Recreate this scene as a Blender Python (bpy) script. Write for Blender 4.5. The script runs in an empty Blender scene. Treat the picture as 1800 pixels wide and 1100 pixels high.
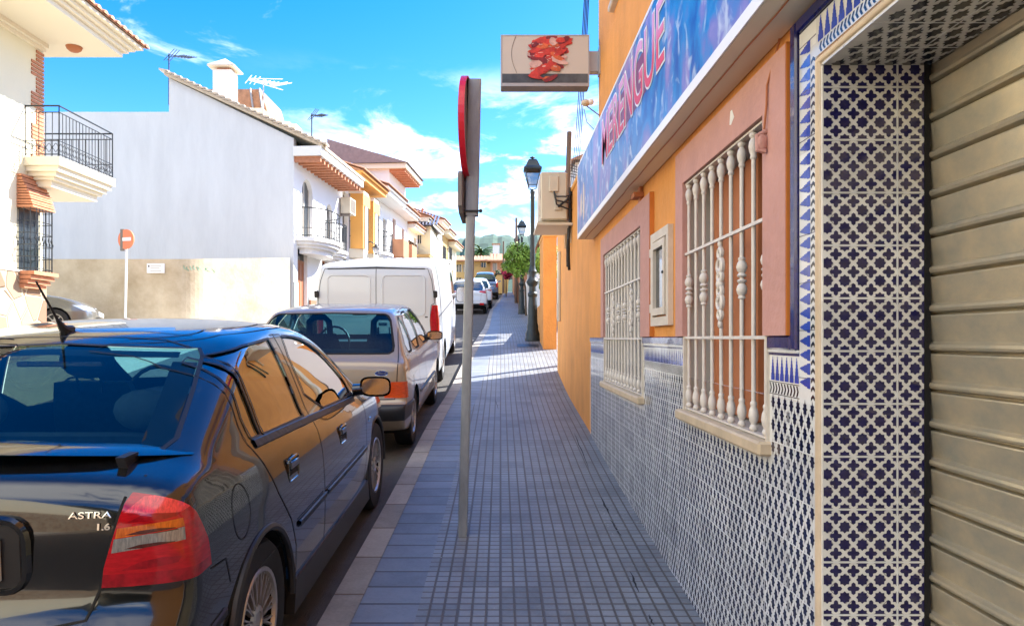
import bpy, bmesh, math, random
from mathutils import Vector, Matrix
from mathutils.bvhtree import BVHTree
R = math.radians
random.seed(7)
SC = bpy.context.scene
COL = SC.collection
# ------------------------------------------------------------ camera, sky, sun, exposure
EYE = 1.72
cam_d = bpy.data.cameras.new('camera')
cam = bpy.data.objects.new('camera', cam_d); COL.objects.link(cam)
cam_d.sensor_width = 36; cam_d.lens = 25.0
cam_d.shift_x = 20/1800; cam_d.shift_y = 44/1800
cam_d.clip_start = .05; cam_d.clip_end = 4000
cam.location = (0, 0, EYE); cam.rotation_euler = (R(90), 0, 0)
SC.camera = cam
SUN_H = (.85, .53); EL = 42
az = math.atan2(SUN_H[0], SUN_H[1])          # clockwise from +Y
sun_d = bpy.data.lights.new('sun', 'SUN'); sun_d.energy = 4.6; sun_d.angle = R(.5); sun_d.color = (1, .965, .90)
sun = bpy.data.objects.new('sun', sun_d); COL.objects.link(sun)
sv = Vector((math.sin(az)*math.cos(R(EL)), math.cos(az)*math.cos(R(EL)), math.sin(R(EL))))
sun.rotation_euler = sv.to_track_quat('Z', 'Y').to_euler()
sun.location = (20, 20, 30)
W = bpy.data.worlds.new('World'); SC.world = W; W.use_nodes = True
wn, wl = W.node_tree.nodes, W.node_tree.links
bg = wn['Background']; bg.inputs[1].default_value = .15
sky = wn.new('ShaderNodeTexSky'); sky.sky_type = 'NISHITA'; sky.sun_disc = False
sky.sun_elevation = R(EL); sky.sun_rotation = az; sky.air_density = 1.0; sky.dust_density = .4; sky.ozone_density = 2.2
hs = wn.new('ShaderNodeHueSaturation'); hs.inputs['Saturation'].default_value = 1.5; hs.inputs['Hue'].default_value = .512
hs.inputs['Value'].default_value = .72
wl.new(sky.outputs[0], hs.inputs['Color'])
# clouds of the sky itself, by direction
tc = wn.new('ShaderNodeTexCoord'); sp = wn.new('ShaderNodeSeparateXYZ'); wl.new(tc.outputs['Generated'], sp.inputs[0])
def wm(op, a, b=None, c=None):
    n = wn.new('ShaderNodeMath'); n.operation = op
    for i, v in enumerate((a, b, c)):
        if v is None: continue
        if isinstance(v, (int, float)): n.inputs[i].default_value = v
        else: wl.new(v, n.inputs[i])
    return n.outputs[0]
zc = wm('MAXIMUM', sp.outputs[2], .02)
den = wm('ADD', zc, .12)
u = wm('DIVIDE', sp.outputs[0], den); v = wm('DIVIDE', sp.outputs[1], den)
cb = wn.new('ShaderNodeCombineXYZ'); wl.new(u, cb.inputs[0]); wl.new(v, cb.inputs[1]); cb.inputs[2].default_value = 3.7
nz = wn.new('ShaderNodeTexNoise'); nz.inputs['Scale'].default_value = 2.6; nz.inputs['Detail'].default_value = 9
nz.inputs['Roughness'].default_value = .62; nz.inputs['Distortion'].default_value = .5
wl.new(cb.outputs[0], nz.inputs['Vector'])
def mr(val, a, b, c=0, d=1):
    n = wn.new('ShaderNodeMapRange'); n.interpolation_type = 'SMOOTHSTEP'
    wl.new(val, n.inputs[0]); n.inputs[1].default_value = a; n.inputs[2].default_value = b; n.inputs[3].default_value = c; n.inputs[4].default_value = d
    return n.outputs[0]
cl = mr(nz.outputs['Fac'], .44, .66)
elm = mr(sp.outputs[2], .37, .26)            # bank lies low over the horizon
thin = wm('MULTIPLY', mr(nz.outputs['Fac'], .60, .74), .35)
cover = wm('MAXIMUM', wm('MULTIPLY', cl, wm('MULTIPLY', elm, mr(sp.outputs[0], -.36, -.10))), thin)
cover = wm('MAXIMUM', cover, wm('MULTIPLY', mr(sp.outputs[2], .17, .02), .45))
# added cloud deck, out of view behind the camera, to whiten the fill light
back = wm('MULTIPLY', wm('MULTIPLY', mr(sp.outputs[1], .05, -.35), mr(sp.outputs[2], .38, .60)), mr(nz.outputs['Fac'], .30, .50))
cover = wm('MAXIMUM', cover, wm('MULTIPLY', back, .85))
lo = wm('MULTIPLY', cover, .92)
mix = wn.new('ShaderNodeMix'); mix.data_type = 'RGBA'
wl.new(lo, mix.inputs[0]); wl.new(hs.outputs[0], mix.inputs[6]); mix.inputs[7].default_value = (5.6, 5.6, 5.6, 1)
wl.new(mix.outputs[2], bg.inputs[0])
SC.view_settings.view_transform = 'Standard'; SC.view_settings.look = 'None'; SC.view_settings.gamma = 1
SC.view_settings.exposure = 1.95
SC.render.engine = 'CYCLES'
SC.cycles.max_bounces = 8; SC.cycles.transparent_max_bounces = 12

# ------------------------------------------------------------ helpers
ORG = {}
def tag(o, label, cat, group=None, kind=None):
    if label: o['label'] = label
    if cat: o['category'] = cat
    if group: o['group'] = group
    if kind: o['kind'] = kind
    return o
def thing(name, label, cat, loc=(0, 0, 0), group=None, rot=(0, 0, 0), local=False):
    o = bpy.data.objects.new(name, None); o.empty_display_size = .2; COL.objects.link(o)
    o.location = loc; o.rotation_euler = rot
    ORG[o.name] = Vector((0, 0, 0)) if local else Vector(loc)
    return tag(o, label, cat, group)
class MB:
    def __init__(s, T=None):
        s.v = []; s.f = []; s.m = []; s.T = T; s.mi = 0
    def p(s, *a):
        q = a[0] if len(a) == 1 else a
        s.v.append(tuple(s.T(*q)) if s.T else tuple(q)); return len(s.v)-1
    def face(s, pts):
        s.f.append([s.p(*q) for q in pts]); s.m.append(s.mi)
    def box(s, x0, x1, y0, y1, z0, z1):
        i = [s.p(x, y, z) for x in (x0, x1) for y in (y0, y1) for z in (z0, z1)]
        for q in ((0,1,3,2), (4,6,7,5), (0,4,5,1), (2,3,7,6), (0,2,6,4), (1,5,7,3)):
            s.f.append([i[k] for k in q]); s.m.append(s.mi)
    def bbox(s, x0, x1, y0, y1, z0, z1, b=.01):
        # box with chamfered edges (two rings)
        def ring(z, d):
            return [(x0+d, y0+b+0*d), (x0+d+b, y0+d), (x1-d-b, y0+d), (x1-d, y0+d+b), (x1-d, y1-d-b), (x1-d-b, y1-d), (x0+d+b, y1-d), (x0+d, y1-d-b)]
        rs = []
        for z, d in ((z0, b), (z0+b, 0), (z1-b, 0), (z1, b)):
            rs.append([s.p(x, y, z) for x, y in ring(z, d)])
        for a, c in zip(rs, rs[1:]):
            for k in range(8):
                s.f.append([a[k], a[(k+1) % 8], c[(k+1) % 8], c[k]]); s.m.append(s.mi)
        s.f.append(rs[0][::-1]); s.m.append(s.mi); s.f.append(rs[-1]); s.m.append(s.mi)
    def prism(s, poly, P, d0, d1, caps=True):
        # poly of (a,b); P(a,b,d) -> point
        n = len(poly)
        A = [s.p(*P(a, b, d0)) for a, b in poly]; B = [s.p(*P(a, b, d1)) for a, b in poly]
        for k in range(n):
            s.f.append([A[k], A[(k+1) % n], B[(k+1) % n], B[k]]); s.m.append(s.mi)
        if caps:
            s.f.append(A[::-1]); s.m.append(s.mi); s.f.append(B); s.m.append(s.mi)
    def tube(s, pts, r, n=8, cap=True):
        pts = [Vector(q) for q in pts]; rr = r if isinstance(r, (list, tuple)) else [r]*len(pts)
        rings = []; up = None
        for i, q in enumerate(pts):
            d = (pts[min(i+1, len(pts)-1)]-pts[max(i-1, 0)])
            if d.length < 1e-9: d = Vector((0, 0, 1))
            d.normalize()
            if up is None:
                a = Vector((0, 0, 1)) if abs(d.z) < .9 else Vector((1, 0, 0))
                up = (a-d*a.dot(d)).normalized()
            else:
                up = (up-d*up.dot(d)); up = up.normalized() if up.length > 1e-6 else Vector((1, 0, 0))
            w = d.cross(up)
            rings.append([s.p(*(q+(up*math.cos(2*math.pi*k/n)+w*math.sin(2*math.pi*k/n))*rr[i])) for k in range(n)])
        for a, b in zip(rings, rings[1:]):
            for k in range(n):
                s.f.append([a[k], a[(k+1) % n], b[(k+1) % n], b[k]]); s.m.append(s.mi)
        if cap:
            s.f.append(rings[0][::-1]); s.m.append(s.mi); s.f.append(rings[-1]); s.m.append(s.mi)
    def lathe(s, prof, c=(0, 0, 0), n=24, ax='z', a0=0, a1=360):
        full = abs(a1-a0) >= 359.9; N = n if full else n+1
        rings = []
        for r, h in prof:
            ring = []
            for k in range(N):
                t = R(a0+(a1-a0)*k/n); x, y = r*math.cos(t), r*math.sin(t)
                q = (x, y, h) if ax == 'z' else ((h, x, y) if ax == 'x' else (x, h, y))
                ring.append(s.p(c[0]+q[0], c[1]+q[1], c[2]+q[2]))
            rings.append(ring)
        for a, b in zip(rings, rings[1:]):
            for k in range(n):
                k2 = (k+1) % N
                s.f.append([a[k], a[k2], b[k2], b[k]]); s.m.append(s.mi)
    def ball(s, c, rx, ry=None, rz=None, n=10, jit=0):
        ry = ry or rx; rz = rz or rx
        rings = []
        for i in range(n+1):
            ph = math.pi*i/n
            ring = []
            for k in range(2*n if 0 < i < n else 1):
                t = math.pi*k/n; j = 1+random.uniform(-jit, jit)
                ring.append(s.p(c[0]+rx*math.sin(ph)*math.cos(t)*j, c[1]+ry*math.sin(ph)*math.sin(t)*j, c[2]+rz*math.cos(ph)*j))
            rings.append(ring)
        for a, b in zip(rings, rings[1:]):
            m = max(len(a), len(b))
            for k in range(m):
                q = [a[k % len(a)], a[(k+1) % len(a)], b[(k+1) % len(b)], b[k % len(b)]]
                u_ = []
                for e in q:
                    if e not in u_: u_.append(e)
                if len(u_) > 2: s.f.append(u_); s.m.append(s.mi)
    def each(s, margin, name, mats, parent=None, **kw):
        # every separate piece becomes an object of its own
        par = list(range(len(s.f)))
        def fd(i):
            while par[i] != i: par[i] = par[par[i]]; i = par[i]
            return i
        seen = {}
        for i, f in enumerate(s.f):
            for v in f:
                k = tuple(round(c, 4) for c in s.v[v])
                if k in seen: par[fd(i)] = fd(seen[k])
                else: seen[k] = i
        comp = {}
        for i in range(len(s.f)): comp.setdefault(fd(i), []).append(i)
        C = []
        for fs in comp.values():
            ps = [s.v[v] for i in fs for v in s.f[i]]
            C.append([fs, [min(p[k] for p in ps)-margin/2 for k in range(3)], [max(p[k] for p in ps)+margin/2 for k in range(3)]])
        ch = True
        while ch:
            ch = False; out = []
            for c in C:
                for o in out:
                    if all(c[1][k] <= o[2][k] and o[1][k] <= c[2][k] for k in range(3)):
                        o[0] += c[0]; o[1] = [min(a, b) for a, b in zip(o[1], c[1])]; o[2] = [max(a, b) for a, b in zip(o[2], c[2])]; ch = True; break
                else: out.append(c)
            C = out
        res = []
        for fs, _, _ in C:
            q = MB(); ids = {}
            for i in sorted(fs):
                g = []
                for v in s.f[i]:
                    if v not in ids: ids[v] = len(q.v); q.v.append(s.v[v])
                    g.append(ids[v])
                q.f.append(g); q.m.append(s.m[i])
            res.append(q.build(name, mats, parent, **kw))
        return res
    def build(s, name, mats, parent=None, smooth=False, auto=None, fix=True):
        me = bpy.data.meshes.new(name)
        o = ORG.get(parent_root(parent).name, Vector((0, 0, 0))) if parent else Vector((0, 0, 0))
        me.from_pydata([(a-o.x, b-o.y, c-o.z) for a, b, c in s.v], [], s.f)
        mats = mats if isinstance(mats, (list, tuple)) else [mats]
        for m in mats: me.materials.append(m)
        if len(mats) > 1: me.polygons.foreach_set('material_index', s.m)
        if fix:
            bm = bmesh.new(); bm.from_mesh(me); bmesh.ops.recalc_face_normals(bm, faces=bm.faces); bm.to_mesh(me); bm.free()
        if smooth:
            me.polygons.foreach_set('use_smooth', [True]*len(me.polygons))
            me.set_sharp_from_angle(angle=R(auto or 40))
        me.update()
        ob = bpy.data.objects.new(name, me); COL.objects.link(ob)
        if parent: ob.parent = parent
        return ob
def parent_root(o):
    while o.parent: o = o.parent
    return o
def copy_tree(o, parent=None):
    c = o.copy(); COL.objects.link(c)
    if parent: c.parent = parent
    for ch in list(o.children): copy_tree(ch, c)
    return c
def arc(cx, cy, r, a0, a1, n=8):
    return [(cx+r*math.cos(R(a0+(a1-a0)*k/n)), cy+r*math.sin(R(a0+(a1-a0)*k/n))) for k in range(n+1)]
def rrect(x0, x1, y0, y1, r, n=4):
    return arc(x1-r, y0+r, r, -90, 0, n)+arc(x1-r, y1-r, r, 0, 90, n)+arc(x0+r, y1-r, r, 90, 180, n)+arc(x0+r, y0+r, r, 180, 270, n)
def lerp_tab(tab, x):
    if x <= tab[0][0]: return tab[0][1]
    for (a, b), (c, d) in zip(tab, tab[1:]):
        if x <= c: return b+(d-b)*(x-a)/(c-a)
    return tab[-1][1]
def smooth_tab(tab, x):
    # monotone-ish cubic through the table
    n = len(tab)
    if x <= tab[0][0]: return tab[0][1]
    if x >= tab[-1][0]: return tab[-1][1]
    for i in range(n-1):
        if x <= tab[i+1][0]: break
    def sl(j):
        if j <= 0 or j >= n-1: return 0
        a = (tab[j][1]-tab[j-1][1])/(tab[j][0]-tab[j-1][0]); b = (tab[j+1][1]-tab[j][1])/(tab[j+1][0]-tab[j][0])
        return 0 if a*b <= 0 else 2*a*b/(a+b)
    x0, y0 = tab[i]; x1, y1 = tab[i+1]; h = x1-x0; t = (x-x0)/h
    m0 = sl(i) if i else (y1-y0)/h; m1 = sl(i+1) if i+1 < n-1 else (y1-y0)/h
    return (2*t**3-3*t*t+1)*y0+(t**3-2*t*t+t)*h*m0+(-2*t**3+3*t*t)*y1+(t**3-t*t)*h*m1
def wall_open(mb, P, a0, a1, b0, b1, ops, depth):
    A = sorted(set([a0, a1]+[o[0] for o in ops]+[o[1] for o in ops])); B = sorted(set([b0, b1]+[o[2] for o in ops]+[o[3] for o in ops]))
    A = [a for a in A if a0 <= a <= a1]; B = [b for b in B if b0 <= b <= b1]
    for i in range(len(A)-1):
        for j in range(len(B)-1):
            ca, cb_ = (A[i]+A[i+1])/2, (B[j]+B[j+1])/2
            if any(o[0] < ca < o[1] and o[2] < cb_ < o[3] for o in ops): continue
            mb.face([P(A[i], B[j], 0), P(A[i+1], B[j], 0), P(A[i+1], B[j+1], 0), P(A[i], B[j+1], 0)])
    for o in ops:
        x0, x1, y0, y1 = max(o[0], a0), min(o[1], a1), max(o[2], b0), min(o[3], b1)
        if x0 >= x1 or y0 >= y1: continue
        c = [(x0, y0), (x1, y0), (x1, y1), (x0, y1)]
        for k in range(4):
            p, q = c[k], c[(k+1) % 4]
            if p[1] == q[1] == b0 and y0 > o[2]: continue
            mb.face([P(p[0], p[1], 0), P(q[0], q[1], 0), P(q[0], q[1], depth), P(p[0], p[1], depth)])
def text_mb(mb, txt, size, P, bold=0.0, depth=.002, align='CENTER', shear=0, sx=1):
    cu = bpy.data.curves.new('t', 'FONT'); cu.body = txt; cu.size = size; cu.align_x = align; cu.extrude = depth/2; cu.offset = bold; cu.shear = shear
    ob = bpy.data.objects.new('t', cu); COL.objects.link(ob)
    me = bpy.data.meshes.new_from_object(ob.evaluated_get(bpy.context.evaluated_depsgraph_get()))
    base = len(mb.v)
    for vv in me.vertices: mb.p(*P(vv.co.x*sx, vv.co.y, vv.co.z+depth/2))
    for pp in me.polygons: mb.f.append([base+k for k in pp.vertices]); mb.m.append(mb.mi)
    bpy.data.objects.remove(ob); bpy.data.curves.remove(cu); bpy.data.meshes.remove(me)

# ------------------------------------------------------------ materials
def mat(name, col, rough=.7, metal=0, var=0.0, vs=3.0, bump=0.0, bs=40, coat=0, spec=None, stretch=None, col2=None, detail=5):
    m = bpy.data.materials.new(name); m.use_nodes = True
    n, l = m.node_tree.nodes, m.node_tree.links
    b = n['Principled BSDF']; b.inputs['Base Color'].default_value = (*col, 1); b.inputs['Roughness'].default_value = rough; b.inputs['Metallic'].default_value = metal
    if coat: b.inputs['Coat Weight'].default_value = coat; b.inputs['Coat Roughness'].default_value = .02
    if spec is not None: b.inputs['Specular IOR Level'].default_value = spec
    t = n.new('ShaderNodeTexCoord'); vec = t.outputs['Object']
    if stretch:
        mp = n.new('ShaderNodeMapping'); mp.inputs['Scale'].default_value = stretch; l.new(vec, mp.inputs[0]); vec = mp.outputs[0]
    if var or col2:
        z = n.new('ShaderNodeTexNoise'); z.inputs['Scale'].default_value = vs; z.inputs['Detail'].default_value = detail; z.inputs['Roughness'].default_value = .65
        l.new(vec, z.inputs['Vector'])
        cr = n.new('ShaderNodeValToRGB'); cr.color_ramp.elements[0].position = .3; cr.color_ramp.elements[1].position = .7
        c2 = col2 or tuple(min(1, c*(1+var)) for c in col)
        cr.color_ramp.elements[0].color = (*(tuple(c*(1-var) for c in col)), 1); cr.color_ramp.elements[1].color = (*c2, 1)
        l.new(z.outputs['Fac'], cr.inputs[0]); l.new(cr.outputs[0], b.inputs['Base Color'])
    if bump:
        z2 = n.new('ShaderNodeTexNoise'); z2.inputs['Scale'].default_value = bs; z2.inputs['Detail'].default_value = 4
        l.new(vec, z2.inputs['Vector'])
        bp = n.new('ShaderNodeBump'); bp.inputs['Strength'].default_value = bump; bp.inputs['Distance'].default_value = .02
        l.new(z2.outputs['Fac'], bp.inputs['Height']); l.new(bp.outputs[0], b.inputs['Normal'])
    return m
def glass_mat(name, tint, f0=1.5, refl=1.0, col=(1, 1, 1)):
    m = bpy.data.materials.new(name); m.use_nodes = True
    n, l = m.node_tree.nodes, m.node_tree.links; n.clear()
    o = n.new('ShaderNodeOutputMaterial'); t = n.new('ShaderNodeBsdfTransparent'); t.inputs[0].default_value = (*tint, 1)
    g = n.new('ShaderNodeBsdfGlossy'); g.inputs['Roughness'].default_value = .01; g.inputs['Color'].default_value = (*col, 1)
    fr = n.new('ShaderNodeFresnel'); fr.inputs[0].default_value = f0
    # a pane is one sheet: use the outer-face Fresnel from both sides
    ge = n.new('ShaderNodeNewGeometry'); mi = n.new('ShaderNodeMix'); mi.data_type = 'FLOAT'
    mi.inputs[2].default_value = f0; mi.inputs[3].default_value = 1/f0
    l.new(ge.outputs['Backfacing'], mi.inputs[0]); l.new(mi.outputs[0], fr.inputs[0])
    mx = n.new('ShaderNodeMixShader'); mm = n.new('ShaderNodeMath'); mm.operation = 'MULTIPLY'; mm.use_clamp = True; mm.inputs[1].default_value = refl
    l.new(fr.outputs[0], mm.inputs[0]); l.new(mm.outputs[0], mx.inputs[0]); l.new(t.outputs[0], mx.inputs[1]); l.new(g.outputs[0], mx.inputs[2]); l.new(mx.outputs[0], o.inputs[0])
    return m
M = {}
M['white'] = mat('white_render', (.80, .79, .76), .85, var=.03, vs=.6, bump=.15, bs=30)
M['shaded_gable'] = mat('shaded_gable_render', (.68, .69, .68), .9, var=.07, vs=1.8, bump=.4, bs=20, stretch=(1, 1, .22))  # the house's white render, toned darker for its shaded side
M['cream'] = mat('cream_render', (.80, .74, .54), .8, var=.03, vs=.8, bump=.1, bs=30)
M['creamtrim'] = mat('cream_moulding', (.80, .73, .57), .7)
M['orange'] = mat('orange_render', (.72, .31, .07), .8, var=.14, vs=2.4, bump=.45, bs=45, stretch=(1, 1, .6))
M['ochre'] = mat('ochre_paint', (.80, .40, .10), .75, var=.05, vs=1)
M['pink'] = mat('pink_paint', (.52, .275, .23), .7, var=.09, vs=4, bump=.3, bs=30)
M['orange_edge'] = mat('orange_edge_paint', (.62, .20, .03), .6, var=.1, vs=6)
M['terracotta'] = mat('terracotta_paint', (.45, .21, .11), .8, var=.1, vs=1.5)
M['yellow'] = mat('yellow_render', (.55, .37, .14), .8, var=.05, vs=1)
M['brick'] = mat('thin_brick', (.50, .21, .11), .8, var=.2, vs=9)
M['tilecream'] = mat('glazed_cream_tile', (.74, .73, .68), .18, var=.05, vs=12, coat=.3)
M['tilewhite'] = mat('glazed_white_tile', (.74, .75, .73), .14, var=.05, vs=14, coat=.3)
M['tileblue'] = mat('glazed_cobalt', (.011, .014, .115), .12, var=.35, vs=60, coat=.4)
M['tilebright'] = mat('glazed_blue', (.02, .06, .40), .12, var=.3, vs=20, coat=.4)
M['tilegreen'] = mat('glazed_dark', (.015, .022, .035), .15, coat=.3)
M['grout'] = mat('grout', (.42, .40, .36), .9)
M['pencil'] = mat('cream_tile_edge', (.62, .50, .36), .3, var=.12, vs=8)
M['galv'] = mat('galvanised_slat', (.56, .55, .46), .38, metal=.6, var=.30, vs=3.2, bump=.05, bs=60, stretch=(1, 2.6, 4), col2=(.62, .53, .37), detail=12)
M['polegalv'] = mat('galvanised_pole', (.33, .35, .36), .5, metal=.5, var=.2, vs=14, stretch=(1, 1, .3))
M['signback'] = mat('dull_grey_sheet', (.22, .19, .17), .6, metal=.3, var=.15, vs=8)
M['red'] = mat('red_enamel', (.62, .012, .03), .3)
M['blue_enamel'] = mat('blue_enamel', (.02, .06, .45), .35)
M['orange_enamel'] = mat('faded_red_enamel', (.80, .22, .08), .4)
M['white_enamel'] = mat('white_enamel', (.85, .85, .85), .35)
M['whitemetal'] = mat('white_painted_iron', (.66, .62, .57), .4, var=.08, vs=20)
M['frame'] = mat('cream_frame', (.62, .56, .47), .5, var=.08, vs=10)
M['stone'] = mat('cream_stone_sill', (.55, .44, .30), .6, var=.15, vs=8)
M['iron'] = mat('black_iron', (.03, .035, .04), .45, metal=.3)
M['lampgreen'] = mat('lamp_post_paint', (.022, .035, .04), .38, metal=.2, var=.3, vs=8, bump=.2, bs=30)
M['brown'] = mat('brown_wood', (.34, .15, .08), .6, var=.15, vs=4, stretch=(3, 3, .4))
M['rust'] = mat('brown_curtain_panel', (.42, .15, .06), .7, var=.15, vs=3)
M['dark'] = mat('dark_interior', (.02, .02, .022), .7)
M['greywin'] = mat('dark_window', (.03, .04, .05), .08, spec=.8)
M['greywall'] = mat('grey_reveal', (.48, .47, .44), .8, var=.06, vs=3)
M['plinth'] = mat('grey_green_plinth', (.36, .40, .40), .7, var=.05)
M['roof'] = mat('terracotta_tile', (.40, .20, .11), .8, var=.25, vs=5)
M['roof2'] = mat('pink_brown_slate', (.26, .20, .20), .8, var=.15, vs=5)
M['glaze_roof'] = mat('dark_glazed_roof_tile', (.10, .11, .16), .3, var=.3, vs=4)
M['acwhite'] = mat('ac_casing', (.62, .56, .44), .5, var=.05, vs=3)
M['kerb'] = mat('kerb_stone', (.30, .28, .26), .85, var=.14, vs=6, bump=.3, bs=40)
M['asphalt'] = mat('asphalt', (.085, .08, .075), .9, var=.22, vs=3, bump=.5, bs=140)
M['lightroad'] = mat('pale_concrete', (.42, .39, .33), .9, var=.1, vs=2, bump=.2, bs=60)
M['soil'] = mat('dry_ground', (.22, .18, .12), .95, var=.2, vs=.5)
M['limewash'] = mat('stained_limewash', (.50, .39, .25), .9, var=.16, vs=1.1, bump=.3, bs=12, col2=(.66, .57, .42))
M['tyre'] = mat('tyre_rubber', (.012, .012, .013), .75, var=.2, vs=20)
M['rim'] = mat('silver_alloy', (.45, .45, .44), .35, metal=.7, var=.1, vs=20)
M['plastic'] = mat('black_plastic', (.015, .015, .017), .45)
M['gap'] = mat('panel_gap', (.004, .004, .004), .8)
M['chrome'] = mat('chrome', (.75, .75, .76), .12, metal=1)
M['lens_red'] = mat('red_lens', (.40, .005, .010), .12, coat=.6, var=.3, vs=25, stretch=(1, 1, 4))
M['lens_deep'] = mat('deep_red_lens', (.28, .004, .010), .12, coat=.6, var=.35, vs=30)
M['lens_amber'] = mat('amber_lens', (.50, .11, .01), .15, coat=.5, var=.35, vs=50, stretch=(3, 1, .6))
M['lens_clear'] = mat('clear_lens', (.26, .26, .25), .15, metal=.3, coat=.6, var=.4, vs=60, stretch=(3, 1, .5))
M['headlamp'] = mat('headlamp_lens', (.55, .60, .65), .08, metal=.5, coat=.6)
M['blackpaint'] = mat('black_car_paint', (.007, .0075, .008), .13, coat=1.0, var=.3, vs=14)
M['beigepaint'] = mat('champagne_car_paint', (.34, .265, .185), .34, metal=.3, coat=.8)
M['whitepaint'] = mat('white_car_paint', (.57, .62, .68), .25, coat=.6)
M['silverpaint'] = mat('silver_car_paint', (.20, .20, .19), .25, metal=.6, coat=.8)
M['bluepaint'] = mat('steel_blue_car_paint', (.10, .16, .26), .22, metal=.5, coat=.8)
M['plate'] = mat('plate_white', (.7, .7, .68), .4)
M['seat'] = mat('grey_seat_fabric', (.045, .055, .07), .9, var=.2, vs=30)
M['wood'] = mat('weathered_pole_wood', (.14, .10, .075), .9, var=.2, vs=4, stretch=(4, 4, .3))
M['bark'] = mat('bark', (.10, .07, .045), .95, var=.2, vs=8)
M['leaf'] = mat('orange_tree_leaf', (.22, .36, .04), .6, var=.35, vs=5)
M['leaf2'] = mat('dark_leaf', (.04, .09, .02), .6, var=.35, vs=5)
M['palm'] = mat('palm_leaf', (.06, .12, .02), .6, var=.3, vs=3)
M['bougain'] = mat('bougainvillea', (.42, .015, .07), .6, var=.3, vs=6)
M['forest'] = mat('hazy_pine_forest', (.045, .085, .06), .95, var=.45, vs=.09, detail=8, bump=1, bs=.2)  # bluish haze of the distance is mixed into the green
M['glass_car'] = glass_mat('car_glass', (.34, .58, .62), 1.5, .95)
M['glass_side'] = glass_mat('side_car_glass', (.16, .18, .12), 1.9, 2.0)
M['glass'] = glass_mat('window_glass', (.5, .5, .5), 1.6, 1.0)
M['lampglass'] = mat('frosted_lamp_glass', (.75, .78, .80), .3)
for k in ('lampglass',):
    b = M[k].node_tree.nodes['Principled BSDF']; b.inputs['Transmission Weight'].default_value = .6
b = M['leaf'].node_tree.nodes['Principled BSDF']

# every tile takes the glaze a little differently
def per_tile(m, pa, pb, amt, ax=(1, 2), off=(0, 0)):
    n, l = m.node_tree.nodes, m.node_tree.links; b = n['Principled BSDF']
    src = b.inputs['Base Color'].links[0].from_socket
    t = n.new('ShaderNodeTexCoord'); s = n.new('ShaderNodeSeparateXYZ'); l.new(t.outputs['Object'], s.inputs[0])
    o = []
    for k, p_ in zip(ax, (pa, pb)):
        q = n.new('ShaderNodeMath'); q.operation = 'MULTIPLY_ADD'; l.new(s.outputs[k], q.inputs[0]); q.inputs[1].default_value = 1/p_; q.inputs[2].default_value = off[ax.index(k)]/p_
        f = n.new('ShaderNodeMath'); f.operation = 'FLOOR'; l.new(q.outputs[0], f.inputs[0]); o.append(f.outputs[0])
    c = n.new('ShaderNodeCombineXYZ'); l.new(o[0], c.inputs[0]); l.new(o[1], c.inputs[1])
    w = n.new('ShaderNodeTexWhiteNoise'); w.noise_dimensions = '2D'; l.new(c.outputs[0], w.inputs['Vector'])
    h = n.new('ShaderNodeHueSaturation'); r = n.new('ShaderNodeMapRange'); l.new(w.outputs['Value'], r.inputs[0]); r.inputs[3].default_value = 1-amt; r.inputs[4].default_value = 1+amt*.6
    l.new(r.outputs[0], h.inputs['Value']); l.new(src, h.inputs['Color']); l.new(h.outputs[0], b.inputs['Base Color'])
    # slightly uneven laying: each tile leans a little
    nn = n.new('ShaderNodeBump'); nn.inputs['Strength'].default_value = .25; nn.inputs['Distance'].default_value = .01
    z = n.new('ShaderNodeTexNoise'); z.inputs['Scale'].default_value = 7; l.new(t.outputs['Object'], z.inputs['Vector']); l.new(z.outputs['Fac'], nn.inputs['Height']); l.new(nn.outputs[0], b.inputs['Normal'])
for k in ('tilecream', 'tilewhite', 'tileblue'): per_tile(M[k], .2, .15, .16, off=(1.94, -1.025))
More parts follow.
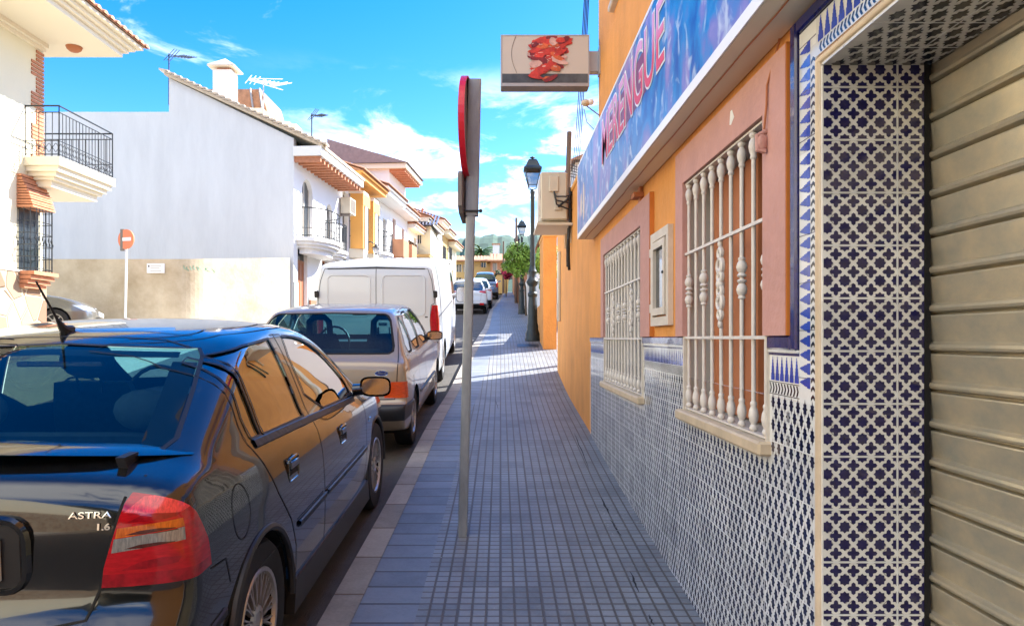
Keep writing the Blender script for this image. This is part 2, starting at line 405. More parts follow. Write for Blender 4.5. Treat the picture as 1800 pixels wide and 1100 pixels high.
# pavement: small raised pads, object coordinates in metres
def pad_mat(name, col, px, py, gap, tx, ty, tgap, col2=None, rough=.55):
    m = bpy.data.materials.new(name); m.use_nodes = True
    n, l = m.node_tree.nodes, m.node_tree.links; b = n['Principled BSDF']; b.inputs['Roughness'].default_value = rough
    t = n.new('ShaderNodeTexCoord'); s = n.new('ShaderNodeSeparateXYZ'); l.new(t.outputs['Object'], s.inputs[0])
    def mth(op, a, b_=None):
        q = n.new('ShaderNodeMath'); q.operation = op
        for i, vv in enumerate((a, b_)):
            if vv is None: continue
            if isinstance(vv, (int, float)): q.inputs[i].default_value = vv
            else: l.new(vv, q.inputs[i])
        return q.outputs[0]
    def line(c, pitch, g):   # 1 on pad, 0 in gap
        fr = mth('FRACT', mth('ADD', mth('DIVIDE', c, pitch), 100)); d = mth('MULTIPLY', mth('SUBTRACT', .5, mth('ABSOLUTE', mth('SUBTRACT', fr, .5))), pitch)
        q = n.new('ShaderNodeMapRange'); q.interpolation_type = 'SMOOTHSTEP'; l.new(d, q.inputs[0]); q.inputs[1].default_value = g*.35; q.inputs[2].default_value = g*.9
        return q.outputs[0]
    h = mth('MULTIPLY', line(s.outputs[0], px, gap), line(s.outputs[1], py, gap))
    h2 = mth('MULTIPLY', line(s.outputs[0], tx, tgap), line(s.outputs[1], ty, tgap))
    hh = mth('MULTIPLY', h, h2)
    z = n.new('ShaderNodeTexNoise'); z.inputs['Scale'].default_value = 2.2; z.inputs['Detail'].default_value = 9; z.inputs['Roughness'].default_value = .7; l.new(t.outputs['Object'], z.inputs['Vector'])
    z3 = n.new('ShaderNodeTexNoise'); z3.inputs['Scale'].default_value = 60; z3.inputs['Detail'].default_value = 3; l.new(t.outputs['Object'], z3.inputs['Vector'])
    # per tile tint
    wn_ = n.new('ShaderNodeTexWhiteNoise'); wn_.noise_dimensions = '2D'; cc = n.new('ShaderNodeCombineXYZ')
    l.new(mth('FLOOR', mth('DIVIDE', s.outputs[0], tx)), cc.inputs[0]); l.new(mth('FLOOR', mth('DIVIDE', s.outputs[1], ty)), cc.inputs[1]); l.new(cc.outputs[0], wn_.inputs['Vector'])
    zz = n.new('ShaderNodeTexNoise'); zz.inputs['Scale'].default_value = .55; zz.inputs['Detail'].default_value = 6; l.new(t.outputs['Object'], zz.inputs['Vector'])
    val = mth('ADD', mth('ADD', mth('ADD', mth('MULTIPLY', z.outputs['Fac'], .75), mth('MULTIPLY', zz.outputs['Fac'], .5)), mth('MULTIPLY', wn_.outputs['Value'], .22)), mth('MULTIPLY', z3.outputs['Fac'], .25))
    cr = n.new('ShaderNodeValToRGB'); cr.color_ramp.elements[0].position = .55; cr.color_ramp.elements[1].position = 1.15
    c2 = col2 or tuple(c*1.35 for c in col)
    cr.color_ramp.elements[0].color = (*[c*.62 for c in col], 1); cr.color_ramp.elements[1].color = (*c2, 1); l.new(val, cr.inputs[0])
    mx = n.new('ShaderNodeMix'); mx.data_type = 'RGBA'; l.new(hh, mx.inputs[0]); mx.inputs[6].default_value = (col[0]*.50, col[1]*.40, col[2]*.32, 1); l.new(cr.outputs[0], mx.inputs[7])
    l.new(mx.outputs[2], b.inputs['Base Color'])
    bp = n.new('ShaderNodeBump'); bp.inputs['Strength'].default_value = .8; bp.inputs['Distance'].default_value = .004
    l.new(mth('ADD', hh, mth('MULTIPLY', z3.outputs['Fac'], .25)), bp.inputs['Height']); l.new(bp.outputs[0], b.inputs['Normal'])
    return m
M['pads'] = pad_mat('pavement_pad_tiles', (.18, .19, .20), .0667, .0667, .0085, .2, .2, .010)
M['edgepave'] = pad_mat('smooth_edge_pavers', (.14, .155, .18), 10, .2, .006, 10, .2, .012)
M['kerbline'] = pad_mat('kerb_blocks', (.26, .24, .21), 10, .5, .008, 10, .5, .012, rough=.8)
# ------------------------------------------------------------ ground, road, pavement
PROF = [(-40, -1.2), (-12, -.45), (0, .26), (2.69, .41), (5.16, .56), (7.4, .75), (9.6, .93), (10.9, 1.09), (12.16, 1.28), (15.2, 1.66), (22, 2.15), (32, 2.90), (36, 3.25), (45, 4.25), (57, 5.38), (62, 5.55), (75, 5.6), (300, 6)]
def sw(y): return smooth_tab(PROF, y) if y > 0 else lerp_tab(PROF, y)
KERB = [(-12, -.83), (0, -.83), (5, -.81), (8, -.79), (10, -.73), (12, -.66), (16, -.52), (20, -.47), (33, -.50), (37, -.38), (45, -.05), (57, .30), (70, .7)]
def kx(y): return smooth_tab(KERB, y)
def rz(y): return sw(y)-lerp_tab([(0, .07), (10, .09), (20, .12)], y)
def frange(a, b, n): return [a+(b-a)*i/n for i in range(n+1)]
YS = frange(-12, 20, 90)+frange(20, 72, 60)[1:]
def strip(name, m, xa, xb, zf, ys, kind='structure', side=0, parent=None):
    mb = MB()
    for a, b in zip(ys, ys[1:]):
        mb.face([(xa(a), a, zf(a)), (xb(a), a, zf(a)), (xb(b), b, zf(b)), (xa(b), b, zf(b))])
        if side: mb.face([(xa(a), a, zf(a)), (xa(b), b, zf(b)), (xa(b), b, zf(b)-side), (xa(a), a, zf(a)-side)])
    o = mb.build(name, m)
    if kind: o['kind'] = kind
    return o
strip('road', M['asphalt'], lambda y: -6.2, lambda y: kx(y)+.05, rz, YS)
strip('road_verge', M['lightroad'], lambda y: -45, lambda y: -6.2, lambda y: rz(y)+.002, YS)
strip('kerb', M['kerbline'], kx, lambda y: kx(y)+.145, lambda y: sw(y)+.004, YS, side=.2)
strip('pavement_edge', M['edgepave'], lambda y: kx(y)+.145, lambda y: kx(y)+.43, sw, YS)
pv = strip('pavement', M['pads'], lambda y: kx(y)+.43, lambda y: 1.6, sw, YS)
def on_ground(x, y):
    a, b = 1.0, 60.0
    for _ in range(50):
        Y = (a+b)/2
        if 594+1250*(EYE-sw(Y))/Y > y: a = Y
        else: b = Y
    return (x-880)*a/1250, a
pv.data.materials.append(mat('tar_filled_crack', (.02, .02, .02), .8)); pv.data.materials.append(mat('spilled_plaster', (.42, .42, .40), .9))
bm = bmesh.new(); bm.from_mesh(pv.data); random.seed(5)
for (xa, ya, xb, yb, w) in ((1009, 761, 1036, 825, .012), (1056, 874, 1071, 903, .018), (1073, 914, 1092, 942, .016), (1107, 1004, 1124, 1041, .014), (1140, 1080, 1150, 1100, .01), (870, 700, 876, 720, .008)):
    A, Bq = on_ground(xa, ya), on_ground(xb, yb); L_, R_ = [], []
    for k in range(9):
        t = k/8; x = A[0]+(Bq[0]-A[0])*t+random.uniform(-.004, .004); y = A[1]+(Bq[1]-A[1])*t; ww_ = w*math.sin(math.pi*(t*.9+.05))*random.uniform(.7, 1)*.45
        L_.append(bm.verts.new((x-ww_, y, sw(y)+.0035))); R_.append(bm.verts.new((x+ww_, y, sw(y)+.0035)))
    for k in range(8): bm.faces.new((L_[k], R_[k], R_[k+1], L_[k+1])).material_index = 1
for k in range(70):
    cx, cy = on_ground(random.gauss(1085, 22), random.gauss(915, 16)) if k < 40 else (random.uniform(-.4, .85), random.uniform(2.6, 9)); r_ = random.uniform(.002, .008 if k < 40 else .005)
    bm.faces.new([bm.verts.new((cx+r_*math.cos(q)*random.uniform(.6, 1.3), cy+r_*math.sin(q)*random.uniform(.6, 1.3), sw(cy)+.0035)) for q in (0, 1.2, 2.4, 3.8, 5)]).material_index = 2
bm.to_mesh(pv.data); bm.free()
mb = MB()      # ground sheet to the horizon
gx = [-900, -300, -100, -50, -20, 0, 20, 60, 150, 400, 900]; gy = [-300, -60, -12, 0, 5, 10, 15, 20, 30, 40, 50, 60, 72, 120, 250, 500, 1200]
def gz(x, y): return min(lerp_tab(PROF, y), 6)-.45
for i in range(len(gx)-1):
    for j in range(len(gy)-1):
        mb.face([(gx[i+a], gy[j+c], gz(gx[i+a], gy[j+c])) for a, c in ((0, 0), (1, 0), (1, 1), (0, 1))])
mb.build('ground', M['soil'])['kind'] = 'structure'
# far hills
def hill(name, pts, y0, dep, base):
    mb = MB(); n = len(pts)
    rows = []
    for k in range(9):
        t = k/8; row = []
        for i, (x, h) in enumerate(pts):
            hh = base+(h-base)*math.sin(t*math.pi/2)**1.1 + random.uniform(-1, 1)*.9
            row.append((x, y0+dep*t, hh))
        rows.append(row)
    for a, b in zip(rows, rows[1:]):
        for i in range(n-1): mb.face([a[i], a[i+1], b[i+1], b[i]])
    o = mb.build(name, M['forest'], smooth=True, auto=180); o['kind'] = 'structure'
def px(x, y, Y): return ((x-880)*Y/1250, EYE+(594-y)*Y/1250)
hp = []
for i in range(121):
    x = 560+i*7; Y = 620
    ridge = lerp_tab([(560, 470), (700, 455), (775, 436), (800, 429), (835, 419), (870, 417), (900, 421), (930, 416), (960, 413), (1100, 400), (1400, 390)], x)
    X, z = px(x, ridge, Y); hp.append((X, z+random.uniform(-.8, 1.6)))
hill('hills', hp, 420, 200, 4)

rh = []
for i in range(60):
    x = -300+i*11; rh.append((x, 38+14*math.sin(i*.37)+5*math.sin(i*.9)))
hill('hills', rh, -330, 200, -30)  # added unseen hill behind the camera, blocks low sky in the car's reflections
# ------------------------------------------------------------ orange restaurant on the right
WX = .924
P = lambda a, b, d: (WX+d, a, b)         # wall plane: a=Y, b=Z, d=into the building
TH = lambda name, loc, label, cat, group=None: thing(name, label, cat, loc, group)
rest = TH('restaurant_building', (3, 4, .5), 'orange rendered restaurant with blue and white tiled wainscot beside the pavement', 'building')
W1 = (2.43, 3.50, 1.37, 2.48); W2 = (4.56, 6.21, 1.345, 2.44); DR = (.25, 2.03, -.5, 2.50)
E1 = 6.7
mb = MB()
upw = (4.3, 5.75, 4.42, 5.6)
wall_open(mb, P, -28, E1, -1.6, 8, [W1, W2, DR, upw], .22)
mb.face([(WX, E1, 3.63), (9, E1, 3.63), (9, E1, 8), (WX, E1, 8)])
mb.face([(WX, -28, -1.6), (9, -28, -1.6), (9, -28, 8), (WX, -28, 8)])
mb.face([(WX, -28, 8), (9, -28, 8), (9, E1, 8), (WX, E1, 8)])
mb.face([(9, -28, -1), (9, E1, -1), (9, E1, 8), (9, -28, 8)])
mb.build('wall', M['orange'], rest)
mb = MB(); mb.box(2.6, 9, E1+.01, 11, 0, 8.0); mb.build('rear_wing', M['orange'], rest)  # unseen block added to keep the parked cars in shade
# low boundary wall stretch of the same building
mb = MB()
mb.box(WX, WX+.22, E1+.002, 11.55, .2, 3.60)
mb.build('low_wall', M['orange'], rest)
mb = MB(); mb.bbox(WX-.02, WX+.24, E1+.004, 11.57, 3.602, 3.66, .012); mb.build('coping', M['ochre'], rest)
mb = MB(); mb.box(WX+.05, WX+.2, upw[0], upw[1], upw[2], upw[3]); mb.build('upper_window', M['brown'], rest)
mb = MB(); mb.bbox(WX-.05, WX+.05, upw[0]-.06, upw[1]+.06, upw[2]-.05, upw[2], .01); mb.build('window_sill', M['frame'], rest)
# window insides
def window_back(w, brown):
    a0, a1, b0, b1 = w
    mb = MB(); wall_open(mb, lambda a, b, d: (WX+.003+d, a, b), a0, a1, b0, b1, [(a0+.001, a1-.001, b0+.001, b1-.001)], .215)
    mb.build('window_reveal', M['greywall'], rest)
    fr = MB(); t = .035; X0, X1 = WX+.15, WX+.19
    for k in range(4):
        y = a0+(a1-a0-t)*k/3; fr.box(X0, X1, y, y+t, b0, b1)
    for z in (b0, b1-t): fr.box(X0+.001, X1-.001, a0, a1, z, z+t)
    f = fr.build('window_frame', M['frame' if not brown else 'brown'], rest)
    mb = MB(); mb.box(WX+.172, WX+.176, a0, a1, b0, b1); mb.build('pane', M['greywin'], f)
    if brown:
        mb = MB()
        for k in range(7):
            y = a0+.42+k*.085; mb.bbox(WX+.10+.01*(k % 2), WX+.14, y, y+.078, b0+.01, b1-.01, .008)
        mb.build('shutter', M['rust'], rest)
    else:
        mb = MB()
        for k in range(12):
            y = a0+.35+k*.085; mb.bbox(WX+.10+.01*(k % 2), WX+.14, y, y+.078, b0+.01, b1-.01, .008)
        mb.build('shutter', M['greywall'], rest)
window_back(W1, True); window_back(W2, False)
# pink surrounds
def surround(a0, a1, zt, w, ze=1.728):
    mb = MB(); o = .03
    def fr(x0, x1, y0, y1, z0, z1): mb.box(x0, x1, y0, y1, z0, z1)
    fr(WX-o, WX-.001, w[1], a1, ze, zt); fr(WX-o, WX-.001, a0, w[0], ze, zt); fr(WX-o, WX-.001, w[0], w[1], w[3], zt)
    mb.build('window_surround', M['pink'], rest)
    mb = MB(); mb.box(WX-o+.002, WX-.0005, a0-.004, a0-.0005, ze, zt+.003); mb.box(WX-o+.002, WX-.0005, a0-.004, a1, zt+.0005, zt+.004)
    mb.build('surround_edge', M['orange_edge'], rest)
surround(2.235, 3.64, 2.645, W1); surround(4.28, 6.36, 2.595, W2)
# grilles
def bulb(mb, y, z0, z1, x=WX-.004, up=True, r=.0165):
    h = z1-z0
    pr = [(.006, 0), (.017, .03), (.021, .10), (.016, .18), (.012, .22), (.020, .34), (.024, .50), (.020, .68), (.013, .80), (.016, .86), (.016, .92), (.007, 1.0)]
    if not up: pr = [(a, 1-b) for a, b in pr][::-1]
    for k, (a, b) in enumerate(pr): pass
    mb.lathe([(a*r/.021, z0+b*h) for a, b in pr], (x, y, 0), 10)
def scroll(mb, y, zc, x=WX-.008, s=1.0):
    for sg in (-1, 1):
        for k in (0, 1, 2):
            r = (.028, .036, .022)[k]*s; zz = zc+sg*(.035, .085, .145)[k]*s
            pts = [(x, y+r*1.0*math.cos(t)*1.05, zz+r*math.sin(t)) for t in [2*math.pi*i/14 for i in range(15)]]
            mb.tube(pts, .012*s, 6)
        for q in (-1, 1): mb.ball((x, y+q*.026*s, zc+sg*.07*s), .011*s, n=5)
    mb.ball((x, y, zc), .018, .03*s, .03*s, n=6)
    mb.ball((x, y, zc+.19*s), .012, .014, .02, n=5); mb.ball((x, y, zc-.19*s), .012, .014, .02, n=5)
def grille(w, n, orn, knots, rails):
    a0, a1, b0, b1 = w
    mb = MB(); x = WX-.004
    for z in rails: mb.box(x-.014, x-.004, a0-.01, a1+.01, z-.006, z+.006)
    mb.box(x-.012, x+.014, a0, a1, b0+.004, b0+.012); mb.box(x-.012, x+.014, a0, a1, b1-.012, b1-.004)
    g = mb.build('window_grille', M['whitemetal'], rest)
    for k in range(n):
        y = a0+.03+(a1-a0-.06)*k/(n-1)
        mb = MB(); mb.tube([(x, y, b0+.01), (x, y, b1-.01)], .0085, 8, cap=False)
        bulb(mb, y, b0+.012, b0+.125, up=True); bulb(mb, y, b1-.115, b1-.012, up=False)
        if k in orn: scroll(mb, y, (b0+b1)/2+.02, s=.88)
        elif k in knots:
            for s_ in (0, 1): bulb(mb, y, (b0+b1)/2-.06+s_*.085, (b0+b1)/2+.02+s_*.085, up=bool(s_), r=.019)
        mb.build('grille_bar', M['whitemetal'], g, smooth=True, auto=50)
grille(W1, 9, (4,), (0, 2, 6, 8), (1.722, 2.13)); grille(W2, 13, (3, 9), (0, 1, 5, 7, 11), (1.715, 2.11))
# sills and thin frames
for w in (W1, W2):
    mb = MB(); mb.bbox(WX-.055, WX+.15, w[0]-.03, w[1]+.05, w[2]-.05, w[2]-.001, .008)
    mb.build('window_sill', M['stone'], rest)
    mb = MB(); mb.box(WX-.022, WX+.004, w[1]-.001, w[1]+.022, w[2]-.02, 1.728); mb.box(WX-.020, WX+.004, w[0]-.014, w[0]+.001, w[2]-.02, 1.728)
    mb.build('sill_edge_trim', M['frame'], rest)
# ---- tiled wainscot
M['tilereveal'] = mat('glazed_deep_blue', (.010, .009, .07), .12, var=.35, vs=60, coat=.4)
M['tilenavy'] = mat('glazed_dark_navy', (.008, .012, .05), .12, var=.35, vs=60, coat=.4)
TX = WX-.010
PT = lambda a, b, d: (TX+d, a, b)
ops = [W1, W2, (DR[0]-.0, DR[1]+.03, -1, 3)]
TE = 7.2
def grd(y): return sw(y)-.03
mb = MB()
wall_open(mb, PT, DR[1]+.03, TE, -.2, 1.525, ops, .02)
mb.box(TX, WX+.001, TE, TE+.004, 0, 1.728)
wmb = mb
# lattice of leaf-shaped dark figures with white net
mbB = wmb; mbB.mi = 1
def leafshape(ca, cb_, w, h, P2, m, d=-.0006):
    pts = []
    for (u_, v_) in ((0, 1), (.22, .55), (.62, .50), (.55, .18), (1, 0), (.55, -.18), (.62, -.5), (.22, -.55), (0, -1), (-.22, -.55), (-.62, -.5), (-.55, -.18), (-1, 0), (-.55, .18), (-.62, .5), (-.22, .55)):
        pts.append(P2(ca+u_*w, cb_+v_*h, d))
    m.face(pts)
def inside(a, b):
    if a < DR[1]+.04 or a > TE-.02: return False
    for w in (W1, W2):
        if w[0]-.035 < a < w[1]+.06 and b > w[2]-.075: return False
    return b < 1.515 and b > sw(a)-.02
pa, pb = .05, .0375
j = 0
for j in range(42):
    b = 1.525-pb*(j+.5)
    for i in range(110):
        a = 2.06+(i+.5+(.5 if j % 2 else 0))*pa
        if inside(a, b): leafshape(a, b, pa*.36, pb*.79, PT, mbB)

# grout joints every 20 x 15 cm (proud light glaze edges)
mb = wmb; mb.mi = 2
for k in range(1, 9):
    z = 1.525-.15*k
    segs = [(DR[1]+.03, W1[0]-.03), (W1[1]+.05, W2[0]-.03), (W2[1]+.05, TE)] if z > 1.31 else [(DR[1]+.03, TE)]
    for s0, s1 in segs: mb.box(TX-.0012, TX+.001, s0, s1, z-.0022, z+.0022)
y = 2.06
while y < TE-.05:
    y += .2
    zt = 1.525 if not any(w[0]-.03 < y < w[1]+.06 for w in (W1, W2)) else 1.29
    mb.box(TX-.0011, TX+.001, y-.0018, y+.0018, sw(y)-.02, zt)
wains = wmb.build('tile_wainscot', [M['tilewhite'], M['tilenavy'], M['tilewhite']], rest, fix=False)
# border rows on top (horizontal) : segments between openings
hseg = [(2.176, W1[0]-.014), (W1[1]+.022, W2[0]-.014), (W2[1]+.022, TE)]
mbw = MB(); mbb = MB(); mbd = MB(); mbc = MB(); mbb.mi = 1; mbc.mi = 2
for s0, s1 in hseg:
    mbw.box(TX, WX+.001, s0, s1, 1.5255, 1.664)
    mbd.bbox(TX-.012, WX+.002, max(s0, 2.225), s1, 1.682, 1.728, .006); mbd.box(TX-.002, WX+.001, s0, s1, 1.664, 1.672)
    mbw.bbox(TX-.008, WX+.001, s0, s1, 1.672, 1.6825, .003)
def stepped(P2, a, b, w, h, m, d=-.0008):
    # a: centre along, b: base; stacked stepped cypress
    lv = [(0, 1.0), (.18, .95), (.30, .72), (.46, .62), (.60, .44), (.74, .30), (.88, .14), (1, .08)]
    L = []; Rr = []
    for (t0, w0), (t1, w1) in zip(lv, lv[1:]):
        L += [(a-w*w0/2, b+h*t0), (a-w*w0/2, b+h*t1)]; Rr += [(a+w*w0/2, b+h*t0), (a+w*w0/2, b+h*t1)]
    m.face([P2(x, z, d) for x, z in L+Rr[::-1]])
def chev(P2, a, b, w, h, m, sgn=1, d=-.0008):
    m.face([P2(a+sgn*x*w, b+z*h, d) for x, z in ((-.5, -.5), (0, -.5), (.45, 0), (0, .5), (-.5, .5), (-.05, 0))])
for s0, s1 in hseg:
    a = s0+.018
    while a < s1-.012:
        stepped(PT, a, 1.580, .031, .078, mbb); a += .0385
    a = s0+.012
    while a < s1-.01:
        chev(PT, a, 1.5545, .020, .034, mbc, -1); a += .024
    for z in (1.5345, 1.5745): mbc.box(TX-.0008, TX+.001, s0, s1, z-.0012, z+.0012)
# vertical border beside the door
V0 = DR[1]+.03
V1 = 2.225; ZT = 2.50+.03
mbw.box(TX, WX+.001, V0, V1-.05, 1.525, 2.503+.03); mbw.box(TX, WX+.001, V0, V1-.05, 2.533, 2.645)
mbw.box(TX, WX+.001, .2, V0, 2.533, 2.645)
mbd.bbox(TX-.012, WX+.002, V1-.045, V1-.003, 1.68, 2.69, .006); mbd.bbox(TX-.0118, WX+.002, .2, V1-.046, 2.648, 2.69, .006)
PV = lambda a, b, d: (TX+d, b, a)    # swap: a along Z, b along Y
z = 1.545
while z < 2.60:
    if z > 1.56: stepped(PV, z, 2.098, .034, .072, mbb)
    z += .0415
z = 1.545
while z < 2.545:
    chev(PV, z, 2.079, .022, .028, mbc, 1); z += .026
y = 2.03
PTn = lambda a, b, d: (TX+d, a, b)
while y > .3:
    stepped(PTn, y, 2.570, .034, .072, mbb); chev(PTn, y, 2.551, .020, .028, mbc, 1); chev(PTn, y-.0208, 2.551, .020, .028, mbc, 1); y -= .0415
for z in frange(1.60, 2.6, 7): mbd.box(TX-.0009, TX, V0, V1-.05, z-.001, z+.001)
for q in (mbb, mbc): o = len(mbw.v); mbw.v += q.v; mbw.f += [[o+i for i in f] for f in q.f]; mbw.m += q.m
mbw.each(.005, 'tile_border', [M['tilewhite'], M['tilebright'], M['tilegreen']], wains, fix=False)
mbd.each(.06, 'blue_moulding', M['tileblue'], wains, smooth=True, auto=30)
# pencil trim round door
mb = MB()
mb.tube([(TX+.006, DR[1]+.015, sw(2)-.03), (TX+.006, DR[1]+.015, 2.515), (TX+.006, .2, 2.515)], .016, 10)
mb.build('door_edge_trim', M['pencil'], rest, smooth=True)
# reveal: star and cross tiles
RX0, RX1 = WX-.008, 1.222
mb = MB(); mb.box(RX0, RX1, DR[1]-.006, DR[1]+.02, sw(2)-.1, 2.499)
rmb = mb
PR = lambda a, b, d: (a, DR[1]-.006+d, b)
mbs = MB()
def star(cx, cz, r, P2, m, x0, x1, z0, z1, d=-.0008, n=8, inner=.76):
    pts = []
    for k in range(2*n):
        rr = r if k % 2 == 0 else r*inner; t = math.pi*k/n
        pts.append((min(max(cx+rr*math.cos(t), x0), x1), min(max(cz+rr*math.sin(t), z0), z1)))
    q = []
    for p_ in pts:
        if not q or (abs(q[-1][0]-p_[0])+abs(q[-1][1]-p_[1])) > 1e-5: q.append(p_)
    if len(q) > 3: m.face([P2(a, b, d) for a, b in q])
def cross(cx, cz, r, P2, m, x0, x1, z0, z1, d=-.0008):
    w = r*.35; k = r*.62; h = r*.62
    base = [(r, 0), (r*.78, w*.9), (w*1.1, w*1.0), (w*.9, r*.78), (0, r)]
    pts = []
    for s_ in range(4):
        c, s2 = math.cos(s_*math.pi/2), math.sin(s_*math.pi/2)
        for a, b in base[:-1]: pts.append((cx+a*c-b*s2, cz+a*s2+b*c))
    pts = [(min(max(a, x0), x1), min(max(b, z0), z1)) for a, b in pts]
    m.face([P2(a, b, d) for a, b in pts])
mbj = MB(); mbl = MB()
cols = [(RX0, WX+.205), (WX+.205, RX1)]
z1 = 2.50-.075
zs = [2.50]; zz = 2.433
while zz > 0: zs.append(zz); zz -= .15
for ci, (xa, xb) in enumerate(cols):
    for zi in range(len(zs)-1):
        zt_, zb_ = zs[zi], zs[zi+1]
        x0, x1, z0_, z1_ = xa+.003, xb-.003, zb_+.003, zt_-.003
        for i in range(-1, 6):
            for jn in range(0, 4):
                cx = xb-.2+i*.05 if ci == 0 else xa+i*.05; cz = zb_+jn*.05
                # stars at half positions in x, full in z
                if x0-.012 < cx < x1+.012 and z0_-.012 < cz < z1_+.012: star(cx, cz, .0180, PR, mbs, x0, x1, z0_, z1_)
                cx2, cz2 = cx+.025, cz+.025
                if x0+.002 < cx2 < x1-.002 and z0_ < cz2 < z1_: cross(cx2, cz2, .0180, PR, mbs, x0, x1, z0_, z1_)
                # interlace strokes: thin darker edge lines on the ribbons
                for sg in (1, -1):
                    if (i+jn) % 2 == (sg > 0):
                        ax, azz = cx+.0125, cz+.0125*sg
                        if x0+.012 < ax < x1-.012 and z0_+.012 < azz < z1_-.012:
                            for off in (-.0036, .0036):
                                L = .011; dx, dz = L*.707*sg, -L*.707*1
                                ox, oz = off*.707, off*.707*sg
                                t_ = .0011
                                mbl.face([PR(ax+ox-dx-t_, azz+oz-dz, -.0007), PR(ax+ox-dx+t_, azz+oz-dz, -.0007), PR(ax+ox+dx+t_, azz+oz+dz, -.0007), PR(ax+ox+dx-t_, azz+oz+dz, -.0007)])
for z in zs[1:]: mbj.box(RX0, RX1, DR[1]-.0072, DR[1]-.005, z-.0018, z+.0018)
mbj.box(WX+.2035, WX+.2065, DR[1]-.0073, DR[1]-.005, .3, 2.499)
for k, q in enumerate((mbs, mbl, mbj)): o = len(rmb.v); rmb.v += q.v; rmb.f += [[o+i for i in f] for f in q.f]; rmb.m += [k+1]*len(q.f)
rmb.build('door_reveal', [M['tilecream'], M['tilereveal'], M['signback'], M['tilewhite']], rest, fix=False)
# soffit with lattice
mb = MB(); mb.box(RX0, RX1, .25, DR[1], 2.496, 2.52)
PS = lambda a, b, d: (a, b, 2.496+d)
mb.mi = 1
for i in range(6):
    for jn in range(36):
        leafshape(WX+.03+i*.05+(.025 if jn % 2 else 0), 2.01-jn*.05, .021, .036, PS, mb)
mb.mi = 2; mb.box(WX+.2035, WX+.2065, .25, DR[1], 2.4945, 2.501); [mb.box(RX0, RX1, y-.0018, y+.0018, 2.4946, 2.501) for y in frange(.4, 1.9, 10)]
mb.build('door_soffit', [M['tilecream'], M['tilegreen'], M['tilewhite']], rest, fix=False)
mb = MB(); mb.box(RX0, RX1, .1, .25, 0, 2.5); mb.build('door_jamb', M['tilecream'], rest)
# roller shutter
shp = []; z = .15
pitch = .109
mb = MB()
pf = [(.0, .002), (.001, -.012), (.005, -.013), (.007, .002), (.011, .012), (.018, .015), (.026, .013), (.030, .004), (.034, -.001), (.055, .002), (.085, .007), (.104, .010), (.108, .009)]
prof = []
k = 0
while z < 2.56:
    for dz, dx in pf: prof.append((1.232-dx, z+dz))
    z += pitch
for (xa, za), (xb, zb_) in zip(prof, prof[1:]):
    mb.face([(xa, .12, za), (xa, DR[1]+.04, za), (xb, DR[1]+.04, zb_), (xb, .12, zb_)])
sh = mb.build('roller_shutter', M['galv'], rest, smooth=True, auto=40, fix=False)
mb = MB(); mb.box(1.205, 1.222, DR[1]-.010, DR[1]+.001, .25, 2.5); mb.build('shutter_rail', M['gap'], rest)

# ------------------------------------------------------------ sign box over the windows
sg = TH('shop_sign', (.85, 4, 2.7), 'long blue and violet lightbox sign with pink lettering over the barred windows', 'sign')
SX0, SX1, SY0, SY1, SZ0, SZ1 = .77, WX-.002, 1.1, 7.08, 2.70, 3.42
mb = MB()
mb.bbox(SX0, SX1, SY0, SY1, SZ0, SZ1, .004)
mb.build('sign_box', M['creamtrim'], sg)
mb = MB()
for (y0, y1, z0, z1) in ((SY0, SY1, SZ0, SZ0+.045), (SY0, SY1, SZ1-.02, SZ1), (SY1-.02, SY1, SZ0+.045, SZ1-.02)):
    mb.box(SX0-.006, SX0-.0005, y0, y1, z0, z1)
mb.build('sign_frame', M['white_enamel'], sg)
# printed face: procedural blue/violet splash
m = bpy.data.materials.new('printed_splash'); m.use_nodes = True
n, l = m.node_tree.nodes, m.node_tree.links; b = n['Principled BSDF']; b.inputs['Roughness'].default_value = .35; b.inputs['Specular IOR Level'].default_value = .3
t = n.new('ShaderNodeTexCoord'); mp = n.new('ShaderNodeMapping'); mp.inputs['Scale'].default_value = (1, 1.0, .8); l.new(t.outputs['Object'], mp.inputs[0])
z1n = n.new('ShaderNodeTexNoise'); z1n.inputs['Scale'].default_value = 1.5; z1n.inputs['Detail'].default_value = 7; z1n.inputs['Distortion'].default_value = 2.2; l.new(mp.outputs[0], z1n.inputs['Vector'])
z2n = n.new('ShaderNodeTexNoise'); z2n.inputs['Scale'].default_value = 9; z2n.inputs['Detail'].default_value = 6; z2n.inputs['Distortion'].default_value = .8; l.new(mp.outputs[0], z2n.inputs['Vector'])
cr = n.new('ShaderNodeValToRGB'); e = cr.color_ramp.elements; e[0].position = .34; e[0].color = (.006, .07, .34, 1); e[1].position = .68; e[1].color = (.34, .24, .50, 1)
q = e.new(.46); q.color = (.015, .20, .52, 1); q = e.new(.55); q.color = (.16, .17, .46, 1)
l.new(z1n.outputs['Fac'], cr.inputs[0])
cr2 = n.new('ShaderNodeValToRGB'); cr2.color_ramp.elements[0].position = .54; cr2.color_ramp.elements[0].color = (0, 0, 0, 1); cr2.color_ramp.elements[1].position = .68; cr2.color_ramp.elements[1].color = (.8, .8, .8, 1)
l.new(z2n.outputs['Fac'], cr2.inputs[0])
mx = n.new('ShaderNodeMix'); mx.data_type = 'RGBA'; l.new(cr2.outputs[0], mx.inputs[0]); l.new(cr.outputs[0], mx.inputs[6]); mx.inputs[7].default_value = (.55, .62, .72, 1); l.new(mx.outputs[2], b.inputs['Base Color'])
M['splash'] = m
mb = MB(); mb.box(SX0-.004, SX0+.002, SY0+.002, SY1-.02, SZ0+.045, SZ1-.02); mb.build('sign_face', M['splash'], sg)
M['maroon'] = mat('maroon_print', (.20, .03, .10), .45, var=.3, vs=4)
M['signpink'] = mat('pink_lettering', (.62, .16, .40), .5)
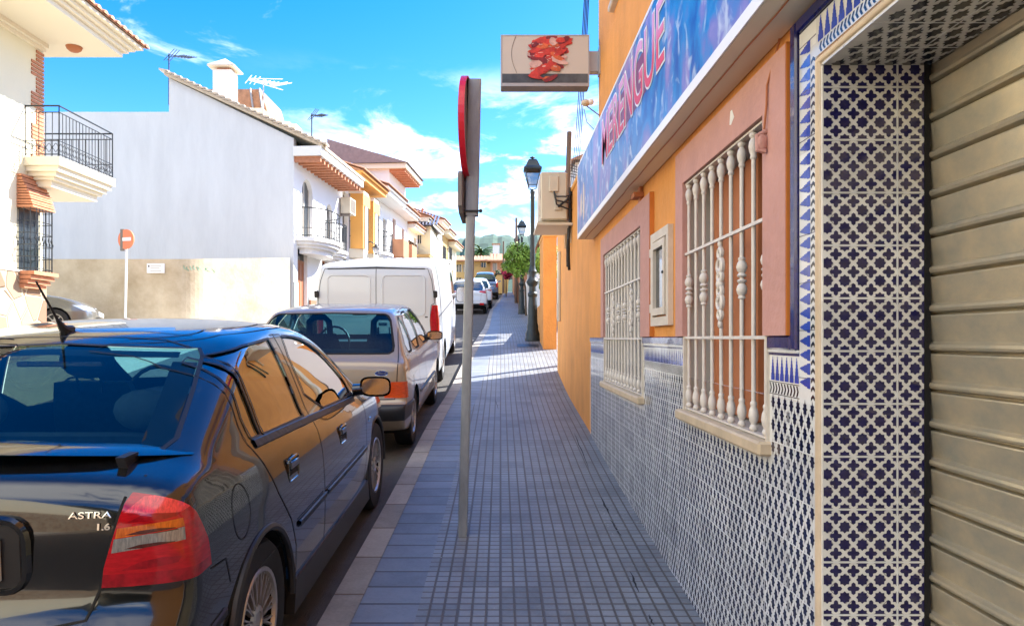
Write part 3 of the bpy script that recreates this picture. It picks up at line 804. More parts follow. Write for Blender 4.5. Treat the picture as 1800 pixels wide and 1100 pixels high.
M['signred'] = mat('crimson_lettering', (.62, .04, .12), .2, coat=.4)
m = M['signpink']; n, l = m.node_tree.nodes, m.node_tree.links; b = n['Principled BSDF']
t = n.new('ShaderNodeTexCoord'); s3 = n.new('ShaderNodeSeparateXYZ'); l.new(t.outputs['Object'], s3.inputs[0])
cr = n.new('ShaderNodeValToRGB'); cr.color_ramp.elements[0].position = .42; cr.color_ramp.elements[0].color = (.70, .05, .11, 1); cr.color_ramp.elements[1].position = .56; cr.color_ramp.elements[1].color = (.70, .33, .62, 1)
l.new(s3.outputs[2], cr.inputs[0]); l.new(cr.outputs[0], b.inputs['Base Color'])
mb = MB(); mb.box(SX0-.0052, SX0-.004, 3.75, 5.05, 3.02, 3.26); mb.build('maroon_band', M['maroon'], sg)
PL = lambda x, y, d: (SX0-.0055-d, 4.34-x, 3.02+y)
mb = MB(); text_mb(mb, 'MERENGUE', .47, PL, bold=.013, depth=.002, sx=.86); o = mb.build('sign_lettering', M['white_enamel'], sg, fix=False)
PL2 = lambda x, y, d: (SX0-.0085-d, 4.34-x, 3.02+y)
mb = MB(); text_mb(mb, 'MERENGUE', .47, PL2, bold=.001, depth=.001, sx=.86); mb.build('sign_lettering_fill', M['signpink'], o, fix=False)
mb = MB()
for y, h in ((6.55, .22), (6.75, .14)):
    mb.face([(SX0-.006, y+.07*math.cos(t), 2.98+h*math.sin(t)*.8) for t in [2*math.pi*i/14 for i in range(14)]])
mb.build('printed_glasses', M['pencil'], sg, fix=False)
mb = MB(); mb.box(.90, .92, 4.6, 4.66, 2.58, 2.70); mb.box(.86, .93, 4.58, 4.70, 2.63, 2.66); mb.build('bracket', M['rust'], sg)
mb = MB(); mb.tube([(.832, 1.2, 2.697)]+[(.832+random.uniform(-.004, .004), y, 2.697) for y in frange(1.6, 7, 20)], .0025, 5); mb.build('seam', M['rust'], sg)
# projecting food sign
fs = TH('food_sign', (.45, 6.62, 4.1), 'projecting lightbox with a picture of tomatoes and sausages on a plate', 'sign')
fy = 6.60
fx0, fx1, fz0, fz1 = (880-880)/1250*fy, (1036-880)/1250*fy, EYE+(594-152)/1250*fy, EYE+(594-62)/1250*fy
mb = MB(); mb.bbox(fx0, fx1, fy, fy+.16, fz0, fz1, .006); mb.build('sign_box', M['signback'], fs)
M['alu'] = mat('aluminium_edge', (.42, .40, .38), .4, metal=.6)
mb = MB()
for a in ((fx0, fx1, fz0, fz0+.028), (fx0, fx1, fz1-.010, fz1), (fx0, fx0+.012, fz0+.028, fz1-.01), (fx1-.012, fx1, fz0+.028, fz1-.01)): mb.box(a[0], a[1], fy-.006, fy+.001, a[2], a[3])
mb.build('sign_frame', M['alu'], fs)
M['printcream'] = mat('print_cream', (.58, .52, .45), .3); M['printdark'] = mat('print_dark', (.07, .075, .08), .3, var=.6, vs=5)
mb = MB(); mb.box(fx0+.012, fx1-.012, fy-.003, fy+.002, fz0+.028, fz1-.010); pic = mb.build('picture', M['printcream'], fs)
mb = MB(); mb.box(fx0+.014, fx1-.014, fy-.0042, fy-.003, fz0+.030, fz0+.115); mb.build('picture_table', M['printdark'], pic)
cxp = fx0+.46*(fx1-fx0)/.83
mb = MB(); 
pts = [(fx0+.10+.0+.05*(1-math.sin(t)), fy-.0045, fz0+.12+.36*(t/math.pi)) for t in frange(0, math.pi, 16)]
mb.tube(pts, .0022, 4); mb.build('plate_rim', M['signback'], pic)
M['food1'] = mat('tomato_red', (.55, .04, .02), .3, var=.5, vs=14); M['food2'] = mat('sausage_orange', (.62, .12, .03), .3, var=.5, vs=14); M['food3'] = mat('pale_meat', (.66, .40, .34), .3, var=.3, vs=22); M['food4'] = mat('dark_meat', (.20, .015, .015), .3, var=.5, vs=14)
random.seed(3)
fm = {k: MB() for k in ('food1', 'food2', 'food3', 'food4')}
sx_, sz_ = (fx1-fx0), (fz1-fz0)
blobs = []
for k in range(120):
    tt = random.random(); u_ = .34+.36*random.random()+.10*(tt-.5); v_ = .13+.82*tt
    if v_ < .3 and not .36 < u_ < .56: continue
    if u_ < .36 and v_ < .6: continue
    blobs.append((u_, v_))
for i, (u_, v_) in enumerate(blobs):
    k = random.choice(['food1', 'food1', 'food2', 'food4', 'food3', 'food1'])
    rx, rzz = random.uniform(.03, .075), random.uniform(.018, .038); an = random.uniform(-.6, .6)
    cx, cz = fx0+u_*sx_, fz0+v_*sz_
    d = -.0046-.00012*i
    rot = lambda a, b: (cx+a*math.cos(an)-b*math.sin(an), fy+d, min(fz1-.012, max(fz0+.03, cz+a*math.sin(an)+b*math.cos(an))))
    jr = [random.uniform(.8, 1.15) for _ in range(12)]
    fm[k].face([rot(rx*jr[q]*math.cos(2*math.pi*q/12), rzz*jr[q]*math.sin(2*math.pi*q/12)) for q in range(12)])
    if random.random() < .5:
        d -= .00006; fm['food3'].face([rot(-rx*.3+rx*.4*math.cos(2*math.pi*q/8), rzz*.4+rzz*.18*math.sin(2*math.pi*q/8)) for q in range(8)])
q = MB()
for k, v_ in enumerate(fm.values()): o = len(q.v); q.v += v_.v; q.f += [[o+i for i in f] for f in v_.f]; q.m += [k]*len(v_.f)
q.build('picture_food', [M[k] for k in fm], pic, fix=False)
mb = MB(); mb.box(fx1, WX+.004, fy+.03, fy+.13, EYE+(594-123)/1250*fy, EYE+(594-88)/1250*fy); mb.build('bracket', M['alu'], fs)
mb = MB(); mb.box(WX-.012, WX-.001, fy-.02, fy+.08, EYE+(594-131)/1250*fy, EYE+(594-82)/1250*fy); mb.build('wall_plate', M['alu'], fs)
# meter cabinet
mc = TH('meter_cabinet', (.9, 4.03, 1.8), 'small white framed glazed cabinet on the orange wall between the two barred windows', 'cabinet')
mb = MB(); c = (3.80, 4.245, 1.79, 2.33)
PC = lambda a, b, d: (WX-.0-d, a, b)
for (a0, a1, b0, b1, dd) in ((c[0], c[1], c[2], c[2]+.05, .03), (c[0], c[1], c[3]-.05, c[3], .03), (c[0], c[0]+.05, c[2]+.05, c[3]-.05, .0295), (c[1]-.05, c[1], c[2]+.05, c[3]-.05, .0295)): mb.box(WX-dd, WX-.001, a0, a1, b0, b1)
mb.build('frame', M['frame'], mc)
mb = MB()
g = (c[0]+.06, c[1]-.06, c[2]+.06, c[3]-.06)
for (a0, a1, b0, b1) in ((g[0], g[1], g[2], g[2]+.04), (g[0], g[1], g[3]-.04, g[3]), (g[0], g[0]+.04, g[2]+.04, g[3]-.04), (g[1]-.04, g[1], g[2]+.04, g[3]-.04)): mb.box(WX-.038, WX-.002, a0, a1, b0, b1)
dr = mb.build('door', M['frame'], mc)
mb = MB(); mb.box(WX-.018, WX-.012, g[0]+.04, g[1]-.04, g[2]+.04, g[3]-.04); mb.build('pane', M['greywin'], dr)
mb = MB(); [mb.box(WX-.03, WX-.004, c[1], c[1]+.03, z, z+.05) for z in (1.87, 2.2)]; mb.build('hinge', M['frame'], mc)
mb = MB(); mb.ball((WX-.042, g[0]+.02, 2.08), .008, n=5); mb.build('knob', M['iron'], dr)
# cable and painted hook near window
cb_ = TH('wall_cable', (.9, 2.33, 2.4), 'thin brown cable hanging from the sign down to the pink window surround', 'cable')
mb = MB(); mb.tube([(WX-.01, 2.33, 2.70), (WX-.02, 2.345, 2.64), (WX-.036, 2.372, 2.56), (WX-.036, 2.375, 2.50), (WX-.04, 2.385, 2.42)], .004, 6); mb.build('wire', M['rust'], cb_)
mb = MB(); mb.tube([(WX-.03, 2.39, 2.415), (WX-.06, 2.395, 2.40), (WX-.06, 2.39, 2.35), (WX-.035, 2.385, 2.345)], .009, 8); mb.ball((WX-.045, 2.39, 2.375), .02, .014, .03, n=7); mb.build('hook', M['pink'], cb_, smooth=True)
# torn patches of old stickers / wounds on the pink surround
mb = MB()
mb.prism([(2.72, 2.565), (2.745, 2.60), (2.765, 2.60), (2.775, 2.55), (2.757, 2.545), (2.745, 2.552)], lambda a, b, d: (WX-.0305-d, a, b), 0, .0006)
mb.build('peeled_patch', M['white'], rest)
# air conditioner on low wall
ac = TH('air_conditioner', (.72, 9.2, 3.0), 'cream outdoor air conditioner unit on brackets near the top of the orange wall', 'air conditioner')
mb = MB(); a0, a1, x0, x1, z0, z1 = 9.15, 9.98, .515, .86, 3.24, 3.86
mb.bbox(x0, x1, a0, a1, z0, z1, .018); mb.build('casing', M['acwhite'], ac, smooth=True, auto=30)
mb = MB(); mb.box(x0-.012, x0-.001, a0+.02, a0+.03, z0+.03, z1-.03)
for k in range(9): mb.tube([(x0-.014, a0+.28+.27*math.cos(t)*(k+1)/9, z0+.30+.27*math.sin(t)*(k+1)/9) for t in frange(0, 2*math.pi, 24)], .003, 4)
mb.build('fan_grille', M['whitemetal'], ac)
mb = MB(); mb.bbox(x0+.11, x0+.23, a0-.018, a0-.001, z1-.26, z1-.06, .006); mb.bbox(x0+.18, x0+.27, a0-.014, a0-.001, z0+.12, z0+.26, .005); mb.each(.01, 'service_cover', M['acwhite'], ac)
mb = MB(); [mb.tube([(x0+.17, a0-.02, z1-.26), (x0+.20, a0-.05, z1-.33-q), (x0+.32, a0-.05, z1-.33-q*1.5), (WX-.01, a0-.02, z1-.30-q*2)], .010, 6) for q in (0, .05, .10)]
mb.tube([(x0+.22, a0-.03, z0+.16), (x0+.34, a0-.05, z0+.25), (WX-.01, a0+.0, z0+.36)], .014, 6); mb.tube([(WX-.03, a0+.02, z0+.42), (WX-.025, a0+.05, z0-.02), (WX-.05, a0+.0, z0-.25), (WX-.03, a0+.2, z0-.5), (WX-.02, a0+.25, z0-.62)], .018, 7)
mb.tube([(WX-.03, a0+.2, z0-.02), (WX-.04, a0+.3, z0-.3), (WX-.02, a0+.5, z0-.55)], .014, 7)
mb.build('pipe', M['plastic'], ac, smooth=True)
mb = MB()
for y in (a0+.10, a1-.12):
    mb.box(x0-.03, WX-.001, y, y+.035, z0-.04, z0-.001); mb.box(WX-.035, WX-.002, y+.001, y+.034, z0-.28, z0-.04)
mb.box(x0-.05, WX-.005, a0-.06, a1+.02, z0-.075, z0-.045)
mb.build('bracket', M['acwhite'], ac)
# flat conduit plate on wall further down
cd = TH('conduit_cover', (.9, 11, 2), 'tall narrow cream conduit cover on the orange wall below the air conditioner', 'conduit')
mb = MB(); mb.bbox(WX-.045, WX-.001, 10.9, 11.06, 1.98, 3.05, .008); mb.build('cover', M['acwhite'], cd)
mb = MB(); mb.bbox(WX-.055, WX-.046, 10.92, 11.04, 2.02, 2.25, .004); mb.build('lower_lid', M['frame'], cd)
# satellite / floodlight arm on the corner
fl = TH('floodlight', (.9, 6.66, 3.9), 'small rusty floodlight on a bent arm at the corner above the sign', 'light')
mb = MB(); mb.tube([(.92, 6.6, 3.78), (.84, 6.6, 3.84), (.80, 6.6, 3.87)], .006, 6); mb.tube([(.92, 6.6, 3.60), (.80, 6.6, 3.72), (.775, 6.6, 3.84)], .004, 6); mb.build('arm', M['signback'], fl)
mb = MB(); mb.ball((.79, 6.6, 3.90), .045, .04, .032, n=7); mb.build('lamp_body', M['pencil'], fl, smooth=True)
mb = MB(); mb.ball((.835, 6.59, 3.905), .03, .03, .03, n=6); mb.build('sensor', M['white_enamel'], fl, smooth=True)
# overhead wires and slanted steel pole
pl = TH('utility_pole', (1.02, 12.0, 1.2), 'weathered grey pole leaning behind the air conditioner', 'pole')
X0, Z0 = px(989, 470, 12.0); X1, Z1 = px(1001, 232, 12.0)
mb = MB(); mb.tube([(X0, 12.0, 1.2), (X1, 12.0, Z1)], [.06, .042], 8); mb.build('post', M['wood'], pl, smooth=True)
mb = MB()
for k in range(5): mb.tube([(X1+.0, 12, Z1-.55-.05*k), (X1+.12+.02*k, 11.9, Z1-.62-.05*k), (X1+.30, 11.8, Z1-.75-.03*k)], .008, 5)
mb.build('insulator_wires', M['plastic'], pl)
wr = TH('overhead_wires', (1.05, 8, 4), 'bundle of overhead wires rising steeply past the food sign', 'wires')
mb = MB()
for k in range(4):
    a = px(1002+k*4, 330, 12.0-.1*k); b = px(1029+k*2.4, -30, 7.4)
    p0 = Vector((a[0], 11.9, a[1])); p1 = Vector((b[0], 7.4, b[1])); q = []
    for i in range(13):
        t = i/12; v_ = p0.lerp(p1, t); v_.z -= .28*math.sin(math.pi*t)*(1+.1*k); q.append(v_)
    mb.tube(q, .006, 5)
mb.build('wire', M['plastic'], wr)

# ------------------------------------------------------------ things on the right further on
Yp = 13.8
pw = TH('garden_wall', (1.2, 13.9, 1.4), 'orange garden wall end pier standing just past the dark street lamp', 'wall')
a0x, zt = px(955, 416, Yp)
mb = MB(); mb.box(a0x, a0x+.26, Yp, Yp+1.2, 1.2, zt); mb.build('pier', M['orange'], pw)
mb = MB(); mb.bbox(a0x-.02, a0x+.28, Yp-.02, Yp+1.22, zt+.001, zt+.05, .01); mb.build('coping', M['ochre'], pw)
mb = MB(); mb.box(a0x+.0+.03, a0x+.22, Yp+1.2, Yp+4.0, 1.2, zt-1.25); mb.build('low_panel', M['orange'], pw)
fn = TH('finial', (1.1, Yp+.2, zt), 'worn stone finial on top of the orange garden wall pier', 'ornament')
mb = MB(); mb.lathe([(.0, zt+.36), (.05, zt+.33), (.09, zt+.24), (.06, zt+.15), (.10, zt+.10), (.10, zt+.051)], (a0x+.10, Yp+.2, 0), 10); o = mb.build('urn', M['pencil'], fn, smooth=True)
ww = TH('white_wall', (1.2, 22, 2.2), 'long low whitewashed garden wall beyond the orange pier', 'wall')
mb = MB()
for y0, y1 in ((18.0, 21.5), (21.5, 25), (25, 29), (29, 33.5)):
    mb.box(1.12, 1.34, y0, y1, 1.5, sw(y0)+1.55)
mb.build('panel', M['white'], ww)
mb = MB()
for y0 in (18, 21.5, 25, 29): mb.box(1.09, 1.37, y0+.01, y0+.3, 1.5, sw(y0)+2.0)
mb.build('pier', M['white'], ww)
tw = TH('terracotta_wall', (1.1, 42, 3.6), 'terracotta coloured street wall near the top of the pavement', 'wall')
mb = MB(); mb.box(1.02, 1.5, 36, 40, 2.8, sw(38)+2.6); mb.box(.94, 1.5, 40, 46, 3.2, sw(43)+2.2); mb.box(.9, 1.5, 46.0, 54, 4, sw(50)+1.9)
mb.build('wall_panel', M['terracotta'], tw)
mb = MB(); [mb.box(.90, 1.0, y, y+.35, 3.4, sw(y)+2.3) for y in (40.3, 42, 44, 46.2)]; mb.build('pilaster', M['frame'], tw)
# street lamps
def street_lamp(name, loc, label, h=3.92):
    t = thing(name, label, 'street lamp', loc, 'classic street lamps along the pavement', local=True)
    S = h/3.92
    mb = MB(); mb.lathe([(.0, 0), (.165, 0), (.17, .04), (.15, .10), (.155, .16), (.12, .26), (.125, .32), (.105, .40), (.10, .75), (.085, .95), (.105, .98), (.105, 1.03), (.08, 1.06), (.075, 1.18), (.12, 1.24), (.125, 1.30), (.085, 1.36), (.07, 1.42), (.095, 1.50), (.07, 1.55), (.058, 1.62)], n=18)
    mb.build('lamp_base', M['lampgreen'], t, smooth=True, auto=35)
    mb = MB(); mb.lathe([(.058, 1.62), (.050, 2.2), (.044, 3.05), (.05, 3.07), (.05, 3.10), (.044, 3.12), (.05, 3.17), (.055, 3.20), (.045, 3.23), (.03, 3.26)], n=14)
    for k in (0, 1, 2, 3): mb.ball((.115*math.cos(k*math.pi/2), .115*math.sin(k*math.pi/2), 1.27), .02, n=5)
    mb.build('lamp_shaft', M['lampgreen'], t, smooth=True, auto=35)
    mb = MB(); z0, z1 = 3.34, 3.66; b0, b1 = .09, .165
    for sx in (-1, 1):
        for sy in (-1, 1): mb.tube([(sx*b0, sy*b0, z0), (sx*b1, sy*b1, z1)], .010, 6); mb.tube([(0, 0, 3.24), (sx*.08, sy*.08, 3.28), (sx*b0, sy*b0, z0)], .008, 6)
    for zz, bb in ((z0, b0), (z1, b1)):
        c = [(-bb, -bb), (bb, -bb), (bb, bb), (-bb, bb)]
        for i in range(4): mb.tube([(*c[i], zz), (*c[(i+1) % 4], zz)], .010, 6)
    lan = mb.build('lantern_frame', M['lampgreen'], t)
    mb = MB(); c0 = [(-b0, -b0), (b0, -b0), (b0, b0), (-b0, b0)]; c1 = [(-b1, -b1), (b1, -b1), (b1, b1), (-b1, b1)]
    for i in range(4): mb.face([(*c0[i], z0), (*c0[(i+1) % 4], z0), (*c1[(i+1) % 4], z1), (*c1[i], z1)])
    mb.build('lantern_glass', M['glass'], t)
    mb = MB(); R0 = .19
    lv = [(R0, 3.665), (R0, 3.70), (.15, 3.74), (.10, 3.86), (.085, 3.875), (.085, 3.89), (.03, 3.90)]
    rr = []
    for r_, zz in lv: rr.append([mb.p(sx*r_, sy*r_, zz) for sx, sy in ((-1, -1), (1, -1), (1, 1), (-1, 1))])
    for a, b in zip(rr, rr[1:]):
        for i in range(4): mb.f.append([a[i], a[(i+1) % 4], b[(i+1) % 4], b[i]]); mb.m.append(0)
    mb.f.append(rr[0]); mb.m.append(0)
    mb.lathe([(.03, 3.90), (.02, 3.92), (.06, 3.93), (.055, 3.945), (.02, 3.955), (0, 3.98)], n=10)
    mb.build('lantern_roof', M['lampgreen'], t)
    return t
l1 = street_lamp('street_lamp', (.685, 15.25, sw(15.25)-.02), 'tall dark street lamp nearest the camera beside the orange garden wall')
l2 = copy_tree(l1); l2.location = (.89, 29.8, sw(29.8)-.02); l2['label'] = 'middle dark street lamp rising out of the green tree'
l3 = copy_tree(l1); l3.location = (1.02, 44.5, sw(44.5)-.02); l3['label'] = 'farthest dark street lamp in front of the terracotta wall'
for i, (x_, yt, Y, lb) in enumerate(((907, 383, 40, 'tall wooden utility pole beside the middle street lamp'), (884.5, 424, 52, 'thin wooden utility pole before the tiled end house'))):
    X, z = px(x_, yt, Y); t = TH('wooden_pole', (X, Y, sw(Y)), lb, 'pole', 'wooden utility poles')
    mb = MB(); mb.tube([(X, Y, sw(Y)-.1), (X+.02, Y, z)], [.085, .06], 8); mb.build('post', M['wood'], t)
# pavement access covers
for (x_, y0, lb) in ((.55, 14.1, 'dark metal access cover in the pavement in front of the near street lamp'), (.62, 26.8, 'dark metal access cover in the pavement before the middle street lamp')):
    t = TH('access_cover', (x_, y0, sw(y0)), lb, 'cover', 'access covers')
    mb = MB()
    mb.face([(x_-.22, y0, sw(y0)+.006), (x_+.22, y0, sw(y0)+.006), (x_+.22, y0+.45, sw(y0+.45)+.006), (x_-.22, y0+.45, sw(y0+.45)+.006)]); mb.build('lid', M['iron'], t)
# road sign seen edge on
rs = TH('road_sign', (-.23, 4.38, .5), 'round red rimmed road sign seen edge on atop a galvanised pole', 'sign')
Yp = 4.38
zb = sw(Yp)
mb = MB()
bx, tx = (812.5-880)/1250*Yp, (831-880)/1250*Yp
mxp = (827.5-880)/1250*Yp
def pz(y): return EYE+(594-y)/1250*Yp
def polebox(mb, xa, za, xb, zb_, hw, hd):
    r = []
    for x, z in ((xa, za), (xb, zb_)): r.append([mb.p(x+p_, Yp+q_, z) for p_, q_ in rrect(-hw, hw, -hd, hd, .008, 3)])
    n = len(r[0])
    for k in range(n): mb.f.append([r[0][k], r[0][(k+1) % n], r[1][(k+1) % n], r[1][k]]); mb.m.append(0)
    mb.f.append(r[0][::-1]); mb.m.append(0); mb.f.append(r[1]); mb.m.append(0)
polebox(mb, bx, zb-.1, mxp, pz(372), .028, .03)
mb.build('pole', M['polegalv'], rs, smooth=True, auto=30)
mb = MB(); polebox(mb, mxp+.006, pz(380), tx+.012, pz(142), .040, .035); mb.build('mounting_rail', M['polegalv'], rs, smooth=True, auto=30)
mb = MB(); mb.tube([(mxp-.05, Yp-.045, pz(373)), (mxp+.06, Yp-.045, pz(373))], .006, 6); mb.ball((mxp+.062, Yp-.045, pz(373)), .012, n=5); mb.build('clamp', M['iron'], rs)
zc_ = (pz(137)+pz(315))/2; rd = .305
cxs = (824-880)/1250*Yp
# disc frame: normal toward -X, turned a little so that its back shows
an = R(3.5)
def DP(r, t, d):   # d along normal (outwards, toward street)
    y_ = r*math.cos(t); z_ = r*math.sin(t)
    return (cxs-d*math.cos(an)-y_*math.sin(-an), Yp+y_*math.cos(an)-d*math.sin(an)*0, zc_+z_)
def disc(mb, r0, r1, d0, d1, n=40):
    for k in range(n):
        a, b = 2*math.pi*k/n, 2*math.pi*(k+1)/n
        if r0 > 0: mb.face([DP(r0, a, d0), DP(r1, a, d1), DP(r1, b, d1), DP(r0, b, d0)])
        else: mb.face([DP(0, 0, d0), DP(r1, a, d1), DP(r1, b, d1)])
mb = MB(); disc(mb, .0, rd-.002, .008, .008); disc(mb, rd-.002, rd-.002, .008, .010); pltt = mb.build('back_plate', M['signback'], rs, fix=False)
mb = MB(); disc(mb, rd-.012, rd, -.006, -.006); disc(mb, rd, rd, -.006, .030); disc(mb, rd-.005, rd, .030, .030); disc(mb, rd-.075, rd-.004, .031, .031); mb.build('red_rim', M['red'], rs, fix=False)
mb = MB(); disc(mb, 0, rd-.075, .0305, .0305); mb.build('sign_face', M['white_enamel'], rs, fix=False)
# small panel below
mb = MB()
xx = (813-880)/1250*Yp
pts = [(-.10, .03), (-.10, -.16), (-.06, -.20), (.08, -.24), (.10, -.22), (.10, .03), (.08, .05), (-.08, .05)]
PQ = lambda a, b, d: (xx+.02*(a/.1)-d*.2-.0, Yp+a*1.0, pz(325)+b*1.0+.02)
mb = MB(); mb.prism([(a*1.0, b) for a, b in pts], lambda a, b, d: (xx+d+.10*a, Yp-.02+a, pz(322)+b), -.012, .012); mb.build('sub_plate', M['signback'], rs)
# ------------------------------------------------------------ left side
# cream corner house
HX, HY = -8.85, 13.74
ch = TH('cream_corner_house', (-11, 11, 1), 'cream corner house at left with balcony, brick quoins and stone plinth', 'house')
mb = MB()
mb.box(HX-7, HX, -28, HY, -1.5, 8.0); mb.build('wall', M['cream'], ch)
# stone plinth: voronoi stones
m = bpy.data.materials.new('crazy_stone'); m.use_nodes = True
n, l = m.node_tree.nodes, m.node_tree.links; b = n['Principled BSDF']; b.inputs['Roughness'].default_value = .8
t = n.new('ShaderNodeTexCoord'); v1 = n.new('ShaderNodeTexVoronoi'); v1.inputs['Scale'].default_value = 2.6; l.new(t.outputs['Object'], v1.inputs['Vector'])
v2 = n.new('ShaderNodeTexVoronoi'); v2.feature = 'DISTANCE_TO_EDGE'; v2.inputs['Scale'].default_value = 2.6; l.new(t.outputs['Object'], v2.inputs['Vector'])
cr = n.new('ShaderNodeValToRGB'); cr.color_ramp.elements[0].color = (.22, .12, .07, 1); cr.color_ramp.elements[1].color = (.42, .34, .24, 1); s3 = n.new('ShaderNodeSeparateColor'); l.new(v1.outputs['Color'], s3.inputs[0]); l.new(s3.outputs[0], cr.inputs[0])
q = n.new('ShaderNodeMapRange'); l.new(v2.outputs['Distance'], q.inputs[0]); q.inputs[1].default_value = .02; q.inputs[2].default_value = .05
mx = n.new('ShaderNodeMix'); mx.data_type = 'RGBA'; l.new(q.outputs[0], mx.inputs[0]); mx.inputs[6].default_value = (.46, .38, .26, 1); l.new(cr.outputs[0], mx.inputs[7]); l.new(mx.outputs[2], b.inputs['Base Color'])
bp = n.new('ShaderNodeBump'); bp.inputs['Distance'].default_value = .03; l.new(q.outputs[0], bp.inputs['Height']); l.new(bp.outputs[0], b.inputs['Normal'])
M['crazy'] = m
zpl = EYE+(594-484)/91
mb = MB(); mb.box(HX-7, HX+.06, -28, HY+.03, -1.4, zpl); mb.build('stone_plinth', M['crazy'], ch)
mb = MB(); mb.box(HX-7, HX+.075, 6, HY+.045, zpl+.001, zpl+.04); mb.build('plinth_ledge', M['frame'], ch)
# quoins
mb = MB(); z = 4.9; k = 0
while z < 7.2:
    w = .34 if (k//4) % 2 == 0 else .20
    mb.box(HX-.003, HX+.02, HY-w, HY+.02, z, z+.05); mb.box(HX-.6, HX-.003, HY-.01, HY+.0195, z, z+.05); z += .075; k += 1
mb.build('brick_quoin', M['brick'], ch)
# eaves
zs_ = 7.38; EX, EYY = HX+1.22, HY+.62
mb = MB()
mb.box(HX-7, EX, 5, EYY, zs_, zs_+.10)
mb.box(HX-7, EX+.08, 5, EYY+.08, zs_+.10, zs_+.17); mb.box(HX-7, EX+.17, 5, EYY+.17, zs_+.17, zs_+.24); mb.box(HX-7, EX+.28, 5, EYY+.28, zs_+.24, zs_+.30)
mb.box(HX, HX+.12, 5, HY, zs_-.08, zs_-.001); mb.box(HX, HX+.06, 5, HY, zs_-.15, zs_-.081)
mb.build('eaves', M['creamtrim'], ch)
mb = MB()
for k in range(40):
    y = EYY+.30-k*.22
    for dy, zz, r_ in ((0, .34, .075),):
        pts = [(EX+.36, y+.075*math.cos(t), zs_+.31+.07*math.sin(t)) for t in frange(0, math.pi, 6)]
        pt2 = [(EX-1.6, y+.075*math.cos(t), zs_+1.0+.07*math.sin(t)) for t in frange(0, math.pi, 6)]
        for i in range(6): mb.face([pts[i], pts[i+1], pt2[i+1], pt2[i]])
        mb.face(pts)
mb.face([(EX+.33, EYY+.38, zs_+.305), (EX+.33, 5, zs_+.305), (EX-2.4, 5, zs_+1.25), (EX-2.4, EYY+.38, zs_+1.25)])
mb.build('roof', M['roof'], ch)
mb = MB(); mb.lathe([(0, -.10), (.08, -.09), (.13, -.05), (.15, 0)], (HX+.55, HY+.1, zs_-.002), 14); mb.build('soffit_lamp', M['rust'], ch, smooth=True)
# balcony
bl0, bl1, bxo = 13.2, 15.1, -8.18
zt = EYE+(594-275)/94.7
mb = MB()
for i, (z0, z1, ins) in enumerate(((zt-.16, zt, 0), (zt-.26, zt-.16, .06), (zt-.34, zt-.26, .13), (zt-.40, zt-.34, .2), (zt-.52, zt-.40, .28))):
    mb.box(HX-1.2, bxo-ins, bl0+ins*.7, bl1-ins*.7, z0, z1-.001)
bal = mb.build('balcony', M['creamtrim'], ch)
mb = MB()
def rail(mb, p, q, z0, h, n, orn=True, r=.008):
    p, q = Vector(p), Vector(q)
    for zz, rr in ((h, .016), (h-.12, .010), (.30, .008), (.05, .010)): mb.tube([(p.x, p.y, z0+zz), (q.x, q.y, z0+zz)], rr, 6)
    for i in range(n+1):
        c = p.lerp(q, i/n); mb.tube([(c.x, c.y, z0+.02), (c.x, c.y, z0+h-(.0 if i in (0, n) else .12))], r*(1.5 if i in (0, n) else 1), 6)
        if orn and i < n:
            d = (q-p)/n; c2 = p+d*(i+.5)
            for a0 in range(4):
                pts = []
                for t in frange(0, math.pi, 5):
                    rr = .05; a = a0*math.pi/2
                    uu = math.cos(a)*.03+rr*.5*math.cos(t+a-math.pi/2); vv = math.sin(a)*.035+rr*.6*math.sin(t+a-math.pi/2)
                    e = d.normalized(); pts.append((c2.x+e.x*uu, c2.y+e.y*uu, z0+.175+vv*1.2))
                mb.tube(pts, .006, 4, cap=False)
rail(mb, (bxo-.04, bl0+.04, 0), (bxo-.04, bl1-.04, 0), zt, .95, 17)
rail(mb, (HX, bl0+.04, 0), (bxo-.04, bl0+.04, 0), zt, .95, 5)
rail(mb, (HX-1.1, bl1-.04, 0), (bxo-.04, bl1-.04, 0), zt, .95, 12)
mb.build('railing', M['iron'], bal)
# bay window with grille
bx0, by0, by1 = HX, 13.0, 13.66
mb = MB(); z = EYE+(594-372)/92.5
zb0 = EYE+(594-480)/92.5
lv = [(z, .30), (z+.10, .27), (z+.2, .24), (z+.3, .19), (z+.4, .14), (z+.5, .10), (z+.62, .10)]
for (za, pa_), (zb_, _) in zip(lv, lv[1:]):
    for q in range(2):
        z0 = za+(zb_-za)*q/2; mb.box(bx0-.02, bx0+pa_-.012*q, by0, by1-.0-.005*q, z0+.006*q, z0+(zb_-za)/2-.012)
mb.build('brick_corbel', M['brick'], ch)
mb = MB()
for k in range(4): mb.box(bx0-.02, bx0+.33-.06*k, by0-.01, by1+.05-.03*k, zb0-.08*(k+1)+.012, zb0-.08*k)
mb.build('brick_sill', M['brick'], ch)
mb = MB(); mb.box(bx0-.01, bx0+.012, by0+.05, by1-.05, zb0, z); mb.build('window', M['greywin'], ch)
mb = MB()
ring = [(bx0+.0, by0+.02), (bx0+.24, by0+.02), (bx0+.30, by0+.1), (bx0+.30, by1-.1), (bx0+.24, by1-.02), (bx0, by1-.02)]
for zz in frange(zb0+.05, z-.03, 5): mb.tube([(a, b, zz) for a, b in ring], .008, 5)
for i in range(len(ring)-1):
    p, q = Vector(ring[i]), Vector(ring[i+1]); nn = max(1, int((q-p).length/.085))
    for k in range(nn): c = p.lerp(q, k/nn); mb.tube([(c.x, c.y, zb0), (c.x, c.y, z)], .008, 5); mb.tube([(c.x, c.y, zb0+.45), (c.x, c.y+.03, zb0+.52), (c.x, c.y-.03, zb0+.6), (c.x, c.y, zb0+.67)], .008, 5)
mb.build('window_grille', M['iron'], ch)

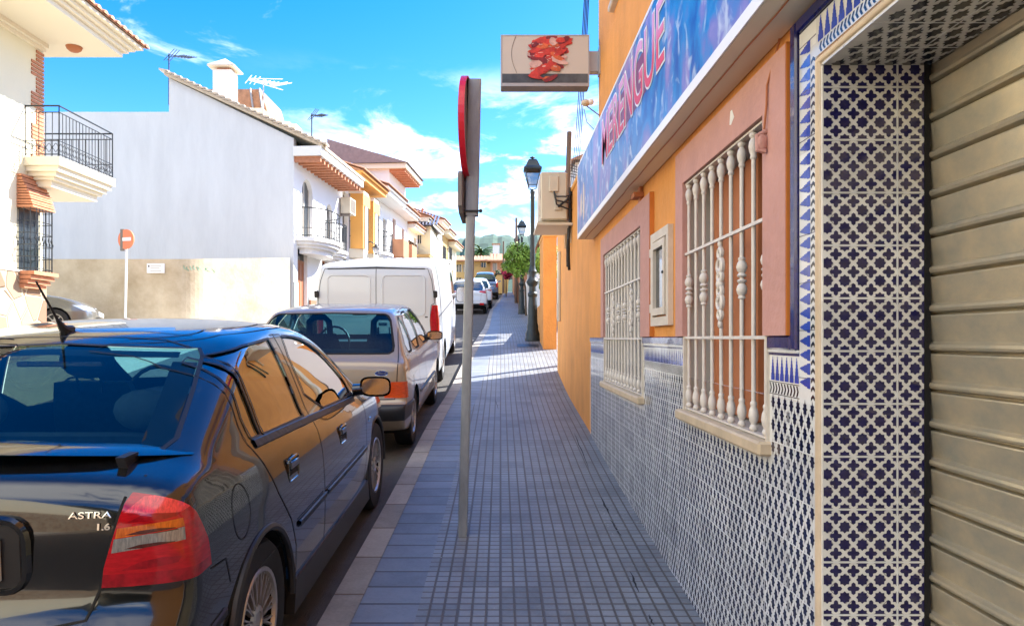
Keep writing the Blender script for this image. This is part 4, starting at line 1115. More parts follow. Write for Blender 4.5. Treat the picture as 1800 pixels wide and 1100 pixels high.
# stained boundary wall, curving round the corner
bw = TH('boundary_wall', (-10, 19.6, 2), 'stained sand coloured boundary wall curving round the corner of the lane', 'wall')
pts = [(-30, 19.3), (-9.6, 19.3)]
for t in frange(0, 1, 10):
    a = R(-90+52*t); pts.append((-9.3+1.3*math.cos(a), 20.6+1.3*math.sin(a)))
pts += [(-6.62, 22.35)]
mb = MB(); th = .2; top = []
for i, (x, y) in enumerate(pts):
    d = Vector((pts[min(i+1, len(pts)-1)][0]-pts[max(i-1, 0)][0], pts[min(i+1, len(pts)-1)][1]-pts[max(i-1, 0)][1])).normalized(); nrm = Vector((d.y, -d.x))
    zt_ = 3.86+(y-19.3)*.125
    top.append(((x, y), (x-nrm.x*th, y-nrm.y*th), zt_))
for a, b in zip(top, top[1:]):
    (p, q, za), (p2, q2, zb_) = a, b
    mb.face([(*p, 1.5), (*p2, 1.5), (*p2, zb_), (*p, za)]); mb.face([(*q, 1.5), (*q2, 1.5), (*q2, zb_), (*q, za)]); mb.face([(*p, za), (*p2, zb_), (*q2, zb_), (*q, za)])
mb.build('wall_panel', M['limewash'], bw, smooth=True, auto=30)
sp_ = TH('street_plaque', (-9.6, 19.26, 3.6), 'small white enamel street plaque on the sand coloured boundary wall', 'sign')
xa, za = px(258, 463, 19.27); xb, zb_ = px(289, 480, 19.27)
mb = MB(); mb.bbox(xa, xb, 19.265, 19.29, zb_, za, .004); mb.build('plate', M['white_enamel'], sp_)
mb = MB(); mb.box(xa+.04, xa+.075, 19.262, 19.2645, za-.10, za-.05); mb.build('emblem', M['iron'], sp_)
mb = MB()
for q, z in enumerate((za-.075, za-.13, za-.20)): mb.box(xa+.10, xb-.08-.05*(q % 2), 19.262, 19.2645, z-.008, z+.008)
mb.build('lettering', M['alu'], sp_)
gr = MB(); random.seed(11)
for k in range(9):
    xg, zg_ = px(338+k*4.2, 474+random.uniform(-2, 2), 20.0); gr.tube([(xg, 0, zg_+.06), (xg+random.uniform(-.05, .05), 0, zg_), (xg+.04, 0, zg_-.05)], .012, 4)
bvh_w = BVHTree.FromPolygons([v.co for v in bw.children[0].data.vertices], [list(p.vertices) for p in bw.children[0].data.polygons])
q = []
for v in gr.v:
    r_ = bvh_w.ray_cast(Vector((v[0]+10, 0-19.6, v[2]-2)), Vector((0, 1, 0)))
    q.append((v[0], (r_[0].y+19.6 if r_[0] else 20)-.004, v[2]))
gr.v = q; gr.build('faded_graffiti', mat('faded_green_spray', (.34, .52, .36), .8), bw, fix=False)
# no-entry sign
ns = TH('no_entry_sign', (-9.9, 18.7, 2), 'round no entry sign with white bar on a thin white pole before the wall', 'sign')
Yn = 18.7; sx_ = (223-880)/1250*Yn; zc_ = EYE+(594-421)/1250*Yn
mb = MB(); mb.tube([(sx_-.05, Yn, 1.7), (sx_, Yn, zc_+.25)], .03, 8); mb.build('pole', M['white_enamel'], ns, smooth=True)
an = R(-18)
def NP(r, t, d): return (sx_+r*math.cos(t)*math.cos(an)-d*math.sin(-an)*-1*0, Yn-.05-d+r*math.cos(t)*math.sin(an), zc_+r*math.sin(t))
mb = MB()
for k in range(32):
    a, b = 2*math.pi*k/32, 2*math.pi*(k+1)/32
    mb.face([NP(0, 0, .01), NP(.26, a, .01), NP(.26, b, .01)]); mb.face([NP(.26, a, .01), NP(.26, b, .01), NP(.26, b, -.03), NP(.26, a, -.03)])
mb.build('disc', M['orange_enamel'], ns, fix=False)
mb = MB(); mb.face([(sx_+a*math.cos(an), Yn-.064+a*math.sin(an), zc_+b) for a, b in ((-.18, -.045), (.18, -.045), (.18, .045), (-.18, .045))]); mb.build('white_bar', M['white_enamel'], ns, fix=False)
mb = MB(); mb.box(sx_-.16, sx_-.06, Yn-.03, Yn+.02, zc_-.30, zc_+.27); mb.build('bracket_plate', M['signback'], ns)

# white house with blank gable
wh = TH('white_gable_house', (-9, 26, 2.2), 'white house with tall blank sloping side wall, arched door niche and brick corbels', 'house')
Yg = 22.5
def gp(x, y): a, z = px(x, y, Yg); return (a, Yg, z)
FX = lambda Y: -6.55+.08*(Y-22.5)
zg = lambda x, y: px(x, y, Yg)[1]
poly = [(px(-60, 0, Yg)[0], 1.5), (FX(Yg), 1.5), (FX(Yg), zg(0, 243)), (px(297, 0, Yg)[0], zg(0, 137)), (px(297, 0, Yg)[0], zg(0, 197)), (px(-60, 0, Yg)[0], zg(0, 197))]
mb = MB(); mb.prism(poly, lambda a, b, d: (a, Yg+d, b), 0, .3); mb.build('gable_wall', M['shaded_gable'], wh)
Y2 = 27.3
# facade
def fac(Y0, Y1):
    d = Vector((FX(Y1)-FX(Y0), Y1-Y0, 0)); L = d.length; d /= L; nn = Vector((d.y, -d.x, 0))
    return lambda a, b, dd: tuple(Vector((FX(Y0), Y0, 0))+d*a+nn*(-dd)+Vector((0, 0, b))), L, d, nn
def arch_poly(a0, a1, b0, b1):
    r = (a1-a0)/2; return [(a0, b0), (a1, b0)]+arc((a0+a1)/2, b1-r, r, 0, 180, 8)
def facade(th_, Y0, Y1, z0, z1, wallm, rects, name='wall', depth=8):
    F, L, d, nn = fac(Y0, Y1); mb = MB()
    wall_open(mb, F, 0, L, z0, z1, rects, .22)
    A, B = F(0, 0, depth), F(L, 0, depth); a, b = F(0, 0, 0), F(L, 0, 0)
    mb.face([(a[0], a[1], z0), (A[0], A[1], z0), (A[0], A[1], z1), (a[0], a[1], z1)]); mb.face([(b[0], b[1], z0), (B[0], B[1], z0), (B[0], B[1], z1), (b[0], b[1], z1)])
    mb.face([(a[0], a[1], z1), (A[0], A[1], z1), (B[0], B[1], z1), (b[0], b[1], z1)])
    mb.build(name, wallm, th_); return F, L
def pane_door(th_, F, r, kind):
    a0, a1, b0, b1 = r
    mb = MB(); 
    if kind == 'door':
        mb.prism([(a0, b0), (a1, b0), (a1, b1-.35), (a0, b1-.35)], F, .12, .17); 
        o = mb.build('door', M['brown'], th_)
        mb = MB(); mb.prism([(a0, b1-.34), (a1, b1-.34), (a1, b1), (a0, b1)], F, .13, .17); mb.build('transom', M['greywin'], o)
        mb = MB(); [mb.prism([(a0+q, b0+.1), (a0+q+.03, b0+.1), (a0+q+.03, b1-.45), (a0+q, b1-.45)], F, .105, .12) for q in (.15, (a1-a0)/2, a1-a0-.18)]; mb.build('door_moulding', M['rust'], o)
    else:
        mb = MB()
        for c in ((a0, a0+.06, b0, b1), (a1-.06, a1, b0, b1), ((a0+a1)/2-.03, (a0+a1)/2+.03, b0+.06, b1-.06)): mb.prism([(c[0], c[2]), (c[1], c[2]), (c[1], c[3]), (c[0], c[3])], F, .12, .16)
        for c in ((b0, b0+.06), (b1-.06, b1)): mb.prism([(a0+.06, c[0]), (a1-.06, c[0]), (a1-.06, c[1]), (a0+.06, c[1])], F, .121, .159)
        o = mb.build('window', M['frame' if kind == 'win' else 'brown'], th_)
        mb = MB(); mb.prism([(a0, b0), (a1, b0), (a1, b1), (a0, b1)], F, .145, .15); mb.build('pane', M['greywin'], o)
def balcony(th_, F, a0, a1, z, dep, curved=False, m='white', h=.95):
    mb = MB(); n = 10
    def outline(ins):
        if curved:
            c = (a0+a1)/2; w = (a1-a0)/2-ins
            return [(c+w*math.cos(t), -(dep-ins)*math.sin(t)**.7 if math.sin(t) > 1e-6 else 0) for t in frange(0, math.pi, n*2)]
        return [(a1-ins, 0), (a1-ins, -(dep-ins)), (a0+ins, -(dep-ins)), (a0+ins, 0)]
    for z0, z1, ins in ((z-.12, z, 0), (z-.22, z-.12, .07), (z-.32, z-.22, .17), (z-.5, z-.32, .3)):
        ol = outline(ins); A = [mb.p(*F(a, z0, d)) for a, d in ol]; B = [mb.p(*F(a, z1-.001, d)) for a, d in ol]
        for k in range(len(ol)): mb.f.append([A[k], A[(k+1) % len(ol)], B[(k+1) % len(ol)], B[k]]); mb.m.append(0)
        mb.f.append(A[::-1]); mb.m.append(0); mb.f.append(B); mb.m.append(0)
    o = mb.build('balcony', M[m], th_)
    mb = MB(); ol = outline(.05)
    pts = []
    for (p0, d0), (p1, d1) in zip(ol, ol[1:]):
        L = math.hypot(p1-p0, d1-d0); nn = max(1, int(L/.12))
        for k in range(nn): pts.append((p0+(p1-p0)*k/nn, d0+(d1-d0)*k/nn))
    pts.append(ol[-1])
    for zz, r_ in ((h, .02), (.06, .014), (.3, .01)): mb.tube([F(a, z+zz, d) for a, d in pts], r_, 5)
    for a, d in pts: mb.tube([F(a, z, d), F(a, z+h, d)], .010, 4)
    mb.build('railing', M['iron'], o)
    return o
def eave(th_, F, L, z, dep, h, m='creamtrim', rm='roof', slope=.35, tiles=True, back=4):
    mb = MB(); mb.prism([(-.02, z), (L+.02, z), (L+.02, z+h), (-.02, z+h)], F, -dep, -.001); mb.prism([(-.03, z+h), (L+.03, z+h), (L+.03, z+h+.1), (-.03, z+h+.1)], F, -dep-.1, -.001)
    mb.build('eaves', M[m], th_)
    mb = MB(); zz = z+h+.11
    mb.face([F(-.05, zz, -dep-.15), F(L+.05, zz, -dep-.15), F(L+.05, zz+slope*(back+dep), back), F(-.05, zz+slope*(back+dep), back)])
    mb.face([F(-.05, zz-.04, -dep-.15), F(L+.05, zz-.04, -dep-.15), F(L+.05, zz-.04, back), F(-.05, zz-.04, back)])
    k = 0
    if tiles:
        a = 0
        while a < L:
            r_ = .075; p0 = [F(a+r_*math.cos(t), zz+.06*math.sin(t)+.005, -dep-.18) for t in frange(0, math.pi, 4)]; p1 = [F(a+r_*math.cos(t), zz+.06*math.sin(t)+.005+slope*(back+dep), back) for t in frange(0, math.pi, 4)]
            for i in range(4): mb.face([p0[i], p0[i+1], p1[i+1], p1[i]])
            mb.face(p0); a += .2
    # gable ends
    for a in (-.05, L+.05): mb.face([F(a, zz-.04, -dep-.15), F(a, zz-.04, back), F(a, zz+slope*(back+dep), back)])
    mb.build('roof', M[rm], th_, fix=False)
b0 = 1.9
eZ = 7.35
Fw, Lw = facade(wh, Yg, Y2, 1.5, eZ+.3, M['white'], [(.35, 1.25, 1.9, 4.62), (2.7, 3.35, 3.1, 4.5), (3.75, 4.6, 2.1, 4.6), (.75, 1.75, 4.95, 7.0), (3.2, 3.9, 5.1, 6.6)], depth=6)
pane_door(wh, Fw, (.35, 1.25, 2.1, 4.62), 'door'); pane_door(wh, Fw, (2.7, 3.35, 3.1, 4.5), 'brown'); pane_door(wh, Fw, (3.75, 4.6, 2.1, 4.6), 'brown'); pane_door(wh, Fw, (.75, 1.75, 4.95, 7.0), 'win'); pane_door(wh, Fw, (3.2, 3.9, 5.1, 6.6), 'win')
mb = MB()       # arch fillers over the round-headed openings
for (a0, a1, b1) in ((.75, 1.75, 7.0), (3.75, 4.6, 4.6), (3.2, 3.9, 6.6)):
    r_ = (a1-a0)/2
    for sgn in (-1, 1):
        c = (a0+a1)/2; pl_ = [(c+sgn*r_, b1)]+[(c+sgn*r_*math.cos(t), b1-r_+r_*math.sin(t)) for t in frange(0, math.pi/2, 6)]
        mb.prism(pl_, Fw, .002, .2)
mb.each(.3, 'arch_head', M['white'], wh)
mb = MB(); mb.prism([(1.3, 1.6), (Lw, 1.6), (Lw, 3.1), (1.3, 3.1)], Fw, -.03, -.001); mb.prism([(0, 1.6), (.34, 1.6), (.34, 3.5), (0, 3.5)], Fw, -.03, -.001); mb.build('plinth', M['plinth'], wh)
mb = MB(); mb.prism([(1.32, 1.6), (1.9, 1.6), (1.9, 3.0), (1.32, 3.0)], Fw, -.09, -.031); mb.build('meter_door', M['brown'], wh)
mb = MB()
for k in range(13): a = .05+k*.37; mb.prism([(a, eZ-.05), (a+.11, eZ-.05), (a+.11, eZ+.12), (a, eZ+.12)], Fw, -.85, -.001)
mb.build('brick_corbel', M['brick'], wh)
mb = MB(); mb.prism([(-.05, eZ+.121), (Lw, eZ+.121), (Lw, eZ+.42), (-.05, eZ+.42)], Fw, -.92, .0); mb.build('cornice', M['white'], wh)
# roof slab following the gable slope + tile edge
mb = MB()
zA, zB = zg(0, 262)+.02, zg(0, 137)+.02; xA, xB = FX(Yg)+.95, px(297, 0, Yg)[0]-.1
for (ya, yb, dz, th_) in ((Yg-.12, Y2, 0, .10),):
    sh_ = .08*(yb-ya)
    mb.prism([(xA, zA), (xB, zB+.03), (xB, zB+.13), (xA, zA+.10)], lambda a, b, d: (a+.08*d, ya+d, b), 0, yb-ya)
mb.build('roof', M['stone'], wh)
mb = MB()
for k in range(26):
    t = k/25; x = xA+(xB-xA)*t; z = zA+.10+(zB-zA+.03)*t
    mb.prism([(x-.16, z+.06), (x+.13, z-.02), (x+.13, z+.05), (x-.16, z+.11)], lambda a, b, d: (a, Yg-.14+d, b), 0, .34)
mb.build('verge_tiles', M['pencil'], wh)
balcony(wh, Fw, .2, 2.9, 4.95, .95, True); balcony(wh, Fw, 3.0, 4.4, 4.9, .6, True)
# back parapet line and roof structures behind gable
mb = MB(); cx, _ = px(393, 0, 23.6); zc0, zc1 = px(0, 250, 23.6)[1], px(0, 126, 23.6)[1]
mb.box(cx-.28, cx+.32, 23.4, 24.0, zc0-1.5, zc1); chm = mb.build('chimney', M['white'], wh)
mb = MB(); mb.box(cx-.18, cx+.22, 23.5, 23.9, zc1+.001, zc1+.13); mb.build('chimney_vent', M['brick'], chm)
mb = MB(); za = zc1+.131
for (p_, q_) in (((-.42, -.42), (.46, -.42)), ((.46, -.42), (.46, .42)), ((.46, .42), (-.42, .42)), ((-.42, .42), (-.42, -.42))):
    mb.face([(cx+p_[0], 23.7+p_[1], za), (cx+q_[0], 23.7+q_[1], za), (cx+.02, 23.7, za+.34)]); mb.face([(cx+p_[0], 23.7+p_[1], za), (cx+q_[0], 23.7+q_[1], za), (cx+q_[0], 23.7+q_[1], za-.05), (cx+p_[0], 23.7+p_[1], za-.05)])
mb.face([(cx-.42, 23.28, za-.05), (cx+.46, 23.28, za-.05), (cx+.46, 24.12, za-.05), (cx-.42, 24.12, za-.05)])
mb.build('chimney_cap', M['frame'], chm)
mb = MB(); xq0, zq0 = px(352, 157, 27); xq1, _ = px(458, 157, 27); zq1 = px(0, 196, 27)[1]
mb.prism([(xq0, zq1-2), (xq1+.25, zq1-2), (xq1+.25, zq1), (xq1, zq0), (xq0, zq0)], lambda a, b, d: (a, 27+d, b), 0, 2.5); mb.build('rooftop_room', M['roof'], wh)
mb = MB(); 
for q in (398, 408, 440, 456): X_, _ = px(q, 0, 26.95); mb.tube([(X_, 26.93, zq0), (X_+.12, 26.93, zq1)], .04, 6)
mb.build('rooftop_pipes', M['alu'], wh)
mb = MB(); xr, zr = px(462, 190, 25); xr2, zr2 = px(505, 228, 25)
mb.prism([(px(420, 0, 25)[0], zr-3), (xr2, zr-3), (xr2, zr2-.1), (xr, zr), (px(420, 0, 25)[0], zr)], lambda a, b, d: (a, 25+d, b), 0, 1.5)
x5, z5 = px(482, 205, 26); x6, _ = px(500, 205, 26); mb.box(x5, x6, 26.6, 27.5, z5-3, z5); x5, z5 = px(516, 230, 25); x6, _ = px(532, 0, 25); mb.box(x5, x6, 24.2, 24.9, z5-2, z5)
mb.build('rooftop_parapet', M['cream'], wh)
def antenna(x_, y0, y1, Y, lb, yagi, white=False):
    X, z0 = px(x_, y0, Y); _, z1 = px(x_, y1, Y)
    t = TH('tv_antenna', (X, Y, z0), lb, 'antenna', 'rooftop antennas')
    mb = MB(); mb.tube([(X, Y, z0), (X, Y, z1)], .022, 6); mb.build('mast', M['iron' if not white else 'alu'], t)
    mb = MB()
    L = yagi; n = 9
    d = Vector((1, .25, -.08 if white else -.05)).normalized(); s_ = Vector((-.2, 1, .0)).normalized()
    base = Vector((X-(L*.45 if white else 0), Y, z1-.03))
    mb.tube([base, base+d*L], .018 if white else .012, 5)
    for k in range(n):
        c = base+d*L*k/(n-1); w = (.30-.015*k) if not white else (.42 if k > 6 else .22)
        e = (Vector((.18, .25, .42 if k < 3 else .14))).normalized()
        mb.tube([c-e*w, c+e*w], .010 if not white else .016, 4)
    if white:
        for q in (-.12, .12): mb.tube([base+Vector((0, 0, q*.2)), base+d*L+Vector((0, 0, q*1.6))], .014, 4)
    mb.build('elements', M['white_enamel' if white else 'iron'], t)
antenna(297, 185, 95, 22.9, 'thin dark television antenna at the left end of the white gable top', .7)
antenna(463, 200, 138, 24.8, 'large white television antenna beside the rooftop chimney', 1.15, True)
antenna(548, 245, 200, 24.0, 'small dark television antenna on the lower end of the white roof', .42)
# round prohibition sign on white facade
rp = TH('no_parking_plate', tuple(Fw(2.15, 4.4, -.05)), 'round blue and red no parking plate on the white facade', 'sign')
mb = MB()
def FD(r, t, d, a=2.0, z=4.78): return Fw(a+r*math.cos(t), z+r*math.sin(t), -d)
for k in range(24):
    a, b = 2*math.pi*k/24, 2*math.pi*(k+1)/24; mb.face([FD(0, 0, .04), FD(.16, a, .04), FD(.16, b, .04)])
mb.build('blue_disc', M['blue_enamel'], rp, fix=False)
mb = MB()
for k in range(24):
    a, b = 2*math.pi*k/24, 2*math.pi*(k+1)/24; mb.face([FD(.16, a, .042), FD(.27, a, .042), FD(.27, b, .042), FD(.16, b, .042)]); mb.face([FD(.27, a, .042), FD(.27, a, 0), FD(.27, b, 0), FD(.27, b, .042)])
mb.build('red_ring', M['red'], rp, fix=False)

def house(name, label, Y0, Y1, zt, wallm, ops, eav, depth=7, parapet=0):
    z0 = sw(Y0)-1
    t = TH(name, (FX(Y0)-3, Y0+1, z0), label, 'house', 'houses in the left row')
    rects = [o[:4] for o in ops]
    F, L = facade(t, Y0, Y1, z0, zt, M[wallm], rects, depth=depth)
    for o in ops: pane_door(t, F, o[:4], o[4])
    if eav: eave(t, F, L, zt, *eav)
    return t, F, L
# orange house
M['baypane'] = mat('bay_glass', (.30, .31, .30), .15)
g = sw(27.5)
t, F, L = house('orange_house', 'orange house with two glazed bays and wide soffit in the left row', 27.32, 31.4, g+5.35, 'white', [(.4, 1.2, g, g+2.3, 'door'), (1.7, 2.5, g+.2, g+2.2, 'win'), (2.9, 3.6, g+.2, g+2.2, 'brown'), (.3, 1.0, g+2.9, g+4.9, 'win')], (.80, .16, 'ochre'))
for a in (1.15, 2.75):
    mb = MB(); z0 = g+2.75
    ol = [(a, 0), (a+.2, -.55), (a+.9, -.55), (a+1.1, 0)]
    for (za, zb_, ins) in ((z0-.35, z0, .05), (z0+2.2, z0+2.35, -.05)):
        A = [mb.p(*F(x+(ins if i < 2 else -ins), za, d*(1-ins))) for i, (x, d) in enumerate(ol)]; B = [mb.p(*F(x, zb_, d)) for x, d in ol]
        for k in range(4): mb.f.append([A[k], A[(k+1) % 4], B[(k+1) % 4], B[k]]); mb.m.append(0)
        mb.f.append(A[::-1]); mb.m.append(0); mb.f.append(B); mb.m.append(0)
    pcs = mb.each(.05, 'bay_window', M['creamtrim'], t); bay = pcs[0]
    mb = MB(); A = [mb.p(*F(x*1, z0+.001, d*.9)) for x, d in ol]; B = [mb.p(*F(x, z0+2.199, d*.9)) for x, d in ol]
    for k in range(3): mb.f.append([A[k], A[k+1], B[k+1], B[k]]); mb.m.append(0)
    mb.build('pane', M['baypane'], bay)
    mb = MB(); mb.prism([(a+.02, z0+1.75), (a+1.08, z0+1.75), (a+1.08, z0+2.2), (a+.02, z0+2.2)], F, -.575, -.001); mb.prism([(a+.02, z0), (a+.20, z0), (a+.20, z0+1.749), (a+.02, z0+1.749)], F, -.57, -.001); mb.build('bay_post', M['ochre'], bay); mb = MB(); [mb.prism([(a+q, z0), (a+q+.08, z0), (a+q+.08, z0+1.749), (a+q, z0+1.749)], F, -.572, -.54) for q in (.42, .66)]; mb.each(.01, 'bay_mullion', M['white'], bay)
    mb = MB()
    for (p, d0), (q, d1) in zip(ol, ol[1:]):
        for k in range(6): c = p+(q-p)*k/6; d_ = d0+(d1-d0)*k/6; mb.tube([F(c, z0, d_), F(c, z0+2.2, d_)], .014, 4)
    for zz in (.5, 1.1, 1.7): mb.tube([F(x, z0+zz, d) for x, d in ol], .012, 4)
    mb.build('bay_grille', M['iron'], bay)
acu = TH('air_conditioner', tuple(F(.55, g+4, -.3)), 'white air conditioner unit on the facade beside the orange bays', 'air conditioner')
mb = MB(); mb.prism([(-.1, g+3.95), (.65, g+3.95), (.65, g+4.55), (-.1, g+4.55)], F, -.42, -.05); mb.build('casing', M['acwhite'], acu)
mb = MB(); [mb.prism([(-.05+.6*k/8, g+4.0), (-.03+.6*k/8, g+4.0), (-.03+.6*k/8, g+4.5), (-.05+.6*k/8, g+4.5)], F, -.43, -.42) for k in range(9)]; mb.prism([(.0, g+3.85), (.05, g+3.85), (.05, g+3.94), (.0, g+3.94)], F, -.4, -.01); mb.build('grille', M['signback'], acu)
# white house with balcony
g = sw(31.5)
t, F, L = house('white_balcony_house', 'white house with soffit and iron balcony after the orange one', 31.42, 35.4, g+5.3, 'white', [(.5, 1.4, g, g+2.2, 'brown'), (2.2, 3.2, g+.5, g+2, 'win'), (.8, 1.9, g+2.8, g+4.8, 'win'), (2.6, 3.4, g+3, g+4.6, 'win')], (.8, .2, 'white'))
balcony(t, F, .5, 2.6, g+2.75, .7, True)
# white house with tower and corbels
g = sw(35.5)
t, F, L = house('white_tower_house', 'white house with rooftop tower, brick corbels and brick balconies', 35.42, 39.6, g+5.0, 'white', [(.5, 1.3, g, g+2.2, 'brown'), (2.2, 3.2, g+.5, g+2, 'win'), (.6, 1.3, g+2.8, g+4.6, 'brown'), (2.7, 3.4, g+2.8, g+4.4, 'brown')], (.6, .15, 'white'))
mb = MB(); mb.prism([(.3, g+5.0), (4.1, g+5.0), (4.1, g+7.0), (.3, g+7.0)], F, .1, 5); tow = mb.build('tower', M['white'], t)
mb = MB(); [mb.prism([(.3+.4*k, g+6.85), (.5+.4*k, g+6.85), (.5+.4*k, g+6.99), (.3+.4*k, g+6.99)], F, -.7, .1) for k in range(10)]; mb.build('brick_corbel', M['brick'], tow)
mb = MB(); mb.prism([(.1, g+7.0), (4.3, g+7.0), (4.3, g+7.25), (.1, g+7.25)], F, -.8, 5)
mb.build('tower_cornice', M['creamtrim'], tow)
mb = MB(); mb.face([F(0, g+7.26, -.9), F(4.4, g+7.26, -.9), F(4.4, g+8.5, 3.2), F(0, g+8.5, 3.2)]); mb.face([F(0, g+7.26, -.9), F(0, g+7.26, 3.2), F(0, g+8.5, 3.2)]); mb.face([F(4.4, g+7.26, -.9), F(4.4, g+7.26, 3.2), F(4.4, g+8.5, 3.2)]); mb.build('tower_roof', M['roof2'], tow, fix=False)
for a in (.4, 2.5):
    mb = MB(); mb.prism([(a, g+2.6), (a+1.3, g+2.6), (a+1.3, g+3.5), (a, g+3.5)], F, -.6, -.001)
    bb = mb.build('brick_balcony', M['terracotta'], t)
    mb = MB(); [mb.prism([(a+.1*k, g+2.6-.1*k), (a+1.3-.1*k, g+2.6-.1*k), (a+1.3-.1*k, g+2.595-.1*(k-1)), (a+.1*k, g+2.595-.1*(k-1))], F, -.55+.12*k, -.001) for k in (1, 2, 3)]; mb.build('corbel', M['brick'], bb)
# yellow canopy house
g = sw(39.7)
t, F, L = house('cream_canopy_house', 'cream house with bright yellow tiled canopy over its door', 39.62, 42.5, g+4.2, 'white', [(.5, 1.3, g, g+2.1, 'brown'), (1.7, 2.4, g+2.7, g+3.9, 'win')], (.4, .15, 'white'))
mb = MB(); mb.prism([(.2, g+2.6), (2.6, g+2.6), (2.6, g+2.75), (.2, g+2.75)], F, -1.2, -.002); mb.face([F(.15, g+2.76, -1.25), F(2.65, g+2.76, -1.25), F(2.65, g+3.6, 0), F(.15, g+3.6, 0)]); mb.build('canopy', M['yellow'], t, fix=False)
# house turned toward us, with blue-brown roof and weathervane chimney
Yt = 42.6; g = sw(Yt)
tt = TH('bay_front_house', (-5.5, 44, g), 'pale house with dark glazed roof tiles, barred windows and weathervane chimney', 'house', 'houses in the left row')
xa, ztp = px(700, 398, Yt); xb = px(757, 0, Yt)[0]
PG = lambda a, b, d: (a, Yt+d, b)
mb = MB(); wn1 = (px(716, 0, Yt)[0], px(741, 0, Yt)[0], px(0, 428, Yt)[1], px(0, 407, Yt)[1]); wn2 = (px(722, 0, Yt)[0], px(744, 0, Yt)[0], px(0, 464, Yt)[1], px(0, 455, Yt)[1])
wall_open(mb, PG, xa, xb, g-1, ztp, [wn1, wn2], .2); mb.box(xb, xb+.01, Yt, Yt+6, g-1, ztp)
mb.build('wall', M['cream'], tt)
for w in (wn1, wn2):
    mb = MB(); mb.box(w[0], w[1], Yt+.12, Yt+.16, w[2], w[3]); o = mb.build('window', M['greywin'], tt)
    mb = MB(); [mb.box(x, x+.035, Yt+.02, Yt+.05, w[2], w[3]) for x in frange(w[0], w[1]-.035, 7)]; mb.box(w[0]-.1, w[1]+.1, Yt-.08, Yt+.0, w[3]+.001, w[3]+.09); mb.build('window_bars', M['white_enamel'], o)
mb = MB()
xc, zr_ = px(700, 372, Yt+3); 
mb.face([(xa-1, Yt-.4, ztp), (xb+.2, Yt-.4, ztp), (xb-.5, Yt+3, ztp+1.0), (xa-1, Yt+3, ztp+1.9)]); mb.face([(xb+.2, Yt-.4, ztp), (xb+.2, Yt+6, ztp), (xb-.5, Yt+3, ztp+1.0)])
for k in range(12):
    x = xa+.1+k*.2; mb.tube([(x, Yt-.42, ztp+.03), (x-.1, Yt+2.9, ztp+1.65-.05*k)], .06, 5)
mb.build('roof', M['glaze_roof'], tt, fix=False)
mb = MB(); cx, cz = px(743, 388, Yt+.8); mb.box(cx-.18, cx+.18, Yt+.6, Yt+.95, ztp, cz); mb.build('chimney', M['white'], tt); chh = tt.children[-1]
mb = MB(); mb.lathe([(.32, cz), (.05, cz+.35), (.02, cz+.40), (.02, cz+.8)], (cx, Yt+.78, 0), 8); mb.ball((cx, Yt+.78, cz+.68), .10, .03, .07, n=5); mb.build('chimney_cap', M['brick'], chh)
# farther pale facades
cols = [('white', 'narrow white house with pale stone pilasters far along the row'), ('yellow', 'small yellow fronted house far along the row'), ('cream', 'last cream house of the left row before the street end')]
ye = [(48.7, 51.5), (51.52, 54.4), (54.42, 58.5)]
for i, ((c_, lb), (ya, yb)) in enumerate(zip(cols, ye)):
    g = sw(ya); t, F, L = house('row_house', lb, ya, yb, g+(4.9, 4.3, 3.6)[i], c_, [(.4, 1.2, g, g+2.1, 'brown'), (1.6, 2.4, g+.5, g+1.9, 'win'), (.5, 1.2, g+2.7, g+3.5, 'win')], (.5, .2, 'creamtrim'))
    if i < 2: balcony(t, F, .3, 1.8, g+2.5, .5)
g = sw(44); t, F, L = house('row_house', 'grey white house with stone pilasters behind the weathervane chimney', 43.0, 48.6, g+4.6, 'white', [(.6, 1.6, g+2.8, g+4.2, 'win'), (2.4, 3.4, g+2.8, g+4.2, 'win'), (4.2, 5.0, g+2.8, g+4.2, 'win')], (.55, .2, 'creamtrim'))
mb = MB(); [mb.prism([(a, g-1), (a+.25, g-1), (a+.25, g+4.6), (a, g+4.6)], F, -.2, -.001) for a in (.2, 1.9, 3.7, 5.2)]; mb.build('pilaster', M['greywall'], t)
# wall lantern on left row
wl_ = TH('wall_lantern', tuple(F(0, g, -.3)), 'black wall lantern on a bracket among the left facades', 'lantern')
Yl = 29.5; X, z = px(661, 440, Yl)
mb = MB(); mb.lathe([(.0, z+.26), (.04, z+.22), (.16, z+.12), (.17, z+.10)], (X, Yl, 0), 6); mb.lathe([(.07, z-.14), (.0, z-.2)], (X, Yl, 0), 6); 
mb.tube([(X, Yl, z+.2), (X-.2, Yl, z+.35), (FX(Yl), Yl, z+.3)], .02, 5)
mb.build('lantern_frame', M['iron'], wl_); mb = MB(); mb.lathe([(.15, z+.1), (.08, z-.14)], (X, Yl, 0), 6); mb.build('lantern_glass', M['lampglass'], wl_)
